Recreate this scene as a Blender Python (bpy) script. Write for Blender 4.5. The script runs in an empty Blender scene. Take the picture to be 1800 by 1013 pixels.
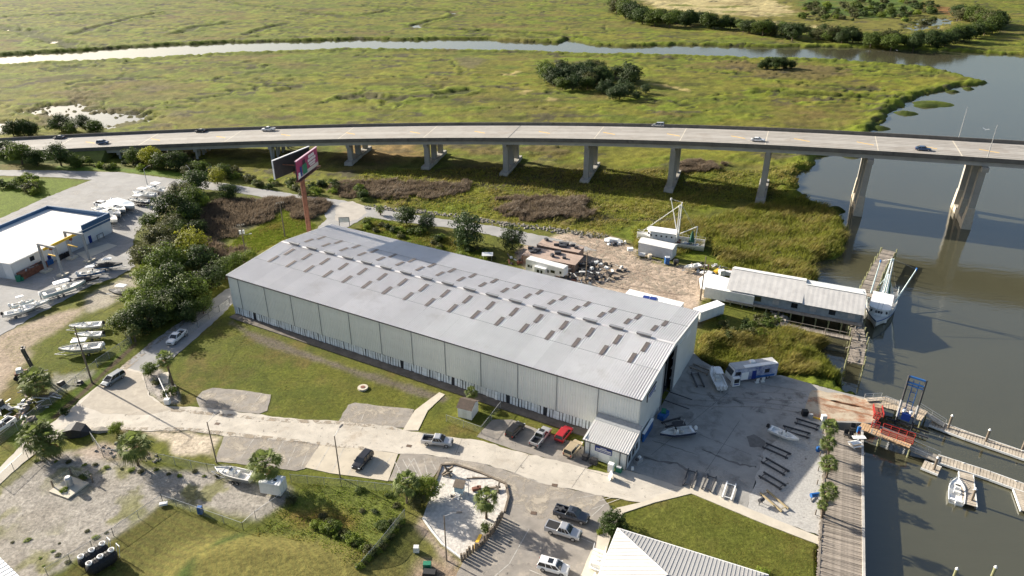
import bpy, math, random
import numpy as np
from mathutils import Vector, Matrix
R = math.radians
random.seed(11); rng = np.random.default_rng(11)
SC = bpy.context.scene; COL = SC.collection
# ---------------------------------------------------------------- camera, sky, sun, exposure
CAM_H, CAM_P, CAM_F = 88.5, R(27.05), 1268.0
cam = bpy.data.cameras.new('camera'); cam_o = bpy.data.objects.new('camera', cam); COL.objects.link(cam_o)
cam.sensor_width = 36; cam.lens = CAM_F / 1800 * 36; cam.clip_start = .5; cam.clip_end = 12000
cam_o.location = (0, 0, CAM_H); cam_o.rotation_euler = (math.pi / 2 - CAM_P, 0, 0); SC.camera = cam_o
SUN_EL = R(22.3); SH_AZ = R(-32.7)                      # shadows fall towards azimuth -32.7 deg from +X
sdir = Vector((math.cos(SH_AZ) * math.cos(SUN_EL), math.sin(SH_AZ) * math.cos(SUN_EL), -math.sin(SUN_EL)))
W = bpy.data.worlds.new('World'); SC.world = W; W.use_nodes = True
wn = W.node_tree.nodes; wl = W.node_tree.links
sky = wn.new('ShaderNodeTexSky'); sky.sky_type = 'NISHITA'; sky.sun_disc = False
sky.sun_elevation = SUN_EL; sky.sun_rotation = math.atan2(-sdir.x, -sdir.y)
sky.altitude = 50; sky.air_density = 1.0; sky.dust_density = 3.0; sky.ozone_density = 1.2
wl.new(sky.outputs[0], wn['Background'].inputs[0]); wn['Background'].inputs[1].default_value = .072
sun = bpy.data.lights.new('sun', 'SUN'); sun.energy = 5.0; sun.angle = R(.55); sun.color = (1, .925, .80)
sun_o = bpy.data.objects.new('sun', sun); COL.objects.link(sun_o); sun_o.rotation_euler = sdir.to_track_quat('-Z', 'Y').to_euler()
sun_o.location = (-200, 200, 200)
SC.view_settings.view_transform = 'Standard'; SC.view_settings.look = 'None'; SC.view_settings.gamma = 1
SC.view_settings.exposure = 1.25; SC.view_settings.use_curve_mapping = False
# ---------------------------------------------------------------- surveying: picture pixel -> place on a level of the ground
_c, _s = math.cos(CAM_P), math.sin(CAM_P)
def G(px, py, z=0.0):
    u = (px - 900) / CAM_F; v = (py - 506.5) / CAM_F
    d = (u, _c - v * _s, -_s - v * _c); t = (z - CAM_H) / d[2]
    return Vector((d[0] * t, d[1] * t, z))
def hgt(bx, by, tx, ty, z0=0.0):
    b = G(bx, by, z0); v = (ty - 506.5) / CAM_F
    return CAM_H + (-_s - v * _c) * b.y / (_c - v * _s)
def GP(pts, z=0.0): return [G(x, y, z) for x, y in pts]
def ang(a, b): return math.atan2(b.y - a.y, b.x - a.x)
# ---------------------------------------------------------------- materials
def M(name, col, rough=.75, var=.12, scale=2.0, metal=0.0, bump=0.0, bscale=20.0, col2=None, spec=.4, coat=0, dirt=None, rnd=0.0):
    m = bpy.data.materials.new(name); m.use_nodes = True; n = m.node_tree.nodes; l = m.node_tree.links
    p = n['Principled BSDF']; p.inputs['Roughness'].default_value = rough; p.inputs['Metallic'].default_value = metal
    p.inputs['Specular IOR Level'].default_value = spec
    if coat: p.inputs['Coat Weight'].default_value = coat; p.inputs['Coat Roughness'].default_value = .08
    tc = n.new('ShaderNodeTexCoord'); no = n.new('ShaderNodeTexNoise'); no.inputs['Scale'].default_value = scale
    no.inputs['Detail'].default_value = 6; no.inputs['Roughness'].default_value = .65
    l.new(tc.outputs['Object'], no.inputs['Vector'])
    mx = n.new('ShaderNodeMix'); mx.data_type = 'RGBA'
    c2 = col2 or tuple(c * (1 + var) for c in col)
    c1 = col if col2 else tuple(c * (1 - var) for c in col)
    mx.inputs[6].default_value = (*c1, 1); mx.inputs[7].default_value = (*c2, 1)
    cr = n.new('ShaderNodeMapRange'); cr.inputs[1].default_value = .33; cr.inputs[2].default_value = .67
    l.new(no.outputs[0], cr.inputs[0]); l.new(cr.outputs[0], mx.inputs[0]); out = mx.outputs[2]
    if dirt:
        n2 = n.new('ShaderNodeTexNoise'); n2.inputs['Scale'].default_value = dirt[1]; n2.inputs['Detail'].default_value = 8; n2.inputs['Roughness'].default_value = .7
        l.new(tc.outputs['Object'], n2.inputs['Vector'])
        r2 = n.new('ShaderNodeMapRange'); r2.inputs[1].default_value = dirt[2]; r2.inputs[2].default_value = dirt[2] + .12
        l.new(n2.outputs[0], r2.inputs[0]); m2 = n.new('ShaderNodeMix'); m2.data_type = 'RGBA'
        l.new(r2.outputs[0], m2.inputs[0]); l.new(out, m2.inputs[6]); m2.inputs[7].default_value = (*dirt[0], 1); out = m2.outputs[2]
    if rnd:
        oi = n.new('ShaderNodeObjectInfo'); hs = n.new('ShaderNodeHueSaturation'); r3 = n.new('ShaderNodeMapRange')
        r3.inputs[3].default_value = 1 - rnd; r3.inputs[4].default_value = 1 + rnd; l.new(oi.outputs['Random'], r3.inputs[0])
        l.new(r3.outputs[0], hs.inputs['Value']); l.new(out, hs.inputs['Color']); out = hs.outputs[0]
    l.new(out, p.inputs['Base Color'])
    if bump:
        nb = n.new('ShaderNodeTexNoise'); nb.inputs['Scale'].default_value = bscale; nb.inputs['Detail'].default_value = 5
        l.new(tc.outputs['Object'], nb.inputs['Vector']); b = n.new('ShaderNodeBump'); b.inputs['Strength'].default_value = bump; b.inputs['Distance'].default_value = .1
        l.new(nb.outputs[0], b.inputs['Height']); l.new(b.outputs[0], p.inputs['Normal'])
    return m
def LEAF(name, col, var=.35, rnd=.22, trans=.35):
    m = M(name, col, .6, var, .9, rnd=rnd, spec=.25); n = m.node_tree.nodes; l = m.node_tree.links
    p = n['Principled BSDF']; src = p.inputs['Base Color'].links[0].from_socket
    t = n.new('ShaderNodeBsdfTranslucent'); l.new(src, t.inputs[0]); ms = n.new('ShaderNodeMixShader'); ms.inputs[0].default_value = trans
    l.new(p.outputs[0], ms.inputs[1]); l.new(t.outputs[0], ms.inputs[2]); l.new(ms.outputs[0], n['Material Output'].inputs[0])
    return m
def WIRE(name, col, cover):
    m = M(name, col, .5, .1); n = m.node_tree.nodes; l = m.node_tree.links
    t = n.new('ShaderNodeBsdfTransparent'); ms = n.new('ShaderNodeMixShader'); ms.inputs[0].default_value = cover
    l.new(t.outputs[0], ms.inputs[1]); l.new(n['Principled BSDF'].outputs[0], ms.inputs[2]); l.new(ms.outputs[0], n['Material Output'].inputs[0])
    return m
m_conc = M('road_concrete', (.47, .43, .37), .9, .12, .25, bump=.15, dirt=((.36, .31, .25), .12, .56))
m_asph = M('worn_asphalt', (.245, .222, .196), .92, .16, .5, bump=.25, bscale=30, dirt=((.35, .31, .26), .28, .53))
m_asph_yard = M('yard_asphalt', (.27, .265, .26), .92, .14, .15, bump=.2, dirt=((.35, .34, .32), .12, .56))
m_apron = M('apron_concrete', (.30, .288, .268), .85, .14, .2, bump=.15, dirt=((.215, .205, .19), .16, .55))
def FILM(name, col, lo=.5, hi=.6, scale=.35, amt=.85):   # thin patchy dirt: shows only where the noise says so
    m = M(name, col, .9, .15, .8); n = m.node_tree.nodes; l = m.node_tree.links; tc = n.new('ShaderNodeTexCoord'); no = n.new('ShaderNodeTexNoise'); no.inputs['Scale'].default_value = scale; no.inputs['Detail'].default_value = 9; no.inputs['Roughness'].default_value = .72; no.inputs['Distortion'].default_value = .6
    l.new(tc.outputs['Object'], no.inputs['Vector']); mr = n.new('ShaderNodeMapRange'); mr.inputs[1].default_value = lo; mr.inputs[2].default_value = hi; mr.inputs[4].default_value = amt; l.new(no.outputs[0], mr.inputs[0])
    t = n.new('ShaderNodeBsdfTransparent'); ms = n.new('ShaderNodeMixShader'); l.new(mr.outputs[0], ms.inputs[0]); l.new(t.outputs[0], ms.inputs[1]); l.new(n['Principled BSDF'].outputs[0], ms.inputs[2]); l.new(ms.outputs[0], n['Material Output'].inputs[0]); return m
m_ramp = M('ramp_rusty_concrete', (.42, .35, .26), .9, .2, .3, dirt=((.33, .17, .10), .22, .5))
m_patch = M('concrete_slab', (.52, .47, .38), .9, .1, .3, bump=.1)
m_lot = M('lot_concrete', (.45, .40, .32), .9, .12, .3, bump=.1, dirt=((.36, .32, .26), .3, .6))
m_walk = M('sidewalk_concrete', (.5, .45, .37), .9, .1, .5, bump=.1)
m_paint = M('white_road_paint', (.46, .44, .40), .8, .15, .6, dirt=((.27, .25, .22), 1.3, .5))
m_ypaint = M('yellow_road_paint', (.6, .38, .1), .8, .2, 1.5)
m_white = M('white_paint', (.78, .78, .77), .45, .06, 1.2)
m_wht2 = M('weathered_white', (.66, .66, .64), .6, .12, .6, dirt=((.48, .45, .4), .5, .62))
m_black = M('black_rubber', (.018, .018, .02), .7, .2, 3)
m_dark = M('dark_metal', (.05, .05, .055), .5, .2, 3)
m_galv = M('galvanised_steel', (.42, .43, .44), .45, .12, 3, metal=.5)
m_steel = M('grey_steel', (.3, .31, .32), .5, .15, 2)
m_glass = M('dark_glass', (.015, .018, .022), .06, .1, 1, spec=.8)
m_wood = M('weathered_wood', (.25, .215, .18), .9, .28, 1.2, bump=.3, rnd=.25)
m_wood2 = M('old_pole_wood', (.16, .13, .10), .9, .25, 1.5, rnd=.15)
m_pile = M('algae_pile_wood', (.24, .24, .13), .9, .3, .8, dirt=((.12, .11, .05), .6, .55))
m_rust = M('rusty_steel', (.18, .075, .048), .8, .3, 1.2)
m_red = M('red_paint', (.36, .03, .025), .5, .15, 1.2)
m_blue = M('blue_paint', (.02, .10, .30), .45, .15, 1.2)
m_navy = M('navy_sign', (.012, .035, .2), .4, .1, 1)
m_green = M('green_plastic', (.02, .17, .1), .5, .1, 1)
m_yel = M('yellow_paint', (.72, .45, .04), .5, .12, 1)
m_sand = M('pale_sand', (.50, .47, .43), .95, .22, 1.8, bump=1.0, bscale=1.6, dirt=((.40, .37, .34), 1.1, .56))
m_gravel = M('fine_gravel', (.40, .385, .36), .95, .2, 3.0, bump=.5, bscale=8, dirt=((.30, .285, .265), .35, .55))
m_pdeck = M('tan_dock_deck', (.40, .345, .275), .9, .2, 1, rnd=.12)
m_stone = M('riprap_stone', (.24, .22, .19), .95, .3, 1.5)
m_brown = M('brown_siding', (.29, .2, .15), .85, .2, 1)
m_bconc = M('bridge_concrete', (.31, .295, .265), .85, .16, .15, dirt=((.25, .235, .21), .12, .56))
m_bdeck = M('bridge_deck', (.315, .298, .275), .9, .1, .2, bump=.1, dirt=((.27, .245, .218), .12, .52))
m_para = M('dirty_shaded_parapet', (.135, .125, .11), .9, .2, .4, dirt=((.08, .075, .07), .3, .55))  # grime, plus the shade of the camera-facing side painted into the colour
m_wire = WIRE('chain_link', (.4, .41, .4), .2)
m_wire2 = WIRE('overgrown_chain_link', (.24, .26, .17), .55)
m_cable = M('black_cable', (.03, .03, .03), .6, .1)
m_gel = M('boat_gelcoat', (.8, .8, .78), .25, .04, 1, coat=.3)
m_deck = M('boat_deck', (.62, .61, .58), .5, .08, 2)
m_tarp = M('black_tarp', (.03, .03, .034), .7, .25, 2, bump=.4, bscale=3)
m_chrome = M('polished_aluminium', (.6, .6, .6), .3, .05, 2, metal=.8)
m_engine = M('outboard_white', (.72, .72, .72), .35, .05, 2)
# ---------------------------------------------------------------- mesh building
class MB:
    def __init__(s): s.v = []; s.f = []; s.m = []
    def add(s, vs, fs, mi=0):
        o = len(s.v); s.v += [tuple(x) for x in vs]; s.f += [tuple(i + o for i in q) for q in fs]; s.m += [mi] * len(fs); return s
    def box(s, cx, cy, cz, sx, sy, sz, rz=0.0, mi=0, tp=1.0, ty=None, rx=0.0, ry=0.0):
        ty = tp if ty is None else ty; mt = Matrix.Rotation(rz, 3, 'Z') @ Matrix.Rotation(ry, 3, 'Y') @ Matrix.Rotation(rx, 3, 'X'); vs = []
        for k, (a, b) in ((-.5, (1, 1)), (.5, (tp, ty))):
            for i, j in ((-.5, -.5), (.5, -.5), (.5, .5), (-.5, .5)):
                p = mt @ Vector((i * sx * a, j * sy * b, k * sz)); vs.append((cx + p.x, cy + p.y, cz + p.z))
        return s.add(vs, [(3, 2, 1, 0), (4, 5, 6, 7), (0, 1, 5, 4), (1, 2, 6, 5), (2, 3, 7, 6), (3, 0, 4, 7)], mi)
    def bar(s, a, b, w, h, mi=0):                       # rectangular bar from a to b
        a, b = Vector(a), Vector(b); d = (b - a); q = d.normalized(); up = Vector((0, 0, 1)) if abs(q.z) < .95 else Vector((1, 0, 0))
        x = q.cross(up).normalized() * w / 2; y = x.cross(q).normalized() * h / 2
        vs = [e + i * x + j * y for e in (a, b) for i, j in ((-1, -1), (1, -1), (1, 1), (-1, 1))]
        return s.add(vs, [(0, 1, 2, 3), (7, 6, 5, 4), (0, 4, 5, 1), (1, 5, 6, 2), (2, 6, 7, 3), (3, 7, 4, 0)], mi)
    def tube(s, pts, r, n=6, mi=0):
        pts = [Vector(p) for p in pts]; rs = r if isinstance(r, (list, tuple)) else [r] * len(pts); o = len(s.v); k = len(pts)
        for i, p in enumerate(pts):
            d = (pts[min(i + 1, k - 1)] - pts[max(i - 1, 0)]).normalized(); up = Vector((0, 0, 1)) if abs(d.z) < .9 else Vector((1, 0, 0))
            x = d.cross(up).normalized(); y = d.cross(x)
            for j in range(n):
                a = j * 2 * math.pi / n; q = p + (x * math.cos(a) + y * math.sin(a)) * rs[i]; s.v.append(tuple(q))
        for i in range(k - 1):
            for j in range(n):
                s.f.append((o + i * n + j, o + i * n + (j + 1) % n, o + (i + 1) * n + (j + 1) % n, o + (i + 1) * n + j)); s.m.append(mi)
        s.f.append(tuple(o + j for j in range(n))[::-1]); s.f.append(tuple(o + (k - 1) * n + j for j in range(n))); s.m += [mi, mi]; return s
    def loft(s, rings, mi=0, caps=True, closed=True):
        o = len(s.v); n = len(rings[0])
        for r in rings: s.v += [tuple(p) for p in r]
        for i in range(len(rings) - 1):
            for j in range(n if closed else n - 1):
                s.f.append((o + i * n + j, o + i * n + (j + 1) % n, o + (i + 1) * n + (j + 1) % n, o + (i + 1) * n + j)); s.m.append(mi)
        if caps: s.f.append(tuple(o + j for j in range(n))[::-1]); s.f.append(tuple(o + (len(rings) - 1) * n + j for j in range(n))); s.m += [mi, mi]
        return s
    def prism(s, poly, z0, z1, mi=0, top=None):
        n = len(poly); vs = [(p[0], p[1], z0) for p in poly] + [(p[0], p[1], z1) for p in poly]
        a = sum(poly[i][0] * poly[(i + 1) % n][1] - poly[(i + 1) % n][0] * poly[i][1] for i in range(n))
        f = [tuple(range(n, 2 * n)), tuple(range(n))[::-1]] + [(i, (i + 1) % n, n + (i + 1) % n, n + i) for i in range(n)]
        if a < 0: f = [q[::-1] for q in f]
        s.add(vs, f[:1], mi if top is None else top); o = len(s.v) - 2 * n
        s.f += [tuple(i + o for i in q) for q in f[1:]]; s.m += [mi] * (n + 1); return s
    def mesh(s, name, mats, smooth=False):
        me = bpy.data.meshes.new(name); me.from_pydata(s.v, [], s.f)
        for m in (mats if isinstance(mats, (list, tuple)) else [mats]): me.materials.append(m)
        if any(s.m): me.polygons.foreach_set('material_index', s.m)
        if smooth: me.polygons.foreach_set('use_smooth', [True] * len(me.polygons))
        me.update(); return me
    def build(s, name, mats, parent=None, loc=None, rz=None, smooth=False): return ob(name, s.mesh(name, mats, smooth), parent, loc, rz)
def ob(name, me, parent=None, loc=None, rz=None):
    o = bpy.data.objects.new(name, me); COL.objects.link(o)
    if parent: o.parent = parent; KIDS.setdefault(parent.name, []).append(o)
    if loc is not None: o.location = loc
    if rz is not None: o.rotation_euler = (0, 0, rz)
    return o
KIDS = {}
def tag(o, label=None, cat=None, group=None, kind=None):
    if label: o['label'] = label
    if cat: o['category'] = cat
    if group: o['group'] = group
    if kind: o['kind'] = kind
    return o
def thing(name, label, cat, loc=(0, 0, 0), rz=0.0, group=None):
    return tag(ob(name, None, None, loc, rz), label, cat, group)
def copy_tree(o, loc=None, rz=None, label=None, scale=None, parent=None, skip=()):
    c = o.copy(); COL.objects.link(c)
    if parent: c.parent = parent; KIDS.setdefault(parent.name, []).append(c)
    if loc is not None: c.location = loc
    if rz is not None: c.rotation_euler = (0, 0, rz)
    if scale is not None: c.scale = scale if isinstance(scale, (tuple, list)) else (scale,) * 3
    if label: c['label'] = label
    for k in KIDS.get(o.name, []):
        if k.name.split('.')[0] not in skip: copy_tree(k, parent=c)
    return c
def drop_tree(o):
    for k in KIDS.get(o.name, []): drop_tree(k)
    bpy.data.objects.remove(o)
def jag(pts, step=1.2, amp=.25):                         # worn, uneven outline
    out = []; n = len(pts)
    for i in range(n):
        a, b = Vector(pts[i][:2]), Vector(pts[(i + 1) % n][:2]); d = b - a; k = max(1, int(d.length / step)); q = Vector((-d.y, d.x)).normalized()
        for j in range(k): p = a + d * j / k + (q * random.uniform(-amp, amp) if j else Vector((0, 0))); out.append((p.x, p.y))
    return out
def sheet(name, poly, z, mat, amp=.25, step=1.2, label=None, parent=None, skirt=.3):
    o = MB().prism(jag(poly, step, amp) if amp else [(p[0], p[1]) for p in poly], z - skirt, z).build(name, mat, parent)
    if not parent: o['kind'] = 'structure'
    return o
# ---------------------------------------------------------------- terrain (one sheet: upland, marsh, creek beds) and water
WZ = -2.0; MZ = -1.0
def _h(ix, iy, s):
    a = (ix * 374761393 + iy * 668265263 + s * 974634777) & 0xffffffff
    a = ((a ^ (a >> 13)) * 1274126177) & 0xffffffff
    return ((a ^ (a >> 16)) & 0xffff) / 65535.0
def vnoise(x, y, s=0):
    ix = np.floor(x).astype(np.int64); iy = np.floor(y).astype(np.int64); fx = x - ix; fy = y - iy
    fx = fx * fx * (3 - 2 * fx); fy = fy * fy * (3 - 2 * fy)
    a = _h(ix, iy, s); b = _h(ix + 1, iy, s); c = _h(ix, iy + 1, s); d = _h(ix + 1, iy + 1, s)
    return (a + (b - a) * fx) * (1 - fy) + (c + (d - c) * fx) * fy
def fbm(x, y, sc, oc=4, s=0, gain=.55):
    t = 0; a = 1; n = 0
    for i in range(oc): t = t + a * vnoise(x / sc, y / sc, s + i * 7); n += a; a *= gain; sc /= 2.03
    return t / n
def sdf(poly, X, Y, pad=30):                             # positive inside, metres
    P = np.array([(p[0], p[1]) for p in poly]); out = np.full(X.shape, -1e3)
    k = (X > P[:, 0].min() - pad) & (X < P[:, 0].max() + pad) & (Y > P[:, 1].min() - pad) & (Y < P[:, 1].max() + pad)
    x = X[k]; y = Y[k]; d2 = np.full(x.shape, 1e12); ins = np.zeros(x.shape, bool)
    for i in range(len(P)):
        a = P[i]; b = P[(i + 1) % len(P)]; e = b - a; L = e @ e + 1e-9
        t = np.clip(((x - a[0]) * e[0] + (y - a[1]) * e[1]) / L, 0, 1)
        d2 = np.minimum(d2, (x - a[0] - t * e[0]) ** 2 + (y - a[1] - t * e[1]) ** 2)
        c = (a[1] > y) != (b[1] > y); ins ^= c & (x < (b[0] - a[0]) * (y - a[1]) / (b[1] - a[1] + 1e-12) + a[0])
    out[k] = np.sqrt(d2) * np.where(ins, 1, -1); return out
def ldist(line, X, Y, pad=30):                           # distance to a polyline
    P = np.array([(p[0], p[1]) for p in line]); out = np.full(X.shape, 1e3)
    k = (X > P[:, 0].min() - pad) & (X < P[:, 0].max() + pad) & (Y > P[:, 1].min() - pad) & (Y < P[:, 1].max() + pad)
    x = X[k]; y = Y[k]; d2 = np.full(x.shape, 1e12)
    for i in range(len(P) - 1):
        a = P[i]; e = P[i + 1] - a; t = np.clip(((x - a[0]) * e[0] + (y - a[1]) * e[1]) / (e @ e + 1e-9), 0, 1)
        d2 = np.minimum(d2, (x - a[0] - t * e[0]) ** 2 + (y - a[1] - t * e[1]) ** 2)
    out[k] = np.sqrt(d2); return out
def sst(a, b, x): t = np.clip((x - a) / (b - a), 0, 1); return t * t * (3 - 2 * t)

UPLAND = GP([(-900, 286), (-300, 290), (0, 290), (200, 288), (300, 300), (400, 314), (480, 328), (560, 342), (620, 356), (700, 370), (800, 381), (900, 395), (960, 400), (1050, 412), (1105, 428),
             (1125, 448), (1200, 462), (1240, 462), (1290, 476), (1330, 520), (1375, 552), (1378, 575), (1330, 590), (1260, 596), (1222, 612), (1216, 640), (1150, 800), (1200, 850), (1442, 930), (1446, 1400), (-900, 1400)])
SEAWALL = GP([(1216, 618), (1232, 634), (1290, 664), (1370, 660), (1480, 690), (1556, 708), (1530, 745), (1446, 760), (1446, 1400), (900, 1400), (1100, 800)])
CREEK_FAR = [(-700, 133), (-300, 112), (0, 98), (60, 95), (100, 93), (160, 89), (230, 84), (300, 80), (400, 76), (480, 74), (560, 73), (630, 70), (700, 72), (780, 70), (850, 70), (920, 75), (985, 77), (998, 70), (1012, 74), (1040, 80), (1100, 83), (1200, 80), (1300, 83), (1400, 84), (1500, 84), (1600, 88), (1700, 94), (1800, 98), (2300, 120)]
RIVER_NEAR = [(2300, 1500), (1700, 1500), (1480, 1200), (1478, 770), (1490, 715), (1485, 690), (1483, 672), (1462, 640), (1448, 622), (1452, 604), (1420, 598), (1385, 582), (1380, 560), (1400, 545), (1420, 520), (1418, 497),
              (1440, 487), (1446, 465), (1472, 447), (1494, 426), (1490, 400), (1481, 380), (1462, 366), (1440, 357), (1412, 350), (1397, 335), (1402, 312), (1436, 291), (1442, 275), (1500, 262), (1532, 240), (1547, 218), (1562, 200), (1588, 190),
              (1600, 178), (1612, 172), (1640, 165), (1690, 153), (1735, 147), (1690, 134), (1640, 121), (1560, 114), (1480, 108), (1400, 104), (1340, 104), (1300, 102), (1200, 99), (1130, 97), (1060, 97), (980, 93), (900, 91), (800, 89), (700, 88), (620, 87), (520, 91), (400, 95), (330, 99), (260, 104), (180, 107), (100, 110), (0, 116), (-300, 132), (-700, 158)]
WATERP = GP(CREEK_FAR, WZ) + GP(RIVER_NEAR, WZ)
POND = [GP([(58, 190), (90, 184), (130, 180), (175, 188), (235, 192), (258, 200), (248, 214), (200, 224), (150, 226), (90, 222), (70, 210)], MZ), GP([(-60, 216), (0, 218), (12, 226), (8, 234), (-60, 236)], MZ),
        GP([(1595, 48), (1630, 28), (1682, 34), (1650, 50), (1600, 53)], MZ), GP([(722, 46), (735, 42), (744, 47), (730, 51)], MZ)]
MUDS = [GP(p, MZ) for p in ([(800, 100), (860, 104), (830, 120), (805, 115)], [(235, 157), (260, 149), (300, 145), (305, 155), (270, 160)], [(600, 170), (670, 162), (660, 172)], [(300, 195), (325, 196), (315, 206), (300, 204)])]
PALE = [GP(p, MZ) for p in ([(880, 132), (915, 124), (905, 134)], [(912, 165), (930, 158), (925, 168)], [(1150, 148), (1200, 155), (1212, 162), (1175, 155)], [(960, 172), (978, 170), (974, 178)], [(935, 286), (960, 282), (1000, 287), (960, 290)], [(640, 254), (722, 255), (728, 270), (700, 285), (660, 270), (640, 265)])]
BRUSH = [GP(p, MZ) for p in ([(868, 366), (905, 350), (960, 345), (1020, 352), (1050, 376), (1030, 388), (960, 390), (905, 382)], [(580, 330), (640, 318), (740, 318), (830, 328), (800, 345), (720, 352), (650, 352), (600, 345)],
        [(1180, 292), (1220, 284), (1275, 290), (1262, 302), (1200, 304)], [(1310, 125), (1400, 112), (1485, 124), (1480, 136), (1420, 140), (1330, 136)], [(1110, 208), (1160, 198), (1220, 208), (1180, 218), (1120, 216)], [(830, 257), (990, 258), (1010, 270), (930, 276), (840, 272)],
        [(1255, 108), (1340, 112), (1330, 124), (1262, 122)], [(90, 162), (150, 156), (210, 170), (180, 184), (110, 178)], [(1200, 288), (1240, 282), (1270, 292), (1230, 302)])]
BRUSH_UP = [GP(p) for p in ([(330, 375), (395, 350), (470, 352), (500, 362), (480, 385), (440, 400), (390, 415), (430, 470), (400, 490), (340, 455), (320, 410)], [(470, 350), (540, 352), (575, 370), (548, 385), (505, 372)])]
GUTS = [GP(p, MZ) for p in ([(0, 45), (60, 62), (130, 85)], [(60, 52), (72, 66), (100, 72), (140, 78)], [(130, 60), (200, 40), (260, 26), (290, 22)], [(300, 60), (360, 46), (402, 38)], [(430, 62), (450, 52), (500, 42)], [(540, 24), (600, 30), (640, 26), (690, 18), (740, 16), (800, 20), (808, 26), (760, 36), (720, 46)],
        [(720, 46), (800, 52), (880, 56), (960, 60), (1010, 66)], [(380, 0), (430, 10), (520, 18), (600, 28)], [(700, 175), (640, 168), (600, 172)], [(1340, 160), (1400, 165), (1480, 170), (1540, 174)], [(780, 166), (810, 162), (830, 158)], [(0, 30), (120, 24), (220, 30)], [(640, 10), (700, 14)])]
RN, CN = 640, 560
yy = 58 * np.exp(np.linspace(0, math.log(2600 / 58), RN)); uu = np.linspace(-1, 1, CN)
Yg = np.repeat(yy[:, None], CN, 1); Xg = uu[None, :] * (0.80 * Yg + 42)
X = Xg.ravel(); Y = Yg.ravel()
nA = fbm(X, Y, 34, 5, 1); nB = fbm(X, Y, 9, 4, 2); nC = fbm(X, Y, 2.6, 3, 3); nD = fbm(X, Y, 90, 4, 4); nE = fbm(X, Y, 1.1, 2, 5)
mix = lambda C, c, a: C * (1 - a[:, None]) + np.array(c) * a[:, None]
dU = sdf(UPLAND, X, Y, 60); dS = sdf(SEAWALL, X, Y); dW = sdf(WATERP, X, Y, 60)
up = sst(-5, .5, dU + (nB - .5) * 3)
# heights
Z = MZ + (nB - .5) * .5 + (nC - .5) * .8
Z = Z * (1 - up) + up * ((nB - .5) * .05 + (nC - .5) * .03 - .045)
dWj = dW + (nB - .5) * 9 + (nC - .5) * 4.5
Z = np.where(dU > 2, Z, Z - sst(-3.0, 3.5, dWj) * 3.2)
Z = np.where(dS > 0, Z - sst(0, .8, dS) * 2.2 * (dU < .5), Z)
bank = sst(-15, -4, dWj) * (1 - sst(-3.6, -.8, dWj)) * (1 - up); Z += bank * (.35 + 1.3 * nC)
gut = np.full(X.shape, 1e3)
for g in GUTS: gut = np.minimum(gut, ldist(g, X + (nA - .5) * 22, Y + (nB - .5) * 16, 60))
Z += sst(13, 7, gut) * sst(3, 6.5, gut) * .9 * nC * 1.4 * (1 - up); Z -= sst(6.5, 2.0, gut) * .75 * (1 - up)
pond = np.full(X.shape, -1e3)
for p in POND: pond = np.maximum(pond, sdf(p, X + (nB - .5) * 10, Y + (nA - .5) * 24))
Z -= sst(-2, 3, pond + (nC - .5) * 34 + (nB - .5) * 30) * 1.6 * (1 - up)
ISL = [G(1640, 183, WZ), G(1628, 187, WZ), G(1592, 200, WZ), G(1702, 157, WZ), G(1674, 162, WZ), G(1468, 370, WZ), G(1545, 226, WZ), G(1500, 275, WZ)]
isl = np.zeros(X.shape)
for c, (a, b) in zip(ISL, ((15, 11), (10, 5), (8, 6), (5, 4), (6, 3), (5, 5), (8, 6), (7, 3))):
    isl = np.maximum(isl, np.exp(-((X - c.x) / a) ** 2 - ((Y - c.y) / b) ** 2))
Z = np.where(dW > -4, np.maximum(Z, -4 + 3.4 * isl + (nC - .5) * .5), Z)
# mown mounds near the camera
def mound(px, py, rx, ry, h, rot):
    global Z
    c = G(px, py); x = (X - c.x) * math.cos(rot) + (Y - c.y) * math.sin(rot); y = -(X - c.x) * math.sin(rot) + (Y - c.y) * math.cos(rot)
    q = (np.abs(x / rx) ** 3 + np.abs(y / ry) ** 3) ** (1 / 3.); Z += h * sst(1.12, .62, q); return q
q1 = mound(468, 1062, 20, 12.5, 1.7, R(-8))
# colours of what grows or lies there
Cc = np.zeros((X.size, 3)) + np.array((.150, .155, .036))
Cc = mix(Cc, (.110, .125, .026), sst(.45, .62, nA) * .8); Cc = mix(Cc, (.130, .120, .038), sst(.46, .58, fbm(X, Y, 55, 4, 61)) * .45); Cc = mix(Cc, (.175, .160, .045), sst(.5, .66, nB) * .7); Cc = mix(Cc, (.19, .18, .035), sst(.52, .68, nD) * .6)
Cc = mix(Cc, (.150, .200, .022), sst(.57, .7, fbm(X, Y, 20, 4, 12)) * .8); Cc = mix(Cc, (.13, .095, .05), sst(.60, .72, fbm(X, Y, 26, 5, 13)) * .75); Cc = mix(Cc, (.055, .055, .025), sst(.62, .7, fbm(X * .5, Y, 14, 5, 14)) * .7)
chn = np.abs(fbm(X + (nA - .5) * 30, Y * 1.5 + (nD - .5) * 60, 70, 4, 91) - .5) + sst(430, 300, Y) * .03
chn2 = np.abs(fbm(X * .8 + (nA - .5) * 20, Y * 1.4, 38, 4, 95) - .5) + sst(520, 380, Y) * .03
far = sst(330, 520, Y)
Cc = mix(Cc, (.17, .215, .028), sst(.05, .02, np.minimum(chn, chn2)) * .7); Cc = mix(Cc, (.040, .046, .018), sst(.020, .010, np.minimum(chn, chn2 * 1.15)) * .95)
Z -= sst(.018, .006, chn) * .8 * (1 - up); Z += sst(.05, .022, chn) * .5 * nC * (1 - up)
Cc = mix(Cc, (.185, .18, .038), sst(.5, .7, fbm(X * .45, Y, 11, 4, 97)) * .5); Cc = mix(Cc, (.085, .10, .02), sst(.55, .72, fbm(X * .4, Y, 7, 4, 98)) * .5)
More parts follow.
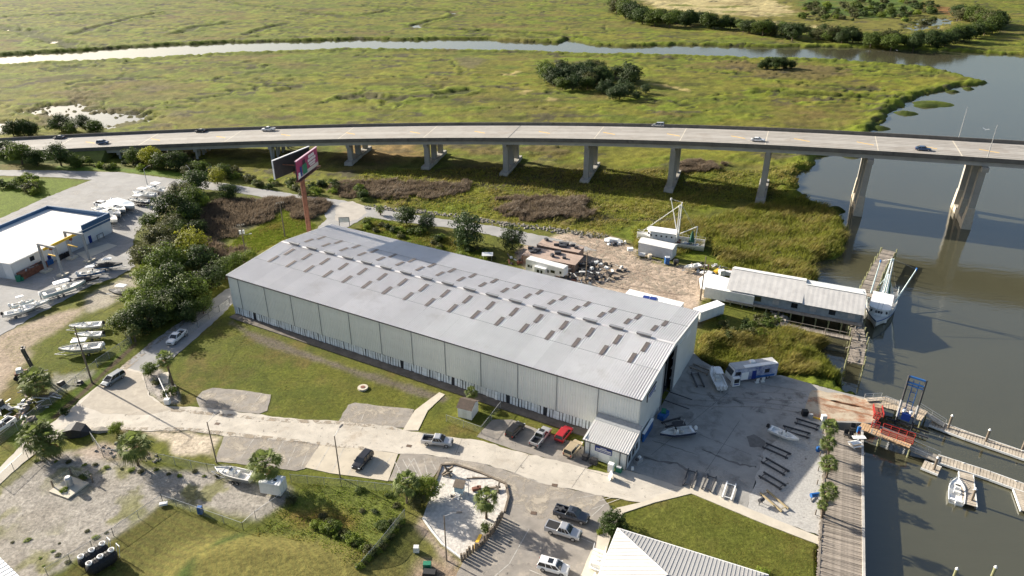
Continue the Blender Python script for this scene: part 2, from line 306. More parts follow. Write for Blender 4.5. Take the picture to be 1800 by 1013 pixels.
edge = sst(-16, -4, dWj) * (1 - up); Cc = mix(Cc, (.135, .170, .022), edge * .8); Cc = mix(Cc, (.06, .048, .032), sst(-2.2, .6, dWj) * (1 - up))
Cc = mix(Cc, (.13, .17, .02), sst(14, 7, gut) * .6 * (1 - up)); Cc = mix(Cc, (.045, .05, .018), sst(6, 2.5, gut) * .9 * (1 - up))
Cc = mix(Cc, (.085, .075, .06), sst(-5, 1, pond + (nC - .5) * 8) * .8 * (1 - up)); Cc = mix(Cc, (.05, .07, .018), sst(.25, .5, isl))
def paint(poly, c, soft=2.0, amp=5.0, a=1.0, n=None):
    global Cc
    d = sdf(poly, X, Y) + (nB - .5) * amp + (nC - .5) * amp * .5; Cc = mix(Cc, c, sst(-soft, soft, d) * a * (1 if n is None else n)); return d
for p in MUDS: paint(p, (.12, .105, .085), 3, 14, .8)
for p in PALE: paint(p, (.40, .31, .22), 2, 9, .8)
brush = np.full(X.shape, -1e3)
for p in BRUSH: brush = np.maximum(brush, paint(p, (.12, .092, .058), 4, 30, .85))
for p in (GP([(1130, 440), (1245, 440), (1330, 500), (1415, 505), (1446, 465), (1494, 426), (1485, 390), (1400, 352), (1250, 375)], MZ), GP([(1225, 600), (1380, 585), (1450, 605), (1484, 680), (1370, 656), (1228, 632)], MZ)): paint(p, (.055, .058, .02), 2, 6, .85)
# far spoil island
paint(GP([(1090, -40), (1130, 10), (1200, 25), (1330, 42), (1440, 50), (1560, 60), (1680, 55), (1750, 38), (1720, 20), (1600, -40)], MZ), (.16, .15, .05), 6, 20, 1, 1 - up)
paint(GP([(1120, -10), (1150, 14), (1240, 24), (1330, 30), (1400, 26), (1370, 4), (1300, -20)], MZ), (.44, .37, .30), 6, 30)
paint(GP([(1400, -10), (1420, 20), (1520, 34), (1600, 26), (1620, 0)], MZ), (.08, .13, .035), 6, 30); paint(GP([(1290, 37), (1350, 38), (1440, 46), (1438, 50), (1360, 44)], MZ), (.46, .39, .31), 2, 6)
paint(GP([(1620, 8), (1700, 16), (1720, 32), (1680, 30), (1640, 16)], MZ), (.25, .11, .07), 4, 24, .8)
paint(GP([(590, 256), (730, 254), (735, 290), (690, 292), (620, 280)], MZ), (.27, .17, .11), 3, 10, .85); paint(GP([(560, 275), (1350, 300), (1360, 345), (900, 330), (560, 305)], MZ), (.080, .066, .034), 6, 26, .8)
# upland
lawn = np.zeros((X.size, 3)) + np.array((.150, .155, .025)); lawn = mix(lawn, (.155, .15, .035), sst(.48, .66, nB) * .55); lawn = mix(lawn, (.115, .14, .018), sst(.5, .64, nA) * .45); lawn = mix(lawn, (.19, .135, .05), sst(.55, .70, fbm(X, Y, 12, 5, 22, .62)) * .6); lawn = mix(lawn, (.09, .115, .016), sst(.52, .66, fbm(X, Y, 5, 4, 23)) * .5); lawn = mix(lawn, (.10, .12, .02), sst(.5, .7, nC) * .45)
lawn *= .86
Cc = Cc * (1 - up[:, None]) + lawn * up[:, None]
for p in BRUSH_UP: brush = np.maximum(brush, paint(p, (.078, .064, .048), 2, 8, .9))
paint(GP([(385, 440), (440, 408), (500, 368), (540, 385), (555, 400), (500, 425), (430, 450)]), (.21, .20, .02), 2, 5, .9)
paint(GP([(640, 405), (640, 380), (720, 395), (800, 420), (880, 450), (850, 470), (760, 440)]), (.15, .165, .025), 2, 6, .9)
GRAV = GP([(-60, 880), (0, 850), (60, 800), (120, 790), (190, 808), (300, 826), (400, 835), (505, 862), (530, 876), (450, 918), (290, 882), (200, 945), (80, 1015), (20, 1060), (-100, 1060)])
paint(GRAV, (.30, .275, .24), 1.2, 4); dg = sdf(GRAV, X, Y)
Cc = mix(Cc, (.17, .17, .05), sst(.56, .66, fbm(X, Y, 5, 4, 31)) * sst(-1, 1, dg) * .75 * sst(12, 3, dg)); Cc = mix(Cc, (.25, .225, .19), sst(.5, .7, fbm(X, Y, 6, 4, 33)) * sst(-1, 1, dg) * .6)
paint(GP([(110, 800), (180, 775), (260, 790), (285, 806), (190, 806)]), (.38, .31, .26), 1.2, 3, .9); paint(GP([(260, 758), (330, 756), (388, 768), (372, 800), (310, 798), (290, 780)]), (.47, .40, .31), 1.2, 5)
paint(GP([(-40, 600), (40, 570), (120, 545), (185, 525), (150, 545), (70, 610), (40, 650), (0, 700), (-40, 700)]), (.33, .265, .20), 2, 6); paint(GP([(70, 670), (95, 655), (165, 650), (160, 668), (120, 688), (80, 690)]), (.30, .28, .25), 1, 4, .8)
paint(GP([(150, 520), (200, 500), (235, 480), (240, 505), (190, 540), (140, 560)]), (.36, .32, .27), 1.5, 5, .8)
DIRT = GP([(900, 455), (935, 425), (1000, 408), (1060, 416), (1105, 432), (1125, 455), (1200, 468), (1250, 480), (1240, 520), (1225, 545), (1190, 560), (1000, 520)])
paint(DIRT, (.42, .335, .26), 1.5, 5); Cc = mix(Cc, (.30, .23, .175), sst(.5, .64, fbm(X, Y, 7, 5, 41)) * sst(-1, 1, sdf(DIRT, X, Y)) * .8)
paint(GP([(1195, 560), (1225, 538), (1245, 560), (1225, 575)]), (.17, .13, .10), 1, 3)
paint(GP([(1100, 415), (1040, 412), (1000, 405), (1040, 400), (1110, 425)]), (.45, .36, .26), 1, 3, .7)
WEED = GP([(520, 870), (560, 850), (690, 860), (720, 875), (700, 900), (650, 960), (620, 1010), (560, 960), (450, 935), (470, 915)])
paint(WEED, (.14, .165, .034), 1.5, 4); paint(GP([(500, 905), (560, 895), (640, 905), (620, 935), (540, 925)]), (.21, .125, .035), 3, 5, .85); paint(GP([(690, 990), (740, 900), (790, 970), (770, 1030)]), (.14, .13, .05), 3, 6, .5)
mg = sst(1.1, .9, q1); Cc = mix(Cc, (.185, .158, .045), mg * .85); Cc = mix(Cc, (.14, .145, .04), mg * sst(.45, .6, np.abs(((X + Y * .6) / 1.1) % 1 - .5) * 2) * .4)
TANK = GP([(110, 1013), (200, 948), (288, 886), (420, 934), (392, 946), (330, 985), (296, 1020), (280, 1060), (60, 1060)]); mg2 = sst(-.6, .8, sdf(TANK, X, Y) + (nC - .5) * 1.5); Cc = mix(Cc, (.125, .108, .030), mg2 * .85); paint(GP([(425, 936), (395, 948), (335, 990), (300, 1040), (330, 1040), (360, 985), (440, 942)]), (.055, .085, .016), 1.2, 3, .95); Cc = mix(Cc, (.12, .14, .03), mg2 * sst(.45, .6, np.abs(((X * .55 + Y) / 1.5) % 1 - .5) * 2) * .35)
paint(GP([(730, 1010), (745, 985), (790, 990), (820, 1000), (800, 1040), (720, 1040)]), (.27, .20, .15), 1.2, 3, .9); paint(GP([(742, 912), (775, 960), (815, 990), (790, 1000), (760, 960), (735, 925)]), (.30, .24, .19), .8, 2)
paint(GP([(405, 560), (460, 590), (560, 625), (680, 665), (790, 700), (780, 708), (660, 672), (540, 632), (440, 596), (402, 570)]), (.13, .11, .085), .8, 2)
paint(GP([(250, 655), (262, 640), (288, 648), (312, 690), (318, 708), (290, 712), (262, 695)]), (.33, .30, .27), .7, 2); paint(GP([(1085, 925), (1215, 868), (1440, 950), (1440, 1100), (1060, 1050)]), (.125, .135, .028), 1, 5, .6)
paint(GP([(0, 742), (60, 735), (165, 660), (240, 590), (236, 600), (170, 676), (90, 742), (30, 790)]), (.10, .15, .016), .8, 2, .9); paint(GP([(90, 735), (165, 668), (238, 600), (242, 606), (170, 672), (96, 738)]), (.09, .065, .04), .4, 1)
paint(GP([(-200, 312), (0, 312), (100, 314), (150, 318), (80, 350), (0, 384), (-200, 470)]), (.125, .175, .018), 1, 3, .9); paint(GP([(100, 292), (200, 294), (300, 302), (390, 312), (390, 317), (300, 310), (200, 301), (100, 298)]), (.11, .18, .018), 1, 2, .9)
lum = (.95 + .0 * nE) * (1 - up) + up; Cc *= lum[:, None]; Cc[:, 2] *= 1 - .4 * (1 - up)
spots = fbm(X * .55, Y, 9, 5, 71, .62); Cc = mix(Cc, (.052, .045, .028), sst(.645, .69, spots) * (1 - up) * .85); Cc = mix(Cc, (.105, .135, .014), sst(.60, .72, fbm(X * .6, Y, 24, 5, 72)) * (1 - up) * .8); Cc = mix(Cc, (.150, .110, .038), sst(.60, .74, fbm(X * .6, Y, 30, 5, 73)) * (1 - up) * .45); Cc *= (1 + (1 - up) * ((nC - .5) * .7 + (fbm(X * .7, Y, 4.5, 3, 78) - .5) * .6))[:, None]
veg = np.clip((Cc[:, 1] - Cc[:, 2] * 1.6) * 14, 0, 1); Cc *= (.74 + .52 * nE)[:, None] * (1 - .13 * veg)[:, None]; Cc = np.clip(Cc, .004, .8)
Z += np.where((brush > 0) & (dW < -3), sst(0, 4, brush) * (.05 + .5 * nC), 0) + sst(-1, 2, sdf(WEED, X, Y)) * (.02 + .2 * nC)
idx = np.arange(RN * CN).reshape(RN, CN); quads = np.stack([idx[:-1, :-1], idx[:-1, 1:], idx[1:, 1:], idx[1:, :-1]], -1).reshape(-1, 4)
def np_mesh(name, V, F, mats):
    me = bpy.data.meshes.new(name); k = F.shape[1]; me.vertices.add(len(V)); me.vertices.foreach_set('co', np.asarray(V, 'f').ravel())
    me.loops.add(F.size); me.loops.foreach_set('vertex_index', F.ravel().astype('i')); me.polygons.add(len(F))
    me.polygons.foreach_set('loop_start', np.arange(0, F.size, k, dtype='i')); me.polygons.foreach_set('loop_total', np.full(len(F), k, 'i'))
    for m in (mats if isinstance(mats, list) else [mats]): me.materials.append(m)
    me.update(calc_edges=True); return me
m_ground = M('ground_cover', (.1, .1, .03), .95, .1, 1, spec=.15)
_n = m_ground.node_tree.nodes; _l = m_ground.node_tree.links; _p = _n['Principled BSDF']
at = _n.new('ShaderNodeAttribute'); at.attribute_name = 'cover'; tc = _n.new('ShaderNodeTexCoord')
n1 = _n.new('ShaderNodeTexNoise'); n1.inputs['Scale'].default_value = 1.6; n1.inputs['Detail'].default_value = 9; n1.inputs['Roughness'].default_value = .75; _l.new(tc.outputs['Object'], n1.inputs[0])
mr = _n.new('ShaderNodeMapRange'); mr.inputs[1].default_value = .3; mr.inputs[2].default_value = .7; mr.inputs[3].default_value = .45; mr.inputs[4].default_value = 1.55; _l.new(n1.outputs[0], mr.inputs[0])
hs = _n.new('ShaderNodeHueSaturation'); _l.new(at.outputs['Color'], hs.inputs['Color']); _l.new(mr.outputs[0], hs.inputs['Value']); _l.new(hs.outputs[0], _p.inputs['Base Color'])
bp = _n.new('ShaderNodeBump'); bp.inputs['Strength'].default_value = .8; bp.inputs['Distance'].default_value = .25; _l.new(n1.outputs[0], bp.inputs['Height']); _l.new(bp.outputs[0], _p.inputs['Normal'])
gme = np_mesh('ground', np.stack([X, Y, Z], 1), quads, m_ground)
ca = gme.color_attributes.new('cover', 'FLOAT_COLOR', 'POINT'); ca.data.foreach_set('color', np.concatenate([Cc, np.ones((X.size, 1))], 1).astype('f').ravel())
tag(ob('ground', gme), kind='structure')
def gz(x, y):                                            # ground height at a point
    j = np.log(y / 58) / math.log(2600 / 58) * (RN - 1); i = (x / (0.8 * y + 42) + 1) / 2 * (CN - 1)
    return float(Z.reshape(RN, CN)[int(np.clip(round(j), 0, RN - 1)), int(np.clip(round(i), 0, CN - 1))])
m_water = M('tidal_water', (.070, .067, .040), .07, .08, .02, spec=1.0)
_n = m_water.node_tree.nodes; _l = m_water.node_tree.links; _p = _n['Principled BSDF']; _p.inputs['IOR'].default_value = 1.62
tc = _n.new('ShaderNodeTexCoord'); mp = _n.new('ShaderNodeMapping'); mp.inputs['Scale'].default_value = (.55, 1.3, 1); mp.inputs['Rotation'].default_value = (0, 0, R(15)); _l.new(tc.outputs['Object'], mp.inputs[0])
w1 = _n.new('ShaderNodeTexNoise'); w1.inputs['Scale'].default_value = .36; w1.inputs['Detail'].default_value = 5; w1.inputs['Roughness'].default_value = .55; _l.new(mp.outputs[0], w1.inputs[0])
bp = _n.new('ShaderNodeBump'); bp.inputs['Strength'].default_value = .085; bp.inputs['Distance'].default_value = .5; _l.new(w1.outputs[0], bp.inputs['Height']); _l.new(bp.outputs[0], _p.inputs['Normal'])
tag(MB().add([(-5000, -600, WZ), (5000, -600, WZ), (5000, 6000, WZ), (-5000, 6000, WZ)], [(0, 1, 2, 3)]).build('water', m_water), kind='structure')
# ---------------------------------------------------------------- roads, lots, slabs
sheet('access_road', GP([(-60, 870), (0, 822), (45, 775), (88, 746), (125, 718), (168, 682), (215, 644), (250, 655), (262, 695), (290, 714), (345, 716), (400, 722), (500, 735), (560, 739), (600, 741), (690, 750), (712, 757), (760, 764), (850, 776), (900, 792), (1000, 815), (1065, 832),
      (1100, 826), (1198, 857), (1130, 884), (1060, 872), (960, 852), (905, 832), (850, 816), (795, 806), (740, 799), (700, 798), (640, 790), (560, 781), (470, 771), (390, 766), (330, 756), (250, 758), (180, 752), (130, 758), (75, 785), (20, 832), (-40, 890)]), .05, m_conc, .18)
sheet('lane_mouth', GP([(168, 684), (215, 646), (249, 658), (261, 697), (290, 715), (330, 718), (250, 730), (180, 728), (140, 712)]), .058, M('dusty_lane', (.36, .32, .265), .9, .12, .5, dirt=((.43, .38, .31), .4, .52)), .3)
sheet('lane', GP([(408, 505), (420, 520), (392, 552), (350, 590), (312, 622), (290, 640), (250, 656), (214, 645), (262, 606), (300, 578), (335, 554), (370, 530), (395, 510)]), .035, m_asph_yard, .2)
sheet('parking_patch', GP([(352, 718), (345, 700), (356, 688), (374, 682), (420, 686), (476, 694), (470, 722), (455, 728), (400, 722)]), .03, m_asph, .12)
sheet('parking_patch', GP([(594, 742), (612, 712), (624, 708), (680, 715), (728, 720), (712, 752), (690, 750), (640, 746)]), .03, m_asph, .15)
sheet('parking_lot', GP([(378, 812), (394, 765), (470, 771), (562, 781), (536, 824), (520, 828), (450, 818)]), .03, m_asph, .15)
sheet('parking_lot', GP([(536, 822), (564, 779), (640, 789), (700, 798), (682, 846), (640, 840), (580, 832)]), .04, m_lot, .05)
sheet('parking_lot', GP([(683, 845), (704, 798), (740, 799), (795, 806), (850, 816), (905, 832), (962, 852), (1058, 872), (1080, 900), (1052, 926), (1046, 972), (1012, 1030), (980, 1100), (760, 1100), (815, 985), (860, 945), (884, 905), (893, 872), (884, 852), (846, 836), (800, 822), (772, 824), (756, 846), (720, 848)]), .03, m_asph, .12)
sheet('parking_lot', GP([(838, 768), (866, 738), (900, 738), (1044, 792), (1052, 810), (1030, 824), (900, 790)]), .03, m_asph, .1)
sheet('footpath', GP([(708, 757), (729, 722), (772, 690), (782, 694), (752, 722), (735, 757)]), .06, m_walk, .03)
m_slabs = [m_patch]
sheet('footpath', GP([(1046, 980), (1052, 925), (1062, 908), (1085, 893), (1130, 883), (1196, 857), (1216, 852), (1330, 900), (1444, 946), (1444, 960), (1340, 920), (1215, 868), (1150, 884), (1096, 902), (1080, 925), (1070, 955), (1062, 985)]), .065, m_walk, .03)
sheet('boat_apron', GP([(1090, 822), (1118, 786), (1219, 620), (1233, 634), (1290, 666), (1372, 660), (1480, 690), (1556, 708), (1536, 745), (1446, 742), (1415, 738), (1345, 790), (1312, 896), (1215, 852), (1198, 857)]), .055, m_apron, .03, skirt=4)
sheet('boat_ramp_strip', GP([(1428, 686), (1480, 693), (1553, 711), (1536, 743), (1452, 739), (1412, 730)]), .075, m_ramp, .3)
sheet('gravel_bed', GP([(1345, 790), (1415, 738), (1446, 742), (1458, 752), (1446, 944), (1312, 896)]), .058, m_gravel, .25, skirt=4)
sheet('sand_court', GP([(757, 870), (776, 820), (800, 819), (846, 834), (888, 853), (893, 876), (884, 905), (862, 940), (812, 982), (778, 958), (743, 912)]), .10, m_sand, .05)
sheet('back_road', GP([(-300, 300), (0, 299), (100, 300), (210, 303), (300, 314), (390, 322), (470, 334), (540, 345), (600, 352), (640, 362), (680, 370), (740, 380), (830, 392), (880, 400), (940, 412), (1000, 424), (1050, 440), (1000, 446), (930, 432), (860, 412), (800, 402), (720, 392), (660, 384), (640, 384), (610, 400), (600, 430), (555, 430), (560, 398), (575, 385), (566, 368), (540, 362), (480, 350), (400, 336), (330, 331), (250, 322), (160, 316), (100, 312), (0, 309), (-300, 312)]), .03, m_asph_yard, .3)
sheet('turning_circle', GP([(588, 366), (600, 356), (620, 354), (640, 362), (645, 374), (630, 386), (605, 392), (590, 388)]), .045, M('caliche', (.37, .34, .30), .95, .12, .3, bump=.2), .4)
sheet('boat_yard', GP([(-260, 480), (0, 384), (80, 348), (152, 320), (166, 314), (250, 320), (330, 330), (320, 345), (280, 372), (255, 392), (238, 412), (230, 440), (238, 468), (205, 488), (160, 502), (110, 530), (60, 556), (0, 590), (-260, 720)]), .025, m_asph_yard, .4)
sheet('loading_slab', GP([(134, 446), (190, 428), (206, 432), (150, 456)]), .05, m_patch, .03)
sheet('driveway_patch', GP([(1040, 966), (1022, 1010), (1000, 1030), (1060, 1080), (1075, 975)]), .07, m_patch, .05)
def film(poly, z, mat, name='dirt_film'): return tag(MB().add([(p.x, p.y, z) for p in GP(poly)], [tuple(range(len(poly)))]).build(name, mat), kind='structure')
f_sand = FILM('sandy_drift', (.42, .37, .30), .47, .60, .30); f_dark = FILM('dark_grime', (.12, .115, .108), .52, .78, .3, .5); f_oil = FILM('oil_spots', (.09, .085, .08), .60, .68, .9, .7); f_pale = FILM('pale_scuff', (.50, .46, .40), .45, .8, .2, .4); f_rust = FILM('rust_wash', (.33, .16, .09), .46, .68, .35, .6); f_dirt = FILM('verge_dirt', (.30, .25, .19), .48, .58, .5, .9)
film([(890, 830), (960, 852), (1060, 874), (1030, 905), (960, 915), (890, 900), (880, 860)], .05, f_sand); film([(720, 800), (850, 818), (900, 838), (880, 852), (800, 818), (730, 815)], .048, f_sand); film([(820, 990), (890, 915), (1000, 960), (940, 1040), (800, 1040)], .047, f_oil); film([(400, 768), (560, 783), (535, 822), (385, 810)], .047, f_sand); film([(355, 690), (470, 696), (465, 724), (352, 716)], .047, f_sand); film([(600, 742), (622, 710), (725, 722), (712, 750)], .047, f_sand)
film([(560, 783), (700, 800), (685, 842), (542, 820)], .058, f_oil); film([(845, 770), (870, 742), (1040, 795), (1030, 820)], .047, f_oil)
film([(100, 745), (300, 718), (500, 738), (700, 752), (850, 778), (1060, 834), (1190, 858), (1120, 880), (900, 828), (700, 796), (400, 764), (180, 750), (60, 790)], .066, f_pale); film([(100, 745), (300, 718), (700, 752), (1060, 834), (1190, 858), (1120, 880), (900, 828), (700, 796), (400, 764), (180, 750), (60, 790)], .068, f_oil)
film([(300, 718), (500, 737), (600, 741), (700, 752), (700, 757), (600, 747), (500, 743), (300, 724)], .069, f_dirt); film([(130, 752), (330, 752), (470, 767), (640, 786), (640, 792), (470, 774), (330, 760), (130, 762)], .069, f_dirt); film([(168, 682), (260, 606), (330, 556), (338, 560), (270, 610), (178, 690)], .07, f_dirt)
film([(1100, 822), (1220, 632), (1290, 668), (1440, 690), (1420, 735), (1340, 792), (1312, 890), (1200, 850)], .070, f_dark); film([(1230, 690), (1440, 690), (1420, 735), (1250, 720)], .073, f_dark); film([(1100, 828), (1200, 792), (1320, 850), (1312, 890), (1200, 852)], .072, f_pale); film([(1330, 800), (1440, 745), (1446, 930), (1316, 892)], .070, f_oil)
film([(1420, 700), (1480, 694), (1550, 712), (1534, 738), (1450, 726)], .085, f_rust); film([(930, 440), (1000, 412), (1110, 435), (1225, 480), (1220, 520), (1000, 500)], .035, f_dirt); film([(0, 390), (150, 322), (320, 332), (240, 410), (230, 460), (0, 580)], .035, f_pale)
m_cap = M('concrete_bank_path', (.3, .25, .2), .9, .2, .5)
def stripes(lst, w=.12, z=.06, mat=m_paint, name='painted_line'):
    mb = MB()
    for a, b in lst:
        p, q = G(*a), G(*b); d = (q - p).normalized(); n = Vector((-d.y, d.x, 0)) * w / 2
        mb.add([p - n, q - n, q + n, p + n], [(0, 1, 2, 3)])
    for i, v in enumerate(mb.v): mb.v[i] = (v[0], v[1], z)
    return tag(mb.build(name, mat), kind='structure')
stripes([((412, 718), (435, 690)), ((440, 720), (460, 692)), ((634, 741), (646, 714))], z=.045)
stripes([((423, 806), (446, 772)), ((452, 811), (472, 773)), ((478, 815), (498, 776)), ((504, 820), (523, 779)), ((530, 822), (545, 783))], z=.045)
stripes([((556, 826), (580, 784)), ((583, 830), (605, 787)), ((612, 834), (622, 815)), ((640, 838), (665, 802)), ((652, 830), (676, 806)), ((666, 832), (690, 800))], z=.055)
stripes([((694, 845), (702, 822)), ((700, 845), (728, 806)), ((708, 808), (728, 846)), ((718, 806), (738, 842)), ((728, 806), (742, 838)), ((745, 806), (752, 838)), ((757, 808), (766, 826)), ((694, 812), (712, 846))], z=.042)
stripes([((896, 990), (930, 930)), ((870, 1013), (897, 990)), ((1012, 892), (1085, 872)), ((1034, 898), (1098, 874)), ((1040, 908), (1062, 888)), ((1042, 955), (1002, 938)), ((930, 1002), (968, 1018))], z=.042)
stripes([((1014, 876), (1074, 866)), ((1020, 884), (1086, 868)), ((905, 835), (960, 852))], z=.042, w=.1)
stripes([((1110, 850), (1030, 826)), ((800, 800), (812, 772)), ((905, 832), (930, 800)), ((1005, 858), (1030, 822))], z=.056, w=.07, mat=m_dark, name='slab_joint')
stripes([((1145, 800), (1280, 690)), ((1180, 745), (1320, 800)), ((1240, 830), (1300, 740)), ((1240, 700), (1400, 715))], z=.064, w=.06, mat=m_dark, name='slab_joint')
# tyre marks, cracks and wet run-off stains on the apron (flat marks of their own)
def stain(pts, w, z, mat, name='stain'):
    P = [G(*p) for p in pts]; k = len(P); mb = MB(); L = []; Rr = []
    for i in range(k):
        d = (P[min(i + 1, k - 1)] - P[max(i - 1, 0)]).normalized(); n = Vector((-d.y, d.x, 0)) * w * random.uniform(.35, 1.1) * (.35 if i in (0, k - 1) else 1)
        L.append(P[i] + n); Rr.append(P[i] - n)
    for i in range(k - 1): mb.add([(p.x, p.y, z) for p in (L[i], Rr[i], Rr[i + 1], L[i + 1])], [(0, 1, 2, 3)])
    return tag(mb.build(name, mat), kind='structure')
def dense(p, n=5, a=2.5):
    out = []
    for i in range(len(p) - 1):
        for j in range(n): t = j / n; out.append((p[i][0] + (p[i + 1][0] - p[i][0]) * t + random.uniform(-a, a) * .4, p[i][1] + (p[i + 1][1] - p[i][1]) * t + random.uniform(-a, a) * .3))
    return out + [p[-1]]
m_stain = M('wet_stain', (.14, .13, .12), .6, .2, .5); m_tyre = M('tyre_mark', (.24, .22, .2), .9, .2, .6); m_rstain = M('rust_run', (.30, .17, .10), .9, .25, .5)
stain(dense([(1130, 803), (1160, 812), (1190, 815), (1212, 830)], 5), .35, .066, m_stain); stain(dense([(1145, 775), (1180, 785), (1225, 800)], 5), .12, .066, m_stain)
stain(dense([(1235, 790), (1270, 805), (1300, 818), (1330, 820)], 5, 5), .3, .066, m_stain)
tag(MB().prism(jag(GP([(1312, 768), (1325, 764), (1345, 776), (1340, 788), (1318, 786)]), .6, .2), .05, .066).build('wet_patch', m_stain), kind='structure')
for a in ([(1180, 700), (1240, 705), (1320, 704), (1420, 720)], [(1178, 708), (1250, 716), (1330, 716), (1420, 728)], [(1330, 690), (1400, 694), (1440, 704)], [(1300, 668), (1340, 676), (1420, 690)], [(1210, 690), (1280, 700), (1400, 705)]): stain(dense(a, 6), .22, .067, m_tyre)
for a in ([(1440, 700), (1490, 712), (1540, 722)], [(1446, 712), (1500, 724), (1536, 732)], [(1460, 705), (1520, 716)]): stain(dense(a, 5), .5, .08, m_rstain)
for a in ([(985, 470), (1050, 480), (1120, 478), (1180, 500)], [(1010, 440), (1080, 470), (1150, 505)], [(960, 450), (1040, 460), (1100, 500), (1200, 520)]): stain(dense(a, 6, 4), .4, .03, M('rut', (.28, .215, .165), .95, .2, .8))
for i, (x, y) in enumerate(((382, 745), (719, 784), (975, 853), (938, 902), (1062, 0))[:4]):
    p = G(x, y, .06); o = MB().box(0, 0, 0, 1.0, .7, .03).build('storm_drain', M('cast_iron', (.11, .075, .055), .8, .2), None, (p.x, p.y, .062), R(-12))
    tag(o, ['rusty storm drain grate in the concrete road near the west lamp post', 'rusty storm drain grate in the road behind the moving silver pickup', 'rusty storm drain grate in the concrete road above the sand court', 'round dark manhole in the worn asphalt beside the sand court'][i], 'drain', 'drain grates in the road')
p = G(638, 683); tag(MB().tube([(0, 0, -.2), (0, 0, .35)], 1.1, 14).tube([(0, 0, .3), (0, 0, .42)], .5, 10, 1).build('manhole_ring', [m_patch, m_rust], None, p), 'round concrete manhole ring in the lawn before the warehouse', 'manhole')
# ---------------------------------------------------------------- bridge
FX = [-220, 0, 118, 193, 289, 400, 560, 700, 880, 1027, 1183, 1300, 1410, 1539, 1696, 1800, 2050]; FY = [281, 270, 261.5, 258, 254, 250, 246, 244, 243.5, 245, 248, 252, 258.5, 267, 276.5, 282.5, 298]
ZX = [-220, 0, 118, 193, 335, 470, 608, 745, 886, 1031, 1184, 1352, 1534, 1737, 2050]; ZZ = [1.4, 2.3, 3.3, 4.3, 6.0, 7.8, 9.7, 11.8, 13.9, 16.0, 18.0, 19.9, 21.2, 22.2, 23.2]
BR_W = 24.0
def bz(px): return float(np.interp(px, ZX, ZZ))
pts = []
for px in np.linspace(-220, 2050, 46): z = bz(px); p = G(px, float(np.interp(px, FX, FY)), z); pts.append((px, p))
# smooth the traced edge
co = np.array([p for _, p in pts]); s_ = np.arange(len(co))
for k in range(3):
    c = np.polyfit(s_, co[:, k], 5); co[:, k] = np.polyval(c, s_)
FRONT = [Vector(c) for c in co]; PXS = [p for p, _ in pts]
def along(i, off, dz=0.0):
    a, b = FRONT[max(i - 1, 0)], FRONT[min(i + 1, len(FRONT) - 1)]; d = (b - a); d.z = 0; d.normalize(); n = Vector((-d.y, d.x, 0))
    return FRONT[i] + n * off + Vector((0, 0, dz))
def at_px(px): return int(np.argmin([abs(p - px) for p in PXS]))
bridge = thing('bridge', 'long curved concrete highway bridge rising over the marsh and river', 'bridge')
def strip(name, prof, mat, smooth=False):
    mb = MB(); mb.loft([[along(i, o, z) for o, z in prof] for i in range(len(FRONT))]); return mb.build(name, mat, bridge, smooth=smooth)
strip('deck', [(.35, -.85), (BR_W - .35, -.85), (BR_W - .35, -1.15), (.35, -1.15)], m_bdeck)
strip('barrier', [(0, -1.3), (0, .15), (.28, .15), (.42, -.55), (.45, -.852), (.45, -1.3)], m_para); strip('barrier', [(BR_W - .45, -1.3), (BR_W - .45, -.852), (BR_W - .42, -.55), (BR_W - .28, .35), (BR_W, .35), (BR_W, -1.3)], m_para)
m_gird = M('girder_concrete', (.36, .35, .33), .85, .14, .2)
for o in np.linspace(1.2, BR_W - 1.2, 7): strip('girder', [(o - .45, -1.16), (o - .45, -2.7), (o + .45, -2.7), (o + .45, -1.16)], m_gird)
def pier(px, kind):
    f = (px - PXS[0]) / (PXS[1] - PXS[0]); i = int(f); t = f - i; c = FRONT[i].lerp(FRONT[i + 1], t); a = along(i, 1) - FRONT[i]; a.z = 0; a.normalize(); top = c.z - 2.71
    base = min(MZ, gz(c.x, c.y)) - .5 if kind != 'river' else -4.5; rz = math.atan2(a.y, a.x)
    P = ob('pier', None, bridge, (c.x, c.y, 0), rz)       # x runs across the bridge, away from the camera
    MB().box(BR_W / 2, 0, top - .55, BR_W - 1.5, 1.5, 1.1, tp=1).build('pier_cap', m_bconc, P)
    if kind == 'trestle':
        for k, x in enumerate(np.linspace(1.6, BR_W - 1.6, 8)):
            lean = .9 if k % 2 else 0.0
            MB().bar((x, lean * 1.5 - (.6 if k % 2 else 0), base), (x, 0, top - 1.1), .7, .7).build('pile', m_gird, P)
    else:
        cols = (3.2, BR_W / 2, BR_W - 3.2) if kind == 'marsh' else (2.6, BR_W / 2, BR_W - 2.6)
        for x in cols: MB().box(x, 0, (top - 1.1 + base) / 2, 2.0, 1.9, top - 1.1 - base).build('column', m_bconc, P)
        if kind == 'marsh': MB().box(BR_W / 2, 0, MZ + .35, BR_W + 1.5, 3.4, 1.8, tp=.97).build('footing', m_bconc, P)
        else:
            m_pr = m_rust if 0 else M('tide_stained_concrete', (.40, .36, .29), .85, .15, .5, dirt=((.27, .17, .09), .25, .55))
            for x in cols: MB().box(x, 0, 1.0, 3.4, 3.0, 8.2, tp=.72).build('column_base', m_pr, P)
            MB().box(BR_W / 2, 0, -1.6, BR_W - 3, 2.4, 3.4).build('footing', m_pr, P)
            MB().box(.4, .0, top - .9, 2.4, 1.9, 1.4).build('cap_end', m_bconc, P)
for px, k in ((203, 'trestle'), (338, 'trestle'), (470, 'trestle'), (608, 'marsh'), (745, 'marsh'), (886, 'marsh'), (1031, 'marsh'), (1184, 'marsh'), (1352, 'marsh'), (1534, 'river'), (1738, 'river'), (1980, 'river')): pier(px, k)
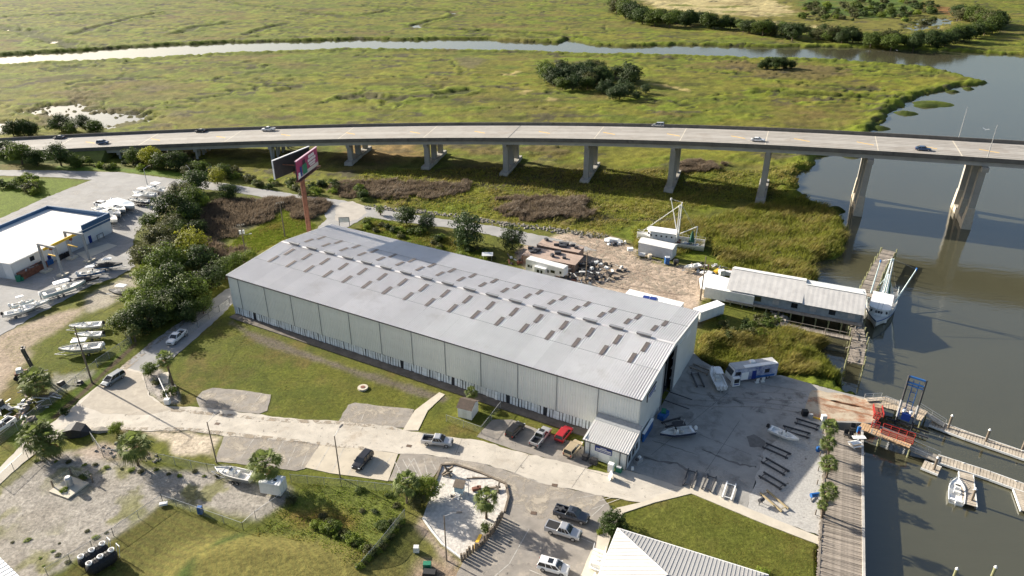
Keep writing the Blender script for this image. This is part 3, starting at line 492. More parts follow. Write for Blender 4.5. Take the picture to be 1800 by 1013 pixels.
# expansion joints and yellow chevrons of the painted median
for px, w in ((60, .5), (250, .5), (370, .35), (610, .35), (750, .35), (886, .5), (1040, .35), (1190, .35), (1360, .35), (1545, .35), (1700, .5)):
    i = at_px(px); a, b = along(i, .5, -.843), along(i, BR_W - .5, -.843); d = Vector((w / 2, 0, 0)); MB().add([a - d, a + d, b + d, b - d], [(0, 1, 2, 3)]).build('expansion_joint', m_patch if px not in (886,) else m_dark, bridge)
for px in range(-100, 1900, 58):
    f = (px - PXS[0]) / (PXS[1] - PXS[0]); i = int(f); t = f - i; c = along(i, BR_W * .52, -.842).lerp(along(i + 1, BR_W * .52, -.842), t); d = (FRONT[i + 1] - FRONT[i]).normalized(); n = Vector((-d.y, d.x, 0))
    if (px // 58) % 2 == 0: a = c - d * 2.6 + n * 1.5; b = c + d * 2.6 - n * 1.5; e = n * .38; MB().add([a - e, b - e, b + e, a + e], [(0, 1, 2, 3)]).build('yellow_dash', m_ypaint, bridge)
m_track = M('deck_wheel_track', (.225, .21, .19), .9, .15, .3)
for o in (3.6, 5.4, 7.6, 9.4, 14.6, 16.4, 18.6, 20.4):
    mb = MB(); mb.loft([[along(i, o - .42, -.846), along(i, o + .42, -.846)] for i in range(len(FRONT))], caps=False, closed=False); tag(mb.build('wheel_track', m_track, bridge))
for px, off, h, lab in ((1708, BR_W - .2, 10.5, 'tall thin light mast on the far parapet of the bridge'), (1736, .2, 10.5, 'tall thin light mast on the near parapet of the bridge at the river pier')):
    f = (px - PXS[0]) / (PXS[1] - PXS[0]); i = int(f); c = along(i, off).lerp(along(i + 1, off), f - i)
    tag(MB().tube([(0, 0, -.6), (0, 0, h)], [.13, .07], 6).build('light_mast', m_galv, None, c), lab, 'mast', 'light masts on the bridge')
def deck_spot(px, py): # place on the bridge deck and the heading of the road there
    z = bz(px) - .85; p = G(px, py, z)
    i = int(np.argmin([(along(k, 12) - p).length for k in range(len(FRONT))])); d = FRONT[min(i + 1, 45)] - FRONT[max(i - 1, 0)]
    # exact deck height at the nearest station
    q = min(range(len(FRONT) - 1), key=lambda k: abs((FRONT[k] - p).dot((FRONT[k + 1] - FRONT[k]).normalized())) + abs((FRONT[k + 1] - p).dot((FRONT[k + 1] - FRONT[k]).normalized())))
    L = (FRONT[q + 1] - FRONT[q]); t = max(0, min(1, (p - FRONT[q]).dot(L) / L.length_squared)); p.z = FRONT[q].z + L.z * t - .84
    return p, math.atan2(d.y, d.x), -math.atan2(d.z, math.hypot(d.x, d.y))
# embankment under the low west end
mb = MB(); rings = []
for i in range(0, at_px(215)): rings.append([along(i, -7, -FRONT[i].z - 1.2), along(i, .2, -1.2), along(i, BR_W - .2, -1.2), along(i, BR_W + 8, -FRONT[i].z - 1.2)])
tag(mb.loft(rings).build('embankment', M('embankment_grass', (.12, .14, .03), .95, .25, .5, bump=.4, bscale=3)), kind='structure')
# ---------------------------------------------------------------- warehouse
BA = Vector((-69.6, 158.8, 0)); BTH = -.5043; BL, BW, BE, BRG = 106.25, 37.45, 10.95, 12.7
wh = thing('boat_warehouse', 'huge low-gabled white metal boat storage warehouse with ribbed roof', 'warehouse', BA, BTH)
m_wall = M('pale_wall_metal', (.76, .77, .74), .5, .05, .3, metal=.05, dirt=((.60, .61, .55), .35, .60), rnd=.03)
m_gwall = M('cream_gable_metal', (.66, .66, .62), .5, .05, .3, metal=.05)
m_roof = M('ribbed_roof_metal', (.58, .565, .565), .5, .07, .12, metal=.1, dirt=((.51, .49, .48), .07, .56))
m_skyl = M('dirty_skylight', (.12, .10, .09), .5, .2, 1.0)
m_skirt = M('flaking_white_board', (.72, .76, .78), .7, .18, .8, dirt=((.4, .42, .41), .7, .63), rnd=.12)
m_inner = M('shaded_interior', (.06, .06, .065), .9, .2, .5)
bays = [0, 3.2, 12.0, 20.4, 29.0, 37.8, 46.5, 55.0, 63.5, 72.2, 80.8, 89.4, 98.0, BL]
SK = 2.35                                                   # height of the boarded skirt
def ribbed(L, z0, z1, pitch=.5, d=.085, off=0.0):           # vertical ribbed sheet in the xz plane facing -y
    mb = MB(); xs = []; n = max(2, int(L / pitch)); p = L / n
    for i in range(n): xs += [(i * p, 0), (i * p + p * .58, 0), (i * p + p * .68, -d), (i * p + p * .9, -d)]
    xs.append((L, 0)); mb.loft([[(x, y, z0) for x, y in xs], [(x, y, z1) for x, y in xs]], caps=False, closed=False); return mb
for i in range(len(bays) - 1):
    L = bays[i + 1] - bays[i] - .14
    ribbed(L, SK, BE - .1).build('wall_panel', m_wall, wh, (bays[i] + .07, 0, 0))
    MB().box(bays[i], -.06, (BE + SK) / 2, .11, .14, BE - SK).build('downpipe', m_steel if i else m_wall, wh)
sk = MB().box(0, 0, 0, .58, .06, 1.9, rx=0).mesh('skirt_board', m_skirt)
for k in range(150):
    if random.random() < .045: continue
    x = .5 + k * (BL - .8) / 150; o = ob('skirt_board', sk, wh, (x, .12 + random.uniform(-.1, .06), 1.28 + random.uniform(-.06, .05))); o.rotation_euler = (random.uniform(-.10, .03), random.uniform(-.03, .03), random.uniform(-.12, .12)); o.scale.x = random.uniform(.75, 1.12)
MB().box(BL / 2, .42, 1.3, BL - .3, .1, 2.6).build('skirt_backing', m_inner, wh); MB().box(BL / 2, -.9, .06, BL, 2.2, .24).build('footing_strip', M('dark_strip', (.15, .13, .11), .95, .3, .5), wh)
# roof: two ribbed slopes with a small overhang
RSH = M('ribbed_roof_sheet', (.58, .565, .565), .5, .06, .12, metal=.1, dirt=((.50, .48, .47), .09, .55), rnd=.055)
def roof_course(y0, z0, y1, z1):
    pw = (BL + .5) / 24
    for k in range(24):
        n = 9; p = pw / n; xs = []; x0 = -.25 + k * pw; mb = MB(); lift = random.choice((0, .006, .012))
        for i in range(n): xs += [(x0 + i * p, 0), (x0 + i * p + p * .55, 0), (x0 + i * p + p * .66, .08), (x0 + i * p + p * .89, .08)]
        xs.append((x0 + pw, 0)); mb.loft([[(x, y0, z0 + h + lift) for x, h in xs], [(x, y1, z1 + h + lift) for x, h in xs]], caps=False, closed=False).build('roof_sheet', RSH, wh)
sl = (BRG - BE) / (BW / 2)
for y0, y1 in ((-.3, BW * .245), (BW * .245, BW / 2), (BW + .3, BW * .755), (BW * .755, BW / 2)):
    zz = [BE + sl * (y if y <= BW / 2 else BW - y) for y in (y0, y1)]; roof_course(y0, zz[0], y1, zz[1] + (.02 if y1 != BW / 2 else 0))
MB().box(BL / 2, -.36, BE - .12, BL + .6, .14, .2).build('gutter', m_dark, wh); MB().box(BL / 2, BW + .36, BE - .12, BL + .6, .14, .2).build('gutter', m_steel, wh)
MB().loft([[(-.3, BW / 2 - .4, BRG + .09), (-.3, BW / 2, BRG + .15), (-.3, BW / 2 + .4, BRG + .09)], [(BL + .3, BW / 2 - .4, BRG + .09), (BL + .3, BW / 2, BRG + .15), (BL + .3, BW / 2 + .4, BRG + .09)]], caps=False, closed=False).build('ridge_cap', m_roof, wh)
for e in (-.3, BL + .3):
    for y0, y1 in ((-.3, BW / 2), (BW + .3, BW / 2)): MB().bar((e, y0, BE - .3 * sl + .02), (e, y1, BRG + .02), .14, .22).build('gable_trim', m_gwall, wh)
for y, z in ((BW * .245, BE + BW * .245 * sl), (BW * .755, BE + BW * .245 * sl)): MB().box(BL / 2, y, z + .105, BL + .4, .12, .03).build('roof_seam', m_steel, wh)
def on_roof(y): return BE + sl * (y if y < BW / 2 else BW - y)
skm = {}
NS = 17
for r, (fy, ln, sh) in enumerate(((.285, 3.4, 0), (.405, 3.4, -.1), (.625, 3.0, .2), (.72, 3.0, .1))):
    y = fy * BW; tilt = math.atan(sl) * (1 if y < BW / 2 else -1); me = MB().box(0, 0, 0, .85, ln, .05).mesh('skylight', m_skyl)
    for k in range(NS):
        x = 4.6 + k * (BL - 8) / (NS - .6) + (1.2 if r % 2 else 0) + sh
        o = ob('skylight', me, wh, (x, y, on_roof(y) + .13)); o.rotation_euler = (tilt, 0, 0)
vm = MB().box(0, 0, .34, 3.1, .8, .16).box(0, 0, .14, 2.9, .42, .3).mesh('ridge_vent', [M('vent_grey', (.17, .165, .165), .6, .1)])
cap_me = MB().box(0, 0, .45, 3.1, .34, .06).mesh('vent_cap', m_galv)
for k in range(NS): o = ob('ridge_vent', vm, wh, (4.2 + k * (BL - 7.5) / (NS - .5), BW * .5, BRG + .14)); ob('vent_cap', cap_me, o)
# plain far and end walls
MB().box(BL / 2, BW, BE / 2, BL, .12, BE).build('rear_wall', m_wall, wh)
def gable(x, y0, y1, name, mat, zb=0.0):
    mb = MB(); ys = sorted({y0, y1} | ({BW / 2} if y0 < BW / 2 < y1 else set())); t = .06
    prof = [(y0, zb)] + [(y1, zb)] + [(y, on_roof(y) - .12) for y in reversed(ys)]
    mb.loft([[(x - t, y, z) for y, z in prof], [(x + t, y, z) for y, z in prof]]); return mb.build(name, mat, wh)
gable(0, 0, BW, 'end_wall', m_wall)
D0, D1, DT = 13.2, 21.0, 11.2
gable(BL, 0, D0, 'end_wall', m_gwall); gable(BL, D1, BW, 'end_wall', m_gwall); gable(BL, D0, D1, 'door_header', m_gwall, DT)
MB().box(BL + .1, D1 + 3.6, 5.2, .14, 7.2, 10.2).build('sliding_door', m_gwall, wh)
for y in (D0, D1): MB().box(BL, y, DT / 2, .5, .3, DT).build('door_jamb', m_galv, wh)
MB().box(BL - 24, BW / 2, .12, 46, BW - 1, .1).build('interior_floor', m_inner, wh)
for y in (D0 - .9, D1 + .9):                                 # boat racks inside the open door
    for k in range(6):
        for z in (3.1, 5.6, 8.1): MB().bar((BL - .4 - k * 3.4, y - 1.4, z), (BL - .4 - k * 3.4, y + 1.4, z), .2, .2).build('rack_arm', m_galv, wh)
        MB().bar((BL - 1.6 - k * 3.4, y, 0), (BL - 1.6 - k * 3.4, y, 9.8), .25, .25).build('rack_post', m_galv, wh)
for z in (1.2, 2.6): MB().bar((BL - 3, D0 + 1.2 + z, z), (BL + 5.5, D0 + 1.2 + z, z - .6), .18, .14).build('rack_rail', m_dark, wh)
sg = MB().box(BL + .16, 6.0, 8.9, .14, 4.6, 1.5).build('wall_sign', m_white, wh)
MB().box(BL + .24, 6.0, 9.15, .03, 4.0, .5).box(BL + .24, 6.2, 8.55, .03, 3.2, .22).build('sign_lettering', m_navy, sg)
MB().box(BL + .16, 3.55, 8.9, .18, .18, 1.7).box(BL + .16, 6.0, 9.72, .18, 5.0, .18).build('sign_frame', m_dark, sg)
MB().box(BL + .07, 8.5, 7.7, .06, .5, .5).build('wall_vent', m_dark, wh); MB().box(BL + .07, 27.5, 7.4, .06, .5, .5).build('wall_vent', m_dark, wh); MB().box(BL + .08, 30, 9.2, .05, 3.2, 1.2).build('wall_sign', m_white, wh)
tag(MB().box(0, 0, 1.0, .35, 5.2, 1.9).box(0, 0, 2.05, .5, 5.3, .2, mi=1).build('tarp_rack', [m_blue, m_white], None, wh.matrix_basis @ Vector((BL + .6, 4.4, .06)), BTH), 'long blue board rack leaning on the warehouse gable beside the office', 'rack')
# office at the corner
of = thing('marina_office', 'small metal lean-to office with white roof at the warehouse corner', 'office', BA + Vector((math.cos(BTH), math.sin(BTH), 0)) * (BL - 7.6) + Vector((math.sin(BTH), -math.cos(BTH), 0)) * 7.0, BTH)
OL, OD, OH = 8.2, 6.9, 3.9
ribbed(OL, 0, OH, .38, .04).build('front_wall', m_wall, of); MB().box(0, OD / 2, OH / 2 + .2, .1, OD, OH + .4).build('side_wall', m_wall, of)
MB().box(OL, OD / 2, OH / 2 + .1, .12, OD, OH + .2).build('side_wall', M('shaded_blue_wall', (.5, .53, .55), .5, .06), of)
mb = MB(); n = 20; p = (OL + .7) / n; xs = []
for i in range(n): xs += [(-.35 + i * p, 0), (-.35 + i * p + p * .6, 0), (-.35 + i * p + p * .7, .05), (-.35 + i * p + p * .9, .05)]
xs.append((OL + .35, 0)); mb.loft([[(x, -.4, OH + .05 + h) for x, h in xs], [(x, OD - 1.9, OH + .9 + h) for x, h in xs]], caps=False, closed=False).build('roof', M('office_roof', (.50, .49, .48), .5, .06, .5), of)
MB().add([(-.3, OD - 1.9, OH + .95), (OL + .3, OD - 1.9, OH + .95), (OL + .3, OD - .1, OH + 1.5), (-.3, OD - .1, OH + 1.5)], [(0, 1, 2, 3)]).build('roof_flashing', m_steel, of)
for x in (0, 1.05, OL - 1.3, OL): MB().box(x, -.08, OH / 2, .16, .12, OH).build('corner_trim', m_dark, of)
MB().box(OL / 2, -.45, OH - .02, OL + .75, .1, .16).build('fascia', m_dark, of); MB().box(OL + .38, OD / 2 - 1, OH + .45, .08, OD - 2, .2, rx=math.atan(.85 / 4.6)).build('fascia', m_dark, of)
so = MB().box(3.7, -.1, 2.75, 3.3, .08, 1.25).build('blue_sign', m_navy, of)
mb = MB()
for row, z, h in ((0, 3.12, .16), (1, 2.78, .26), (2, 2.42, .12)):
    x = 2.3 if row else 3.1
    while x < (5.1 if row else 4.3): w = random.uniform(.1, .22); mb.box(x + w / 2, -.15, z, w, .02, h); x += w + .06
mb.build('sign_lettering', m_white, so)
MB().box(3.9, -.08, 1.35, 2.1, .06, 1.5).build('white_notice_board', m_white, of)
for y in (1.2, 3.2, 5.0): MB().box(OL + .08, y, 1.9, .06, 1.1, 1.5).build('window', m_glass, of)
def atof(x, y, z=0): return of.matrix_basis @ Vector((x, y, z))
tag(MB().box(0, 0, .5, .9, .8, 1.0).box(0, 0, 1.05, .95, .85, .14, mi=1).build('ice_chest', [m_dark, m_black], None, atof(.6, -1.0), BTH), 'black cabinet at the left of the office front', 'cabinet')
tag(MB().box(0, 0, .55, 1.4, .9, 1.1, tp=.9).box(0, 0, 1.12, 1.2, .8, .1, mi=1).build('grill', [m_dark, m_black], None, atof(2.4, -1.2), BTH), 'black covered grill on the slab before the office', 'grill')
tag(MB().box(0, 0, .8, 1.0, .8, 1.6).box(0, 0, 1.7, 1.1, .9, .22, tp=.9).build('ice_freezer', m_white, None, atof(5.9, -1.6), BTH), 'tall white freezer box before the office', 'freezer')
tag(MB().box(0, 0, .5, 1.1, .8, 1.0).box(0, 0, 1.06, .9, .7, .14, mi=1).build('green_bin', [m_green, m_wht2], None, atof(7.2, -1.0), BTH), 'green bin with pale lid at the office corner', 'bin')
tag(MB().box(0, 0, .8, .06, 1.1, 1.4, ry=.25).box(.45, 0, .8, .06, 1.1, 1.4, ry=-.25).build('sandwich_board', m_white, None, atof(6.6, -3.6), BTH + .6), 'white folding sandwich board at the road edge before the office', 'sign')
tag(MB().box(0, 0, .4, 1.6, .7, .8).box(.4, .2, .9, .5, .4, .5, mi=1).box(-.5, 0, .95, .5, .5, .4, mi=2).build('supply_cart', [m_galv, m_white, m_dark], None, atof(OL + 1.3, 3.0), BTH + 1.2), 'cart of white and dark gear beside the office wall', 'cart')
tag(MB().box(0, 0, .35, .5, .4, .7, tp=.8).build('white_bucket', m_white, None, atof(OL + 1.0, .6)), 'white bucket on the apron at the office corner', 'bucket')
mb = MB().box(0, 0, .55, 2.6, 1.3, 1.1).box(.3, .1, 1.25, 1.3, .9, .5, rz=.4, mi=1); tag(mb.build('gear_heap', [m_blue, m_green], None, wh.matrix_basis @ Vector((BL + 1.5, 11.2, .06)), BTH + 1.4), 'heap of blue and green gear beside the open warehouse door', 'gear')
# ---------------------------------------------------------------- vehicles
def paintmat(name, c, metal=.2): return M(name, c, .32, .05, 1, metal=metal, coat=.6)
VP = {'white': paintmat('paint_white', (.72, .72, .72), 0), 'silver': paintmat('paint_silver', (.5, .5, .51), .5), 'grey': paintmat('paint_grey', (.22, .24, .25), .4), 'black': paintmat('paint_black', (.018, .018, .022)), 'red': paintmat('paint_red', (.42, .02, .03)),
      'tan': paintmat('paint_tan', (.45, .36, .24), .3), 'charcoal': paintmat('paint_charcoal', (.07, .08, .10), .4), 'blue': paintmat('paint_blue', (.05, .1, .2), .3)}
m_tail = M('tail_lamp_red', (.4, .01, .01), .3, .05); m_lamp = M('headlamp_clear', (.7, .72, .75), .15, .05, spec=.8); m_rim = M('alloy_rim', (.45, .45, .46), .35, .1, 3, metal=.7)
VK = {  # L, W, H, belt, body stations (x, top, width), cabin bottom x0 x1, cabin top x0 x1, wheel x, wheel r
 'sedan': (4.75, 1.84, 1.45, .93, [(-.5, .72, .84), (-.47, .95, .94), (-.3, .98, 1), (.15, .94, 1), (.42, .80, .95), (.5, .58, .80)], -.42, .22, -.24, .06, (-.30, .31), .33),
 'suv': (4.85, 1.94, 1.75, 1.06, [(-.5, .80, .88), (-.48, 1.05, .96), (-.2, 1.08, 1), (.2, 1.08, 1), (.44, .98, .96), (.5, .70, .84)], -.485, .27, -.43, .10, (-.29, .31), .38),
 'van': (5.05, 1.98, 1.78, 1.02, [(-.5, .80, .88), (-.48, 1.02, .96), (-.2, 1.04, 1), (.2, 1.04, 1), (.42, .90, .95), (.5, .66, .80)], -.49, .33, -.45, .10, (-.29, .32), .34),
 'pickup': (5.9, 2.02, 1.93, 1.2, [(-.13, 1.2, 1), (.0, 1.2, 1), (.22, 1.2, 1), (.46, 1.12, .97), (.5, .75, .88)], -.135, .24, -.09, .12, (-.31, .33), .41)}
def vehicle(name, kind, col, label, cat, loc, rz, group=None, bed=None, roofc=None, pitch=0.0):
    L, Wd, Hh, belt, st, c0, c1, t0, t1, wx, wr = VK[kind]; b = VP[col]; t = thing(name, label, cat, loc, rz, group); t.rotation_euler = (0, pitch, rz); zb = .3 if kind != 'pickup' else .42
    def ring(x, w, zt): h = Wd / 2 * w; return [(x * L, -h * .92, zb), (x * L, -h, zb + .16), (x * L, -h, zt - .2), (x * L, -h * .90, zt - .02), (x * L, -h * .6, zt + .02), (x * L, h * .6, zt + .02), (x * L, h * .90, zt - .02), (x * L, h, zt - .2), (x * L, h, zb + .16), (x * L, h * .92, zb)]
    mb = MB().loft([ring(x, w, z) for x, z, w in st])
    if kind == 'pickup':
        xr = -.5 * L; xf = -.13 * L; m_ = (xr + xf) / 2; ln = xf - xr
        for s in (-1, 1): mb.box(m_, s * (Wd / 2 - .09), .84, ln, .18, .84)
        mb.box(xr + .08, 0, .86, .16, Wd - .2, .8); mb.box(m_, 0, .62, ln, Wd - .2, .3)
    mb.build('body', b, t, smooth=False)
    if kind == 'pickup': MB().box((-.5 - .13) / 2 * L, 0, .80 if bed != 'cover' else 1.2, .35 * L, Wd - .4, .06).build('bed_liner' if bed != 'cover' else 'bed_cover', m_black, t)
    if bed == 'load':
        o = MB()
        for k in range(7): o.box(random.uniform(-.45, -.18) * L, random.uniform(-.6, .6), random.uniform(1.0, 1.35), random.uniform(.4, .9), random.uniform(.3, .6), random.uniform(.3, .5), random.uniform(0, 3))
        tag(o.build('cargo_gear', m_dark, t))
    wb = Wd / 2 * .93; wt = Wd / 2 * .76; zb2 = belt + .0; zt = Hh - .06
    B = [(c0 * L, -wb, zb2), (c1 * L, -wb, zb2), (c1 * L, wb, zb2), (c0 * L, wb, zb2)]; T = [(t0 * L, -wt, zt), (t1 * L, -wt, zt), (t1 * L, wt, zt), (t0 * L, wt, zt)]
    g = MB().add(B + T, [(0, 1, 5, 4), (1, 2, 6, 5), (2, 3, 7, 6), (3, 0, 4, 7)]).build('windows', m_glass, t)
    mb = MB()
    for i in range(4): mb.bar(B[i], T[i], .1, .07)
    for s in (-1, 1):
        for f in (.38, .68):
            mb.bar(((c0 + (c1 - c0) * f) * L, s * wb, zb2), ((t0 + (t1 - t0) * f) * L, s * wt, zt), .09, .05)
    mb.build('pillars', b, t)
    r = MB().loft([[(t0 * L - .03, -wt - .03, zt - .02), (t1 * L + .04, -wt - .03, zt - .02), (t1 * L + .04, wt + .03, zt - .02), (t0 * L - .03, wt + .03, zt - .02)], [(t0 * L + .1, -wt + .1, Hh), (t1 * L - .12, -wt + .1, Hh), (t1 * L - .12, wt - .1, Hh), (t0 * L + .1, wt - .1, Hh)]]).build('roof', b, t)
    if roofc: MB().box((t0 + t1) / 2 * L + .35, 0, Hh + .004, .8, wt * 1.3, .02).build('sunroof', m_glass, r)
    for sx in wx:
        for s in (-1, 1):
            y = s * (Wd / 2 - .10); w = MB().tube([(sx * L, y - .12, wr), (sx * L, y + .12, wr)], wr, 14).build('wheel', m_black, t)
            MB().tube([(sx * L, y + s * .11, wr), (sx * L, y + s * .135, wr)], wr * .62, 10).build('rim', m_rim, w)
    for s in (-1, 1):
        MB().box(.48 * L, s * Wd * .36, st[-2][1] - .22, .12, .34, .16).build('headlight', m_lamp, t); MB().box(-.497 * L, s * Wd * .40, belt - .25, .05, .2, .3).build('tail_light', m_tail, t)
        MB().box(c1 * L - .25, s * (Wd / 2 + .08), belt + .08, .16, .18, .14).build('mirror', b, t)
    MB().box(.498 * L, 0, zb + .2, .08, Wd * .8, .24).build('bumper', m_dark if col != 'white' else m_galv, t); MB().box(-.5 * L, 0, zb + .18, .08, Wd * .85, .2).build('bumper', m_dark, t)
    MB().box(.50 * L - .02, 0, st[-2][1] - .3, .06, Wd * .5, .18).build('grille', m_black, t)
    return t
def car_px(name, kind, col, label, cat, rear, front, **k):   # rear and front bumper feet as pixels
    a, b = G(*rear, .5), G(*front, .5); m = (a + b) / 2; return vehicle(name, kind, col, label, cat, (m.x, m.y, .06), ang(a, b), **k)
car_px('pickup_truck', 'pickup', 'white', 'white pickup driving up the lane by the warehouse lawn', 'pickup', (323, 584), (298, 606))
car_px('minivan', 'van', 'grey', 'grey minivan driving at the bend of the lane', 'van', (214, 658), (184, 677))
car_px('pickup_truck', 'pickup', 'silver', 'silver pickup driving along the concrete road below the small shed', 'pickup', (741, 774), (797, 780))
car_px('parked_suv', 'suv', 'black', 'black sport utility parked in the pale concrete lot', 'car', (652, 795), (623, 827))
car_px('parked_suv', 'suv', 'black', 'black sport utility parked nearest the shed below the warehouse', 'car', (893, 770), (918, 744), group='vehicles parked under the warehouse wall')
car_px('pickup_truck', 'pickup', 'silver', 'silver pickup with open bed parked between the black and red cars', 'pickup', (935, 788), (965, 752), group='vehicles parked under the warehouse wall', roofc=1)
car_px('parked_suv', 'suv', 'red', 'red car parked under the warehouse wall', 'car', (981, 777), (1001, 752), group='vehicles parked under the warehouse wall')
car_px('parked_van', 'suv', 'tan', 'tan wagon parked last in the row beside the office', 'car', (996, 803), (1018, 777), group='vehicles parked under the warehouse wall')
car_px('pickup_truck', 'pickup', 'charcoal', 'charcoal pickup with gear in its bed by the footpath', 'pickup', (973, 897), (1037, 916), bed='load', roofc=1)
car_px('pickup_truck', 'pickup', 'silver', 'silver pickup with black bed cover parked beside the charcoal one', 'pickup', (959, 925), (1022, 945), bed='cover')
car_px('parked_suv', 'suv', 'white', 'white sport utility with sunroof at the bottom of the lot', 'car', (944, 990), (1002, 1006), roofc=1)
car_px('pickup_truck', 'pickup', 'white', 'white pickup at the left edge beside the scrap heap', 'pickup', (20, 740), (-20, 768))
car_px('parked_suv', 'suv', 'white', 'white sport utility parked at the end of the covered boats', 'car', (186, 361), (166, 357))
for (px, py, k, c, rev, lab, cat) in ((104, 243, 'sedan', 'charcoal', 1, 'dark sedan at the western end of the bridge', 'car'), (181, 252, 'suv', 'blue', 0, 'dark sport utility in the near lane at the west of the bridge', 'car'), (352, 230, 'sedan', 'black', 1, 'black sedan in the far lane above the billboard thicket', 'car'),
        (472, 228, 'pickup', 'white', 1, 'white pickup crossing the bridge in the far lane', 'pickup'), (1157, 222, 'suv', 'silver', 1, 'silver car in the far lane right of the bridge middle', 'car'), (1332, 248, 'sedan', 'white', 0, 'white sedan in the near lane of the bridge', 'car'), (1622, 265, 'sedan', 'blue', 0, 'dark sedan in the near lane over the river', 'car')):
    p, h, pt = deck_spot(px, py); vehicle('pickup_truck' if k == 'pickup' else 'car', k, c, lab, cat, p, h + (math.pi if rev else 0), 'traffic on the bridge', pitch=-pt if rev else pt)
# ---------------------------------------------------------------- boats
BH = {k: M('hull_' + k, c, .22, .04, 1, coat=.4) for k, c in (('white', (.8, .8, .78)), ('navy', (.015, .03, .09)), ('blue', (.06, .16, .34)), ('ice', (.55, .66, .70)), ('green', (.09, .12, .06)), ('grey', (.45, .46, .46)), ('black', (.02, .02, .025)))}
def hull_rings(L, B, Hs, flare=1.0, n=9, keel=0.0):
    out = []; inn = []
    for i in range(n):
        t = i / (n - 1); x = -L / 2 + L * t; b = B / 2 * (1 - max(0, (t - .45) / .55) ** 2.2) * (.93 + .07 * min(1, t * 4)); b = max(b, .03)
        zs = Hs * (1 + .22 * t ** 2); zk = keel + Hs * .62 * max(0, (t - .62) / .38) ** 2; zc = zk + Hs * (.22 + .25 * t)
        out.append([(x, -b, zs), (x, -b * .82 * flare, zc), (x, 0, zk), (x, b * .82 * flare, zc), (x, b, zs)])
        bi = max(b - .16, .02); zf = Hs * .52 if t < .72 else zs - .12
        inn.append([(x + (.1 if i == 0 else 0), -b, zs + .02), (x, -bi, zs + .02), (x, -bi * .95, zf), (x, bi * .95, zf), (x, bi, zs + .02), (x, b, zs + .02)])
    return out, inn
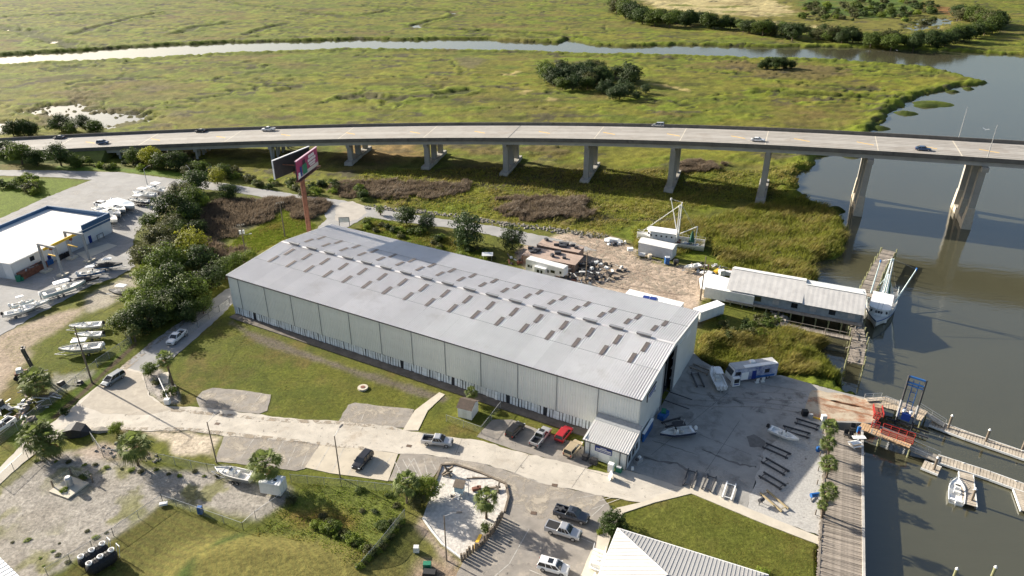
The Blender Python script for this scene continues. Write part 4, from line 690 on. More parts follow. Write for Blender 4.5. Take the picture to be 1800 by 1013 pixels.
def boat(label, stern, bow, z=1.0, hull='white', top=None, cover=None, engine='white', trailer=True, rack=0.0, group=None, eng=1, B=None, name='motor_boat', console=True, tl=None):
    a, b = G(*stern, z), G(*bow, z); L = max(4.5, (b - a).length); m = (a + b) / 2; B = B or L * .335; Hs = max(.85, L * .125); base = .62 if trailer else rack
    t = thing(name, label, 'boat', (m.x, m.y, base), ang(a, b), group); o, inn = hull_rings(L, B, Hs)
    mb = MB().loft(o, closed=False, caps=False); mb.add(o[0], [(0, 1, 2, 3, 4)]); mb.build('hull', BH[hull], t, smooth=True)
    MB().loft(inn, closed=False, caps=False).add(inn[0], [(1, 2, 3, 4)]).build('deck', m_gel if hull == 'white' else m_deck, t)
    MB().box(0, 0, 0, 0, 0, 0)
    if cover:
        rr = []
        for i, r in enumerate(o):
            t_ = i / 8; w = r[4][1] + .06; zs = r[0][2]; hmp = (.25 + .75 * math.sin(min(1, t_ * 1.35) * math.pi) ** .7) * (.95 if cover == 'wrap' else .7) * (1 if t_ < .85 else .5)
            rr.append([(r[0][0], -w, zs - .25), (r[0][0], -w, zs + .05), (r[0][0], -w * .5, zs + hmp * .75), (r[0][0], 0, zs + hmp), (r[0][0], w * .5, zs + hmp * .75), (r[0][0], w, zs + .05), (r[0][0], w, zs - .25)])
        MB().loft(rr, closed=False).build('cover', m_tarp if cover == 'tarp' else M('shrink_wrap', (.68, .74, .78), .35, .08, 1), t)
    elif console:
        zf = Hs * .52; MB().box(.02 * L, 0, zf + .5, .11 * L, B * .34, 1.0, tp=.75).build('console', m_gel, t); MB().box(.05 * L, 0, zf + 1.15, .06, B * .3, .4, ry=-.35).build('windscreen', m_glass, t)
        MB().box(-.12 * L, 0, zf + .35, .09 * L, B * .4, .7).build('helm_seat', m_deck, t); MB().box(.2 * L, 0, zf + .2, .14 * L, B * .34, .4, tp=.8).build('bow_seat', m_deck, t); MB().box(-.43 * L, 0, zf + .2, .07 * L, B * .7, .5).build('stern_bench', m_gel, t)
        mb = MB()
        for s in (-1, 1): mb.tube([(.12 * L, s * B * .47, Hs * 1.05), (.3 * L, s * B * .40, Hs * 1.35), (.47 * L, s * .06, Hs * 1.45)], .025, 5)
        mb.build('bow_rail', m_chrome, t)
    if top:
        zt = Hs + 1.75; mb = MB()
        for x, y in ((-.10, -.3), (-.10, .3), (.08, -.3), (.08, .3)): mb.tube([(x * L, y * B * .8, Hs * .6), (x * L * .9, y * B, zt)], .035, 5)
        mb.build('top_frame', m_chrome, t)
        rr = []
        for x, w, dz in ((-.19, .25, 0), (-.17, .33, .06), (.0, .36, .1), (.12, .34, .07), (.16, .24, 0)): rr.append([(x * L, -w * B, zt), (x * L, -w * B * .85, zt + .06 + dz), (x * L, w * B * .85, zt + .06 + dz), (x * L, w * B, zt)])
        tp = MB().loft(rr).build('hardtop', m_white if top == 'white' else m_tarp, t); MB().tube([(-.1 * L, .2 * B, zt), (-.14 * L, .24 * B, zt + 1.5)], .02, 4).build('aerial', m_white, tp)
    for k in range(eng):
        y = (k - (eng - 1) / 2) * .75
        if engine:
            e = MB().box(-L / 2 - .3, y, Hs + .18, .62, .45, .62, tp=.8).box(-L / 2 - .28, y, Hs + .55, .5, .4, .2, tp=.6).build('outboard', m_engine if engine == 'white' else m_black, t)
            MB().box(-L / 2 - .3, y, Hs * .45, .22, .14, Hs * 1.1).box(-L / 2 - .35, y, .02, .5, .1, .12).build('lower_unit', m_steel, e)
    if trailer:
        r = thing('boat_trailer', 'galvanised trailer carrying the ' + (tl or label), 'trailer', (m.x, m.y, .03), ang(a, b), 'boat trailers')
        MB().bar((-L * .42, -.55 * B / 2, .5), (L * .3, -.6 * B / 2, .5), .1, .14).bar((-L * .42, .55 * B / 2, .5), (L * .3, .6 * B / 2, .5), .1, .14).bar((L * .3, -.6 * B / 2, .5), (L * .62, 0, .5), .1, .12).bar((L * .3, .6 * B / 2, .5), (L * .62, 0, .5), .1, .12).bar((-L * .3, -.5 * B, .5), (-L * .3, .5 * B, .5), .1, .1).bar((L * .1, -.45 * B, .5), (L * .1, .45 * B, .5), .08, .08).build('frame', m_galv, r)
        for xx in ((-.2, -.08) if L > 7.5 else (-.15,)):
            for s in (-1, 1):
                w = MB().tube([(xx * L, s * B * .5 - .1, .33), (xx * L, s * B * .5 + .1, .33)], .33, 10).build('wheel', m_black, r); MB().tube([(xx * L, s * (B * .5 + .09), .33), (xx * L, s * (B * .5 + .12), .33)], .17, 8).build('rim', m_rim, w)
        MB().tube([(L * .5, 0, .5), (L * .46, 0, 1.1)], .06, 5).build('winch_post', m_galv, r)
    return t
gA = 'boats on the apron'; gY = 'boats in the boat yard'; gR = 'boats in the covered row'; gG = 'boats on the grass'
boat('centre console boat with black canopy on the apron beside the warehouse', (1220, 757), (1160, 766), hull='navy', top='black', trailer=False, rack=.55, group=gA)
boat('open white centre console boat on the apron beside the rack rails', (1352, 754), (1404, 777), top=None, engine='black', trailer=False, rack=.55, group=gA)
boat('white boat with white hardtop parked beside the painted motor coach', (1269, 684), (1251, 648), top='white', trailer=False, rack=.5, group=gA, eng=2)
boat('open white boat moored along the finger dock', (1682, 880), (1684, 838), z=-1.0, engine='white', trailer=False, rack=-2.15, B=2.7)
boat('black covered boat with white hardtop nearest the shrubs in the yard', (168, 470), (216, 466), hull='blue', top='white', cover='tarp', group=gY, tl='black covered boat nearest the shrubs')
boat('blue hulled boat with white top between two covered boats', (138, 484), (186, 479), hull='blue', top='white', group=gY, tl='blue hulled boat in the yard')
boat('low black tarped boat below the blue hulled boat', (126, 497), (175, 490), hull='black', cover='tarp', group=gY, tl='low black tarped boat', engine='black')
boat('largest white boat with ice blue hull and hardtop in the yard', (73, 519), (151, 496), z=1.6, hull='ice', top='white', group=gY, eng=2, tl='largest white boat in the yard')
boat('white skiff between the large boat and the black engined skiff', (40, 543), (89, 530), group=gY, tl='white skiff behind the large boat')
boat('white skiff with black outboard at the left edge of the yard', (7, 555), (63, 543), engine='black', group=gY, tl='white skiff with black outboard')
boat('small pale blue hulled boat with white canopy behind the skiffs', (20, 540), (60, 530), hull='ice', top='white', group=gY, tl='small pale boat behind the skiffs')
boat('olive hulled boat with white top half under the trees', (240, 519), (192, 514), hull='green', top='white', cover='tarp', group=gY, engine='black', tl='olive hulled boat under the trees')
boat('white bay boat topmost of the three boats on the grass', (181, 572), (122, 577), engine='black', group=gG, tl='topmost boat on the grass')
boat('open white skiff in the middle of the three boats on the grass', (181, 589), (132, 591), engine='black', group=gG, tl='middle skiff on the grass')
boat('grey sided cuddy boat with white top lowest of the three on the grass', (181, 611), (104, 619), hull='grey', top='white', group=gG, tl='lowest boat on the grass')
boat('black and white bowrider in the middle of the covered row', (262, 357), (226, 353), hull='black', top='white', group=gR, tl='black and white bowrider')
boat('white boat with hardtop second from the top of the row', (273, 346), (233, 341), top='white', group=gR, tl='second boat from the top of the row')
boat('white boat with hardtop topmost in the row by the light pole', (294, 338), (258, 331), top='white', group=gR, tl='topmost boat of the row')
boat('black tarped boat standing apart at the top right of the row', (299, 345), (308, 325), hull='black', cover='tarp', group=gR, tl='black tarped boat apart from the row')
boat('boat in pale blue shrink wrap in the covered row', (198, 357), (238, 370), cover='wrap', group=gR, tl='shrink wrapped boat nearest the middle')
boat('white open boat next to the shrink wrapped one in the row', (184, 363), (222, 376), group=gR, tl='open boat next to the shrink wrapped one')
boat('white hardtop boat third from the blue parapet', (172, 369), (214, 384), top='white', group=gR, tl='third boat from the blue parapet')
boat('white boat half behind the blue parapet', (166, 380), (208, 394), group=gR, tl='boat half behind the blue parapet')
boat('white boat half hidden under the thicket edge', (256, 392), (280, 379), group=gR, tl='boat half hidden under the thicket')
boat('weathered grey runabout with cut windshield behind the lower palm', (444, 842), (378, 827), hull='grey', engine=None, name='derelict_boat', tl='weathered grey runabout', top=None)
boat('small white boat at the marsh edge of the dirt yard', (1231, 467), (1202, 473), engine='black', tl='small white boat at the marsh edge')
# shrimp trawlers
def trawler(label, stern, bow, z, zb, boom, name='shrimp_boat', trim=m_blue, rig=m_wht2):
    a, b = G(*stern, z), G(*bow, z); L = (b - a).length; m = (a + b) / 2; B = L * .29; Hs = 2.3; t = thing(name, label, 'fishing boat', (m.x, m.y, zb), ang(a, b), 'shrimp boats')
    o, inn = hull_rings(L, B, Hs, n=13)
    for i, r in enumerate(o):
        tt = i / 12; up = .9 * max(0, tt - .35) ** 1.5 * 1.7
        o[i] = [(x, y, zz + (up if j in (0, 4) else 0)) for j, (x, y, zz) in enumerate(r)]; inn[i] = [(x, y, zz + up) for (x, y, zz) in inn[i]]
    MB().loft(o, closed=False, caps=False).add(o[0], [(0, 1, 2, 3, 4)]).build('hull', m_wht2, t, smooth=True); MB().loft(inn, closed=False, caps=False).add(inn[0], [(1, 2, 3, 4)]).build('deck', m_deck, t)
    mb = MB().loft([[(r[0][0], s * (abs(r[0][1]) + .05), r[0][2] + dz) for s, dz in ((1, -.35), (1, -.05), (1.0001, -.05), (1.0001, -.35))] for r in o], caps=False); mb.loft([[(r[0][0], -(abs(r[0][1]) + .05), r[0][2] + dz) for dz in (-.35, -.05, -.051, -.351)] for r in o], caps=False); mb.build('rub_rail', trim, t)
    w = B * .62; x0, x1 = -.07 * L, .31 * L
    cab = MB().loft([[(x0, -w / 2, 1.2), (x1 - .3, -w / 2, 1.2), (x1 + .5, -w * .2, 1.2), (x1 + .5, w * .2, 1.2), (x1 - .3, w / 2, 1.2), (x0, w / 2, 1.2)], [(x0, -w / 2, 4.7), (x1 - .3, -w / 2, 4.9), (x1 + .5, -w * .2, 4.9), (x1 + .5, w * .2, 4.9), (x1 - .3, w / 2, 4.9), (x0, w / 2, 4.7)]]).build('wheelhouse', m_white, t)
    MB().loft([[(x0 - .5, -w / 2 - .25, 4.72), (x1, -w / 2 - .25, 4.95), (x1 + .9, -w * .22, 4.95), (x1 + .9, w * .22, 4.95), (x1, w / 2 + .25, 4.95), (x0 - .5, w / 2 + .25, 4.72)], [(x0 - .5, -w / 2 - .25, 4.85), (x1, -w / 2 - .25, 5.08), (x1 + .9, -w * .22, 5.08), (x1 + .9, w * .22, 5.08), (x1, w / 2 + .25, 5.08), (x0 - .5, w / 2 + .25, 4.85)]]).build('wheelhouse_roof', m_white, cab)
    for k in range(5):
        for s in (-1, 1): MB().box(x0 + 1 + k * (x1 - x0 - 1.6) / 4, s * (w / 2 + .02), 3.7, .5, .05, .5).build('porthole', m_glass, cab)
    for y in (-.13, 0, .13): MB().box(x1 + .53, y * w, 4.1, .06, w * .11, .65).build('window', m_glass, cab)
    for s in (-1, 1): MB().box(x1 + .12, s * w * .36, 4.1, .06, w * .22, .65, rz=-s * .75).build('window', m_glass, cab)
    mx = x0 - .8; mh = 14.5
    MB().tube([(mx, -.9, 1.6), (mx, -.15, mh)], .2, 6).tube([(mx, .9, 1.6), (mx, .15, mh)], .2, 6).build('mast', rig, t)
    for k in range(6): MB().bar((mx, -.8 + k * .11, 3 + k * 1.7), (mx, .8 - k * .11, 3 + k * 1.7), .08, .08).build('mast_rung', rig, t)
    for s, (ex, ey, ez) in zip((-1, 1), boom): MB().tube([(mx + .3, s * B * .42, 2.6), (ex, ey, ez)], [.22, .13], 6).build('outrigger', rig, t); MB().tube([(mx, 0, mh), (ex, ey, ez)], .03, 4).build('stay', m_galv, t); MB().box(ex, ey, ez, .5, .25, .7, rz=.4).build('outrigger_block', trim, t)
    gx = -.36 * L; MB().tube([(gx, -B * .33, 1.8), (gx - .2, 0, 7.4), (gx, B * .33, 1.8)], .13, 6).tube([(mx, 0, 4.2), (gx - .2, 0, 7.4)], .14, 6).build('gantry', rig, t)
    for y in (-1, 1): MB().tube([(mx, y * .2, mh - .5), (.42 * L, y * .5, 3.9)], .035, 4).build('forestay', m_galv, t); MB().tube([(mx, 0, mh - .8), (-.46 * L, y * B * .38, 2.4)], .03, 4).build('backstay', m_galv, t)
    MB().tube([(mx, -1.1, 2.0), (mx, 1.1, 2.0)], .5, 10).box(mx - .2, 0, 1.7, 1.4, 2.6, .8).build('winch', m_rust, t)
    m_net = M('green_net', (.03, .10, .07), .9, .3, 2, bump=.5, bscale=5)
    MB().loft([[(gx + 1.2 + q * .3, .8 + .5 * math.cos(k), 5.8 - q * 1.1) if 0 else (gx + 1.0 + (.15 + q * .22) * math.cos(k), .7 + (.15 + q * .22) * math.sin(k), 6.2 - q * 1.0) for k in (0, 1.05, 2.1, 3.14, 4.2, 5.2)] for q in range(5)]).build('hanging_net', m_net, t)
    for k in range(5): MB().box(-.40 * L + k * .9, random.uniform(-1.3, 1.3), 1.6, .8, .7, .7, random.uniform(0, 1)).build('fish_box', random.choice([m_white, m_wht2, m_blue]), t)
    mb = MB()
    for i in range(0, 12, 1):
        for s in (0, 4): p = o[i][s]; q = o[i + 1][s]; mb.tube([(p[0], p[1] * .96, p[2] + .75), (q[0], q[1] * .96, q[2] + .75)], .03, 4).tube([(p[0], p[1] * .96, p[2]), (p[0], p[1] * .96, p[2] + .75)], .025, 4)
    mb.build('railing', rig, t)
    return t
trawler('old white shrimp boat stranded in the marsh grass with masts raised', (1238, 434), (1119, 420), -.2, -1.3, ((1.2, -2.0, 14.5), (-1.8, 2.2, 14.0)), trim=m_wht2)
trawler('white and blue shrimp boat moored bow-first at the fish house dock', (1556, 506), (1538, 575), -1.0, -2.9, ((-3.0, -2.6, 13.0), (-3.5, 5.8, 12.5)), trim=m_blue, rig=M('pale_blue_rigging', (.5, .6, .62), .5, .1))
# ---------------------------------------------------------------- vegetation
LF = {'dark': LEAF('leaf_dark', (.046, .072, .019)), 'mid': LEAF('leaf_mid', (.082, .118, .020)), 'yel': LEAF('leaf_yellow', (.30, .31, .03)), 'olive': LEAF('leaf_olive', (.10, .105, .04)), 'cedar': LEAF('leaf_cedar', (.048, .075, .025), trans=.2), 'lime': LEAF('leaf_lime', (.17, .22, .03)),
      'palm': LEAF('leaf_palm', (.15, .19, .055), rnd=.12, trans=.45), 'dry': LEAF('dry_frond', (.24, .17, .09), rnd=.1), 'brush': LEAF('grey_brush', (.20, .155, .11)), 'grass': LEAF('reed_green', (.195, .21, .035), rnd=0, trans=.45), 'grass2': LEAF('reed_dry', (.235, .20, .05), rnd=0, trans=.45)}
m_bark = M('bark', (.12, .09, .065), .9, .3, 2, bump=.4, bscale=8)
def leaves(n_cl, per, leaf, rx, rz, seed, rc=.42, low=-.75, shape='round'):
    g = np.random.default_rng(seed); d = g.normal(size=(n_cl, 3)); d /= np.linalg.norm(d, axis=1)[:, None]; d[:, 2] = np.maximum(d[:, 2], low); rad = g.uniform(.3, 1.0, n_cl) ** .6 * g.uniform(.8, 1.22, n_cl); c = d * rad[:, None]
    if shape == 'cone': h = g.uniform(-.9, 1.2, n_cl); w = np.clip(1 - (h + .9) / 2.2, .05, 1) ** .8; a = g.uniform(0, 6.283, n_cl); q = g.uniform(.4, 1, n_cl); c = np.stack([np.cos(a) * w * q, np.sin(a) * w * q, h], 1)
    sz = g.uniform(.6, 1.25, n_cl) * rc; P = []
    for i in range(n_cl):
        e = g.normal(size=(per, 3)); e /= np.linalg.norm(e, axis=1)[:, None]; P.append(c[i] + e * (g.uniform(.25, 1, per) ** .5 * sz[i])[:, None] * np.array((1, 1, .75)))
    P = np.concatenate(P) * np.array((rx, rx, rz)); N = len(P); nr = P / np.array((rx, rx, rz)) + g.normal(size=(N, 3)) * .7 + np.array((0, 0, .35)); nr /= np.linalg.norm(nr, axis=1)[:, None]
    u = np.cross(nr, g.normal(size=(N, 3))); u /= np.linalg.norm(u, axis=1)[:, None]; v = np.cross(nr, u); s = (leaf * g.uniform(.6, 1.3, N))[:, None]
    V = np.stack([P - u * s, P - v * s * .6, P + u * s, P + v * s * .6], 1).reshape(-1, 3); return V, np.arange(4 * N).reshape(N, 4)
def crown(name, mat, *a, **k): V, F = leaves(*a, **k); return np_mesh(name, V, F, mat)
def trunk_mesh(h, r, seed):
    g = random.Random(seed); mb = MB(); mb.tube([(0, 0, -.3), (g.uniform(-.1, .1), g.uniform(-.1, .1), h * .5), (g.uniform(-.2, .2), g.uniform(-.2, .2), h)], [r, r * .75, r * .4], 6)
    for k in range(4): a = k * 1.6 + g.random(); mb.tube([(0, 0, h * .55), (math.cos(a) * h * .3, math.sin(a) * h * .3, h * .85), (math.cos(a) * h * .5, math.sin(a) * h * .5, h * 1.1)], [r * .45, r * .3, r * .12], 5)
    return mb.mesh('trunk', m_bark)
CROWNS = {}
for k in ('dark', 'mid', 'yel', 'olive', 'lime'): CROWNS[k] = [crown('crown', LF[k], 62, 72, .19, 3.0, 2.7, s * 10 + len(k)) for s in range(2)]
CROWNS['cedar'] = [crown('crown', LF['cedar'], 70, 60, .17, 2.9, 3.0, 5, rc=.34), crown('crown', LF['cedar'], 74, 60, .17, 3.0, 2.6, 6, rc=.34)]
CROWNS['shrub'] = [crown('foliage', LF[k], 26, 46, .16, 1.5, 1.15, s, low=-.3) for s, k in enumerate(('mid', 'olive', 'dark', 'lime'))]
CROWNS['clip'] = [crown('foliage', LF['dark'], 160, 40, .09, 1.6, 1.5, 3, rc=.22)]
TRUNKS = [trunk_mesh(3.6, .24, s) for s in range(3)]
def mpp(p): return (p.y * _c - (p.z - CAM_H) * _s) / CAM_F
WH = {'trees of the thicket beside the warehouse': (230, 400, 310, 560, ('boat yard side', 'middle', 'warehouse side'), ('top', 'upper half', 'lower half', 'bottom')), 'trees of the marsh hammock': (940, 1130, 112, 165, ('left end', 'middle', 'right end'), ('rear', 'rear half', 'front half', 'front')), 'trees beside the bridge ramp': (0, 400, 262, 300, ('left', 'middle', 'right'), ('rear', 'rear', 'front', 'front')),
      'shrubs along the marsh road': (395, 640, 290, 352, ('left part', 'middle part', 'right part'), ('rear', 'rear half', 'front half', 'front')), 'shrubs behind the warehouse': (640, 870, 388, 460, ('left part', 'middle part', 'right part'), ('rear', 'rear half', 'front half', 'front')), 'bushes of the far scrub': (1405, 1650, 0, 38, ('left part', 'middle part', 'right part'), ('rear', 'rear half', 'front half', 'front')), 'weeds above the mown mound': (555, 660, 915, 975, ('left end', 'middle', 'right end'), ('top', 'upper half', 'lower half', 'bottom')),
      'shrubs on the fish house bank': (1255, 1370, 556, 592, ('left', 'middle', 'right'), ('top', 'upper half', 'lower half', 'bottom')), 'weeds in the sunken plot': (550, 705, 858, 930, ('left', 'middle', 'right'), ('top', 'upper half', 'lower half', 'bottom')), 'weeds on the gravel lot': (20, 200, 930, 1000, ('left', 'middle', 'right'), ('top', 'upper half', 'lower half', 'bottom')),
      'trees of the far levee': (1080, 1755, 0, 72, ('left bend', 'straight middle', 'right loop by the pond'), ('rear', 'rear half', 'front half', 'front'))}
def whr(px, py, rpx, group, label):
    w = WH.get(group)
    if not w: return label
    i = min(2, max(0, int((px - w[0]) / (w[1] - w[0]) * 3))); j = min(3, max(0, int((py - w[2]) / (w[3] - w[2]) * 4))); s = 'large ' if rpx > 19 or (9 < rpx and py < 180 and rpx > 12.5) else 'small ' if rpx < 11.5 else ''
    label = label.replace(' between the boat yard and the warehouse', '').replace(' standing in the open marsh', '').replace(' along the far levee beyond the creek', ' of the far levee')
    return s + label + ', ' + w[5][j] + (' of the ' if 0 else ', ') + w[4][i]
def tree_at(px, py, rpx, kind, label, group=None, name='tree', zb=0.0, squash=1.0):
    label = whr(px, py, rpx, group, label)
    p = G(px, py, zb + 3.5); r = rpx * mpp(p); zc = zb + r * 1.02 * squash; p = G(px, py, zc); k = r / 3.0; g0 = min(gz(p.x, p.y), .1); t = thing(name, label, 'tree', (p.x, p.y, g0), random.uniform(0, 6.28), group)
    o = ob('crown', random.choice(CROWNS[kind]), t, (0, 0, zc - g0)); o.scale = (k * random.uniform(.85, 1.2), k * random.uniform(.85, 1.2), k * squash * random.uniform(.8, 1.15)); q = ob('trunk', random.choice(TRUNKS), t); q.scale = (k, k, (zc - g0) / 3.6); return t
def shrub_at(px, py, rpx, var, label, group=None, zb=0.0, squash=1.0, name='shrub', kind='shrub'):
    label = whr(px, py, rpx + 6, group, label); p = G(px, py, zb + .5); r = rpx * mpp(p); k = r / 1.5; p = G(px, py, zb + r * .45); g0 = gz(p.x, p.y); t = thing(name, label, 'shrub', (p.x, p.y, g0), random.uniform(0, 6.28), group)
    o = ob('foliage', CROWNS[kind][var % len(CROWNS[kind])], t, (0, 0, r * .55 * squash)); o.scale = (k, k, k * squash); q = ob('stem', TRUNKS[0], t); q.scale = (k * .25, k * .25, k * .3); return t
gT = 'trees of the thicket beside the warehouse'
TH = [(342, 318, 19, 'dark'), (380, 309, 14, 'yel'), (402, 336, 13, 'dark'), (336, 349, 20, 'mid'), (318, 340, 15, 'olive'), (303, 364, 24, 'dark'), (330, 372, 20, 'dark'), (278, 412, 24, 'olive'), (262, 388, 15, 'mid'), (333, 428, 23, 'yel'), (300, 432, 20, 'olive'), (250, 446, 18, 'olive'), (290, 458, 24, 'mid'), (348, 452, 22, 'dark'),
      (256, 484, 19, 'lime'), (282, 500, 26, 'mid'), (308, 490, 26, 'dark'), (335, 510, 24, 'mid'), (368, 486, 20, 'dark'), (390, 470, 17, 'mid'), (305, 526, 24, 'dark'), (268, 528, 22, 'mid'), (240, 545, 19, 'lime'), (257, 556, 26, 'dark'), (292, 540, 22, 'mid'), (222, 562, 21, 'mid'), (355, 536, 16, 'mid'), (414, 458, 15, 'mid'), (440, 452, 13, 'lime'), (345, 400, 13, 'dark'), (330, 548, 16, 'dark'), (232, 520, 16, 'lime')]
LB = {'dark': 'dark green tree in the thicket between the boat yard and the warehouse', 'mid': 'mid green tree in the thicket between the boat yard and the warehouse', 'yel': 'bright yellow-green tree in the thicket beside the warehouse', 'olive': 'grey-olive tree in the thicket by the boat yard', 'lime': 'light green tree at the edge of the thicket'}
for x, y, r, k in TH: tree_at(x, y, r * 1.1, k, LB[k], gT)
for k in range(22):
    t = random.random(); x = 330 - 85 * t + random.uniform(-30, 45) * (1 - abs(t - .5)); y = 345 + 215 * t; kd = random.choice(['dark', 'dark', 'mid', 'mid', 'olive', 'lime']); tree_at(x, y, random.uniform(11, 17), kd, LB[kd], gT)
gB = 'trees beside the bridge ramp'
for x, y, r, k in [(10, 262, 16, 'dark'), (33, 268, 20, 'mid'), (62, 276, 16, 'dark'), (102, 270, 22, 'dark'), (130, 284, 12, 'mid'), (232, 274, 14, 'mid'), (262, 274, 18, 'yel'), (284, 282, 15, 'mid'), (312, 282, 17, 'dark'), (350, 292, 14, 'mid'), (392, 300, 13, 'mid'), (330, 298, 10, 'olive')]: tree_at(x, y, r, k, {'dark': 'dark', 'mid': 'mid green', 'yel': 'yellow-green', 'olive': 'olive'}[k] + ' tree between the bridge ramp and the yard road', gB)
for x, y, r, k in [(104, 216, 15, 'dark'), (122, 224, 12, 'mid'), (146, 214, 15, 'dark'), (166, 222, 12, 'mid'), (20, 226, 14, 'dark'), (38, 224, 15, 'dark'), (54, 226, 13, 'dark')]: tree_at(x, y, r, k, 'dark tree on the far side of the bridge by the pond', 'trees behind the bridge by the pond', zb=MZ)
gH = 'trees of the marsh hammock'
for k in range(38):
    a = random.uniform(0, 6.28); q = math.sqrt(random.random()); x = 1032 + 88 * q * math.cos(a); y = 132 + 17 * q * math.sin(a) + (x - 1032) * .03
    tree_at(x, y, random.uniform(10, 16), random.choice(['dark', 'cedar', 'cedar', 'olive', 'mid']), 'dark tree in the dense hammock standing in the open marsh', gH, zb=MZ)
for x, y, r in [(1090, 160, 14), (1078, 163, 12), (1105, 158, 12), (1120, 166, 8), (1095, 150, 13), (1060, 152, 12), (1135, 155, 9)]: tree_at(x, y, r, 'cedar', 'dark tree at the southern tip of the marsh hammock', gH, zb=MZ)
for x, y, r in [(1350, 111, 9), (1364, 110, 11), (1378, 110, 10), (1392, 113, 8), (1338, 115, 6)]: tree_at(x, y, r, 'dark', 'dark round tree in the small grove beyond the brown marsh patch', 'trees of the small grove', zb=MZ)
gL = 'trees of the far levee'
line = [(1082, 4), (1092, 14), (1110, 24), (1150, 30), (1200, 34), (1260, 41), (1330, 49), (1400, 57), (1470, 63), (1540, 70), (1600, 73), (1660, 68), (1710, 56), (1750, 44), (1752, 36), (1720, 28), (1690, 24)]
nL = 120
for k in range(nL):
    f = k / (nL - 1) * (len(line) - 1.001); i = int(f); t = f - i; x = line[i][0] + (line[i + 1][0] - line[i][0]) * t; y = line[i][1] + (line[i + 1][1] - line[i][1]) * t
    tree_at(x + random.uniform(-5, 5), y + random.uniform(-5, 2.5) - 2, random.uniform(8, 14.5), random.choice(['dark', 'dark', 'mid', 'mid', 'olive']), 'round tree of the far levee', gL, zb=MZ)
for k in range(110):
    x = random.uniform(1405, 1650); y = random.uniform(-2, 34) + (x - 1420) * .02
    shrub_at(x, y, random.uniform(3, 8), random.randrange(4), 'green bush in the scrub enclosed by the far levee', 'bushes of the far scrub', zb=MZ)
for x, y, r, k, l in [(714, 378, 18, 'dark', 'dark bushy tree nearest the small sign behind the warehouse'), (750, 388, 15, 'cedar', 'small dark round tree between two larger ones behind the warehouse'), (821, 403, 31, 'cedar', 'largest dark cedar behind the warehouse'), (900, 417, 23, 'cedar', 'dark cedar nearest the brown shed behind the warehouse'), (746, 858, 24, 'lime', 'dense round green tree at the corner of the sand court'), (263, 648, 13, 'mid', 'small leafy tree on the gate island'), (202, 752, 12, 'lime', 'small light green tree beside the black tarp heap'), (736, 880, 15, 'olive', 'olive scrub tree below the sand court palm')]: tree_at(x, y, r, k, l)
shrub_at(1078, 922, 23, 0, 'clipped round dark green bush at the house corner', kind='clip', squash=1.1)
gS = 'shrubs along the marsh road'
for k in range(44):
    x = random.uniform(395, 640); y = 296 + (x - 395) * .21 + random.uniform(-6, 16) - (14 if x > 560 else 0); shrub_at(x, y, random.uniform(5, 11), k, 'low leafy shrub in the rough between bridge and marsh road', gS)
for k in range(26): x = random.uniform(120, 400); shrub_at(x, 286 + (x - 120) * .045 + random.uniform(-4, 6), random.uniform(5, 10), k, 'low shrub on the verge above the yard road', 'shrubs on the yard road verge')
for k in range(12): shrub_at(random.uniform(-5, 70), random.uniform(312, 340), random.uniform(7, 13), k, 'shrub in the hedge clump on the triangular lawn', 'shrubs on the triangular lawn')
for k in range(30): x = random.uniform(640, 870); shrub_at(x, 388 + (x - 640) * .22 + random.uniform(-4, 26), random.uniform(5, 10), k, 'weedy shrub on the bank behind the warehouse', 'shrubs behind the warehouse')
for k in range(22): shrub_at(random.uniform(1255, 1370), random.uniform(556, 592), random.uniform(7, 13), k, 'grey-green shrub on the bank beside the fish house', 'shrubs on the fish house bank')
for k in range(16): shrub_at(560 + k * 6 + random.uniform(-6, 6), 922 + (k * 1.6 if k < 6 else k * 3.0) + random.uniform(-4, 4), random.uniform(7, 13), (3, 0, 3, 1)[k % 4], 'bright weedy shrub along the top of the mown mound', 'weeds above the mown mound')
for k in range(16): shrub_at(random.uniform(550, 705), random.uniform(858, 930), random.uniform(5, 10), (2, 0, 1)[k % 3], 'low weed clump in the sunken plot', 'weeds in the sunken plot', squash=.55)
for k in range(20): t = k / 19; shrub_at(706 - t * 72, 918 + t * 90, random.uniform(5, 9), k, 'vine clump growing on the mesh fence', 'vines on the mesh fence')
for k in range(16): t = k / 15; shrub_at(60 + t * 320 + random.uniform(-5, 5), 800 + t * 32 + random.uniform(0, 10), random.uniform(3, 6), (3, 1)[k % 2], 'weed tuft along the gravel lot fence', 'weeds by the gravel lot fence', squash=.6)
for k in range(12): shrub_at(random.uniform(20, 200), random.uniform(930, 1000), random.uniform(2.5, 6), (3, 1)[k % 2], 'weed tuft on the gravel lot', 'weeds on the gravel lot', squash=.35)
for x, y, r, v, l in [(300, 690, 12, 0, 'shrub at the gate arm on the island'), (275, 672, 8, 1, 'pale shrub in the middle of the gate island'), (113, 724, 9, 2, 'small dark shrub beside the lane fence'), (88, 640, 0.1, 2, ''), (150, 838, 9, 0, 'weeds at the concrete well pad'), (112, 862, 7, 3, 'light weeds before the concrete well pad'), (512, 880, 10, 1, 'weeds behind the cargo trailer'), (1340, 1008, 12, 3, 'light green shrub at the eave of the hip roof house'), (856, 930, 11, 0, 'leafy clump at the foot of the sand court palm'), (1054, 935, 6, 3, 'small frond plant at the house steps')]:
    if l: shrub_at(x, y, r, v, l)
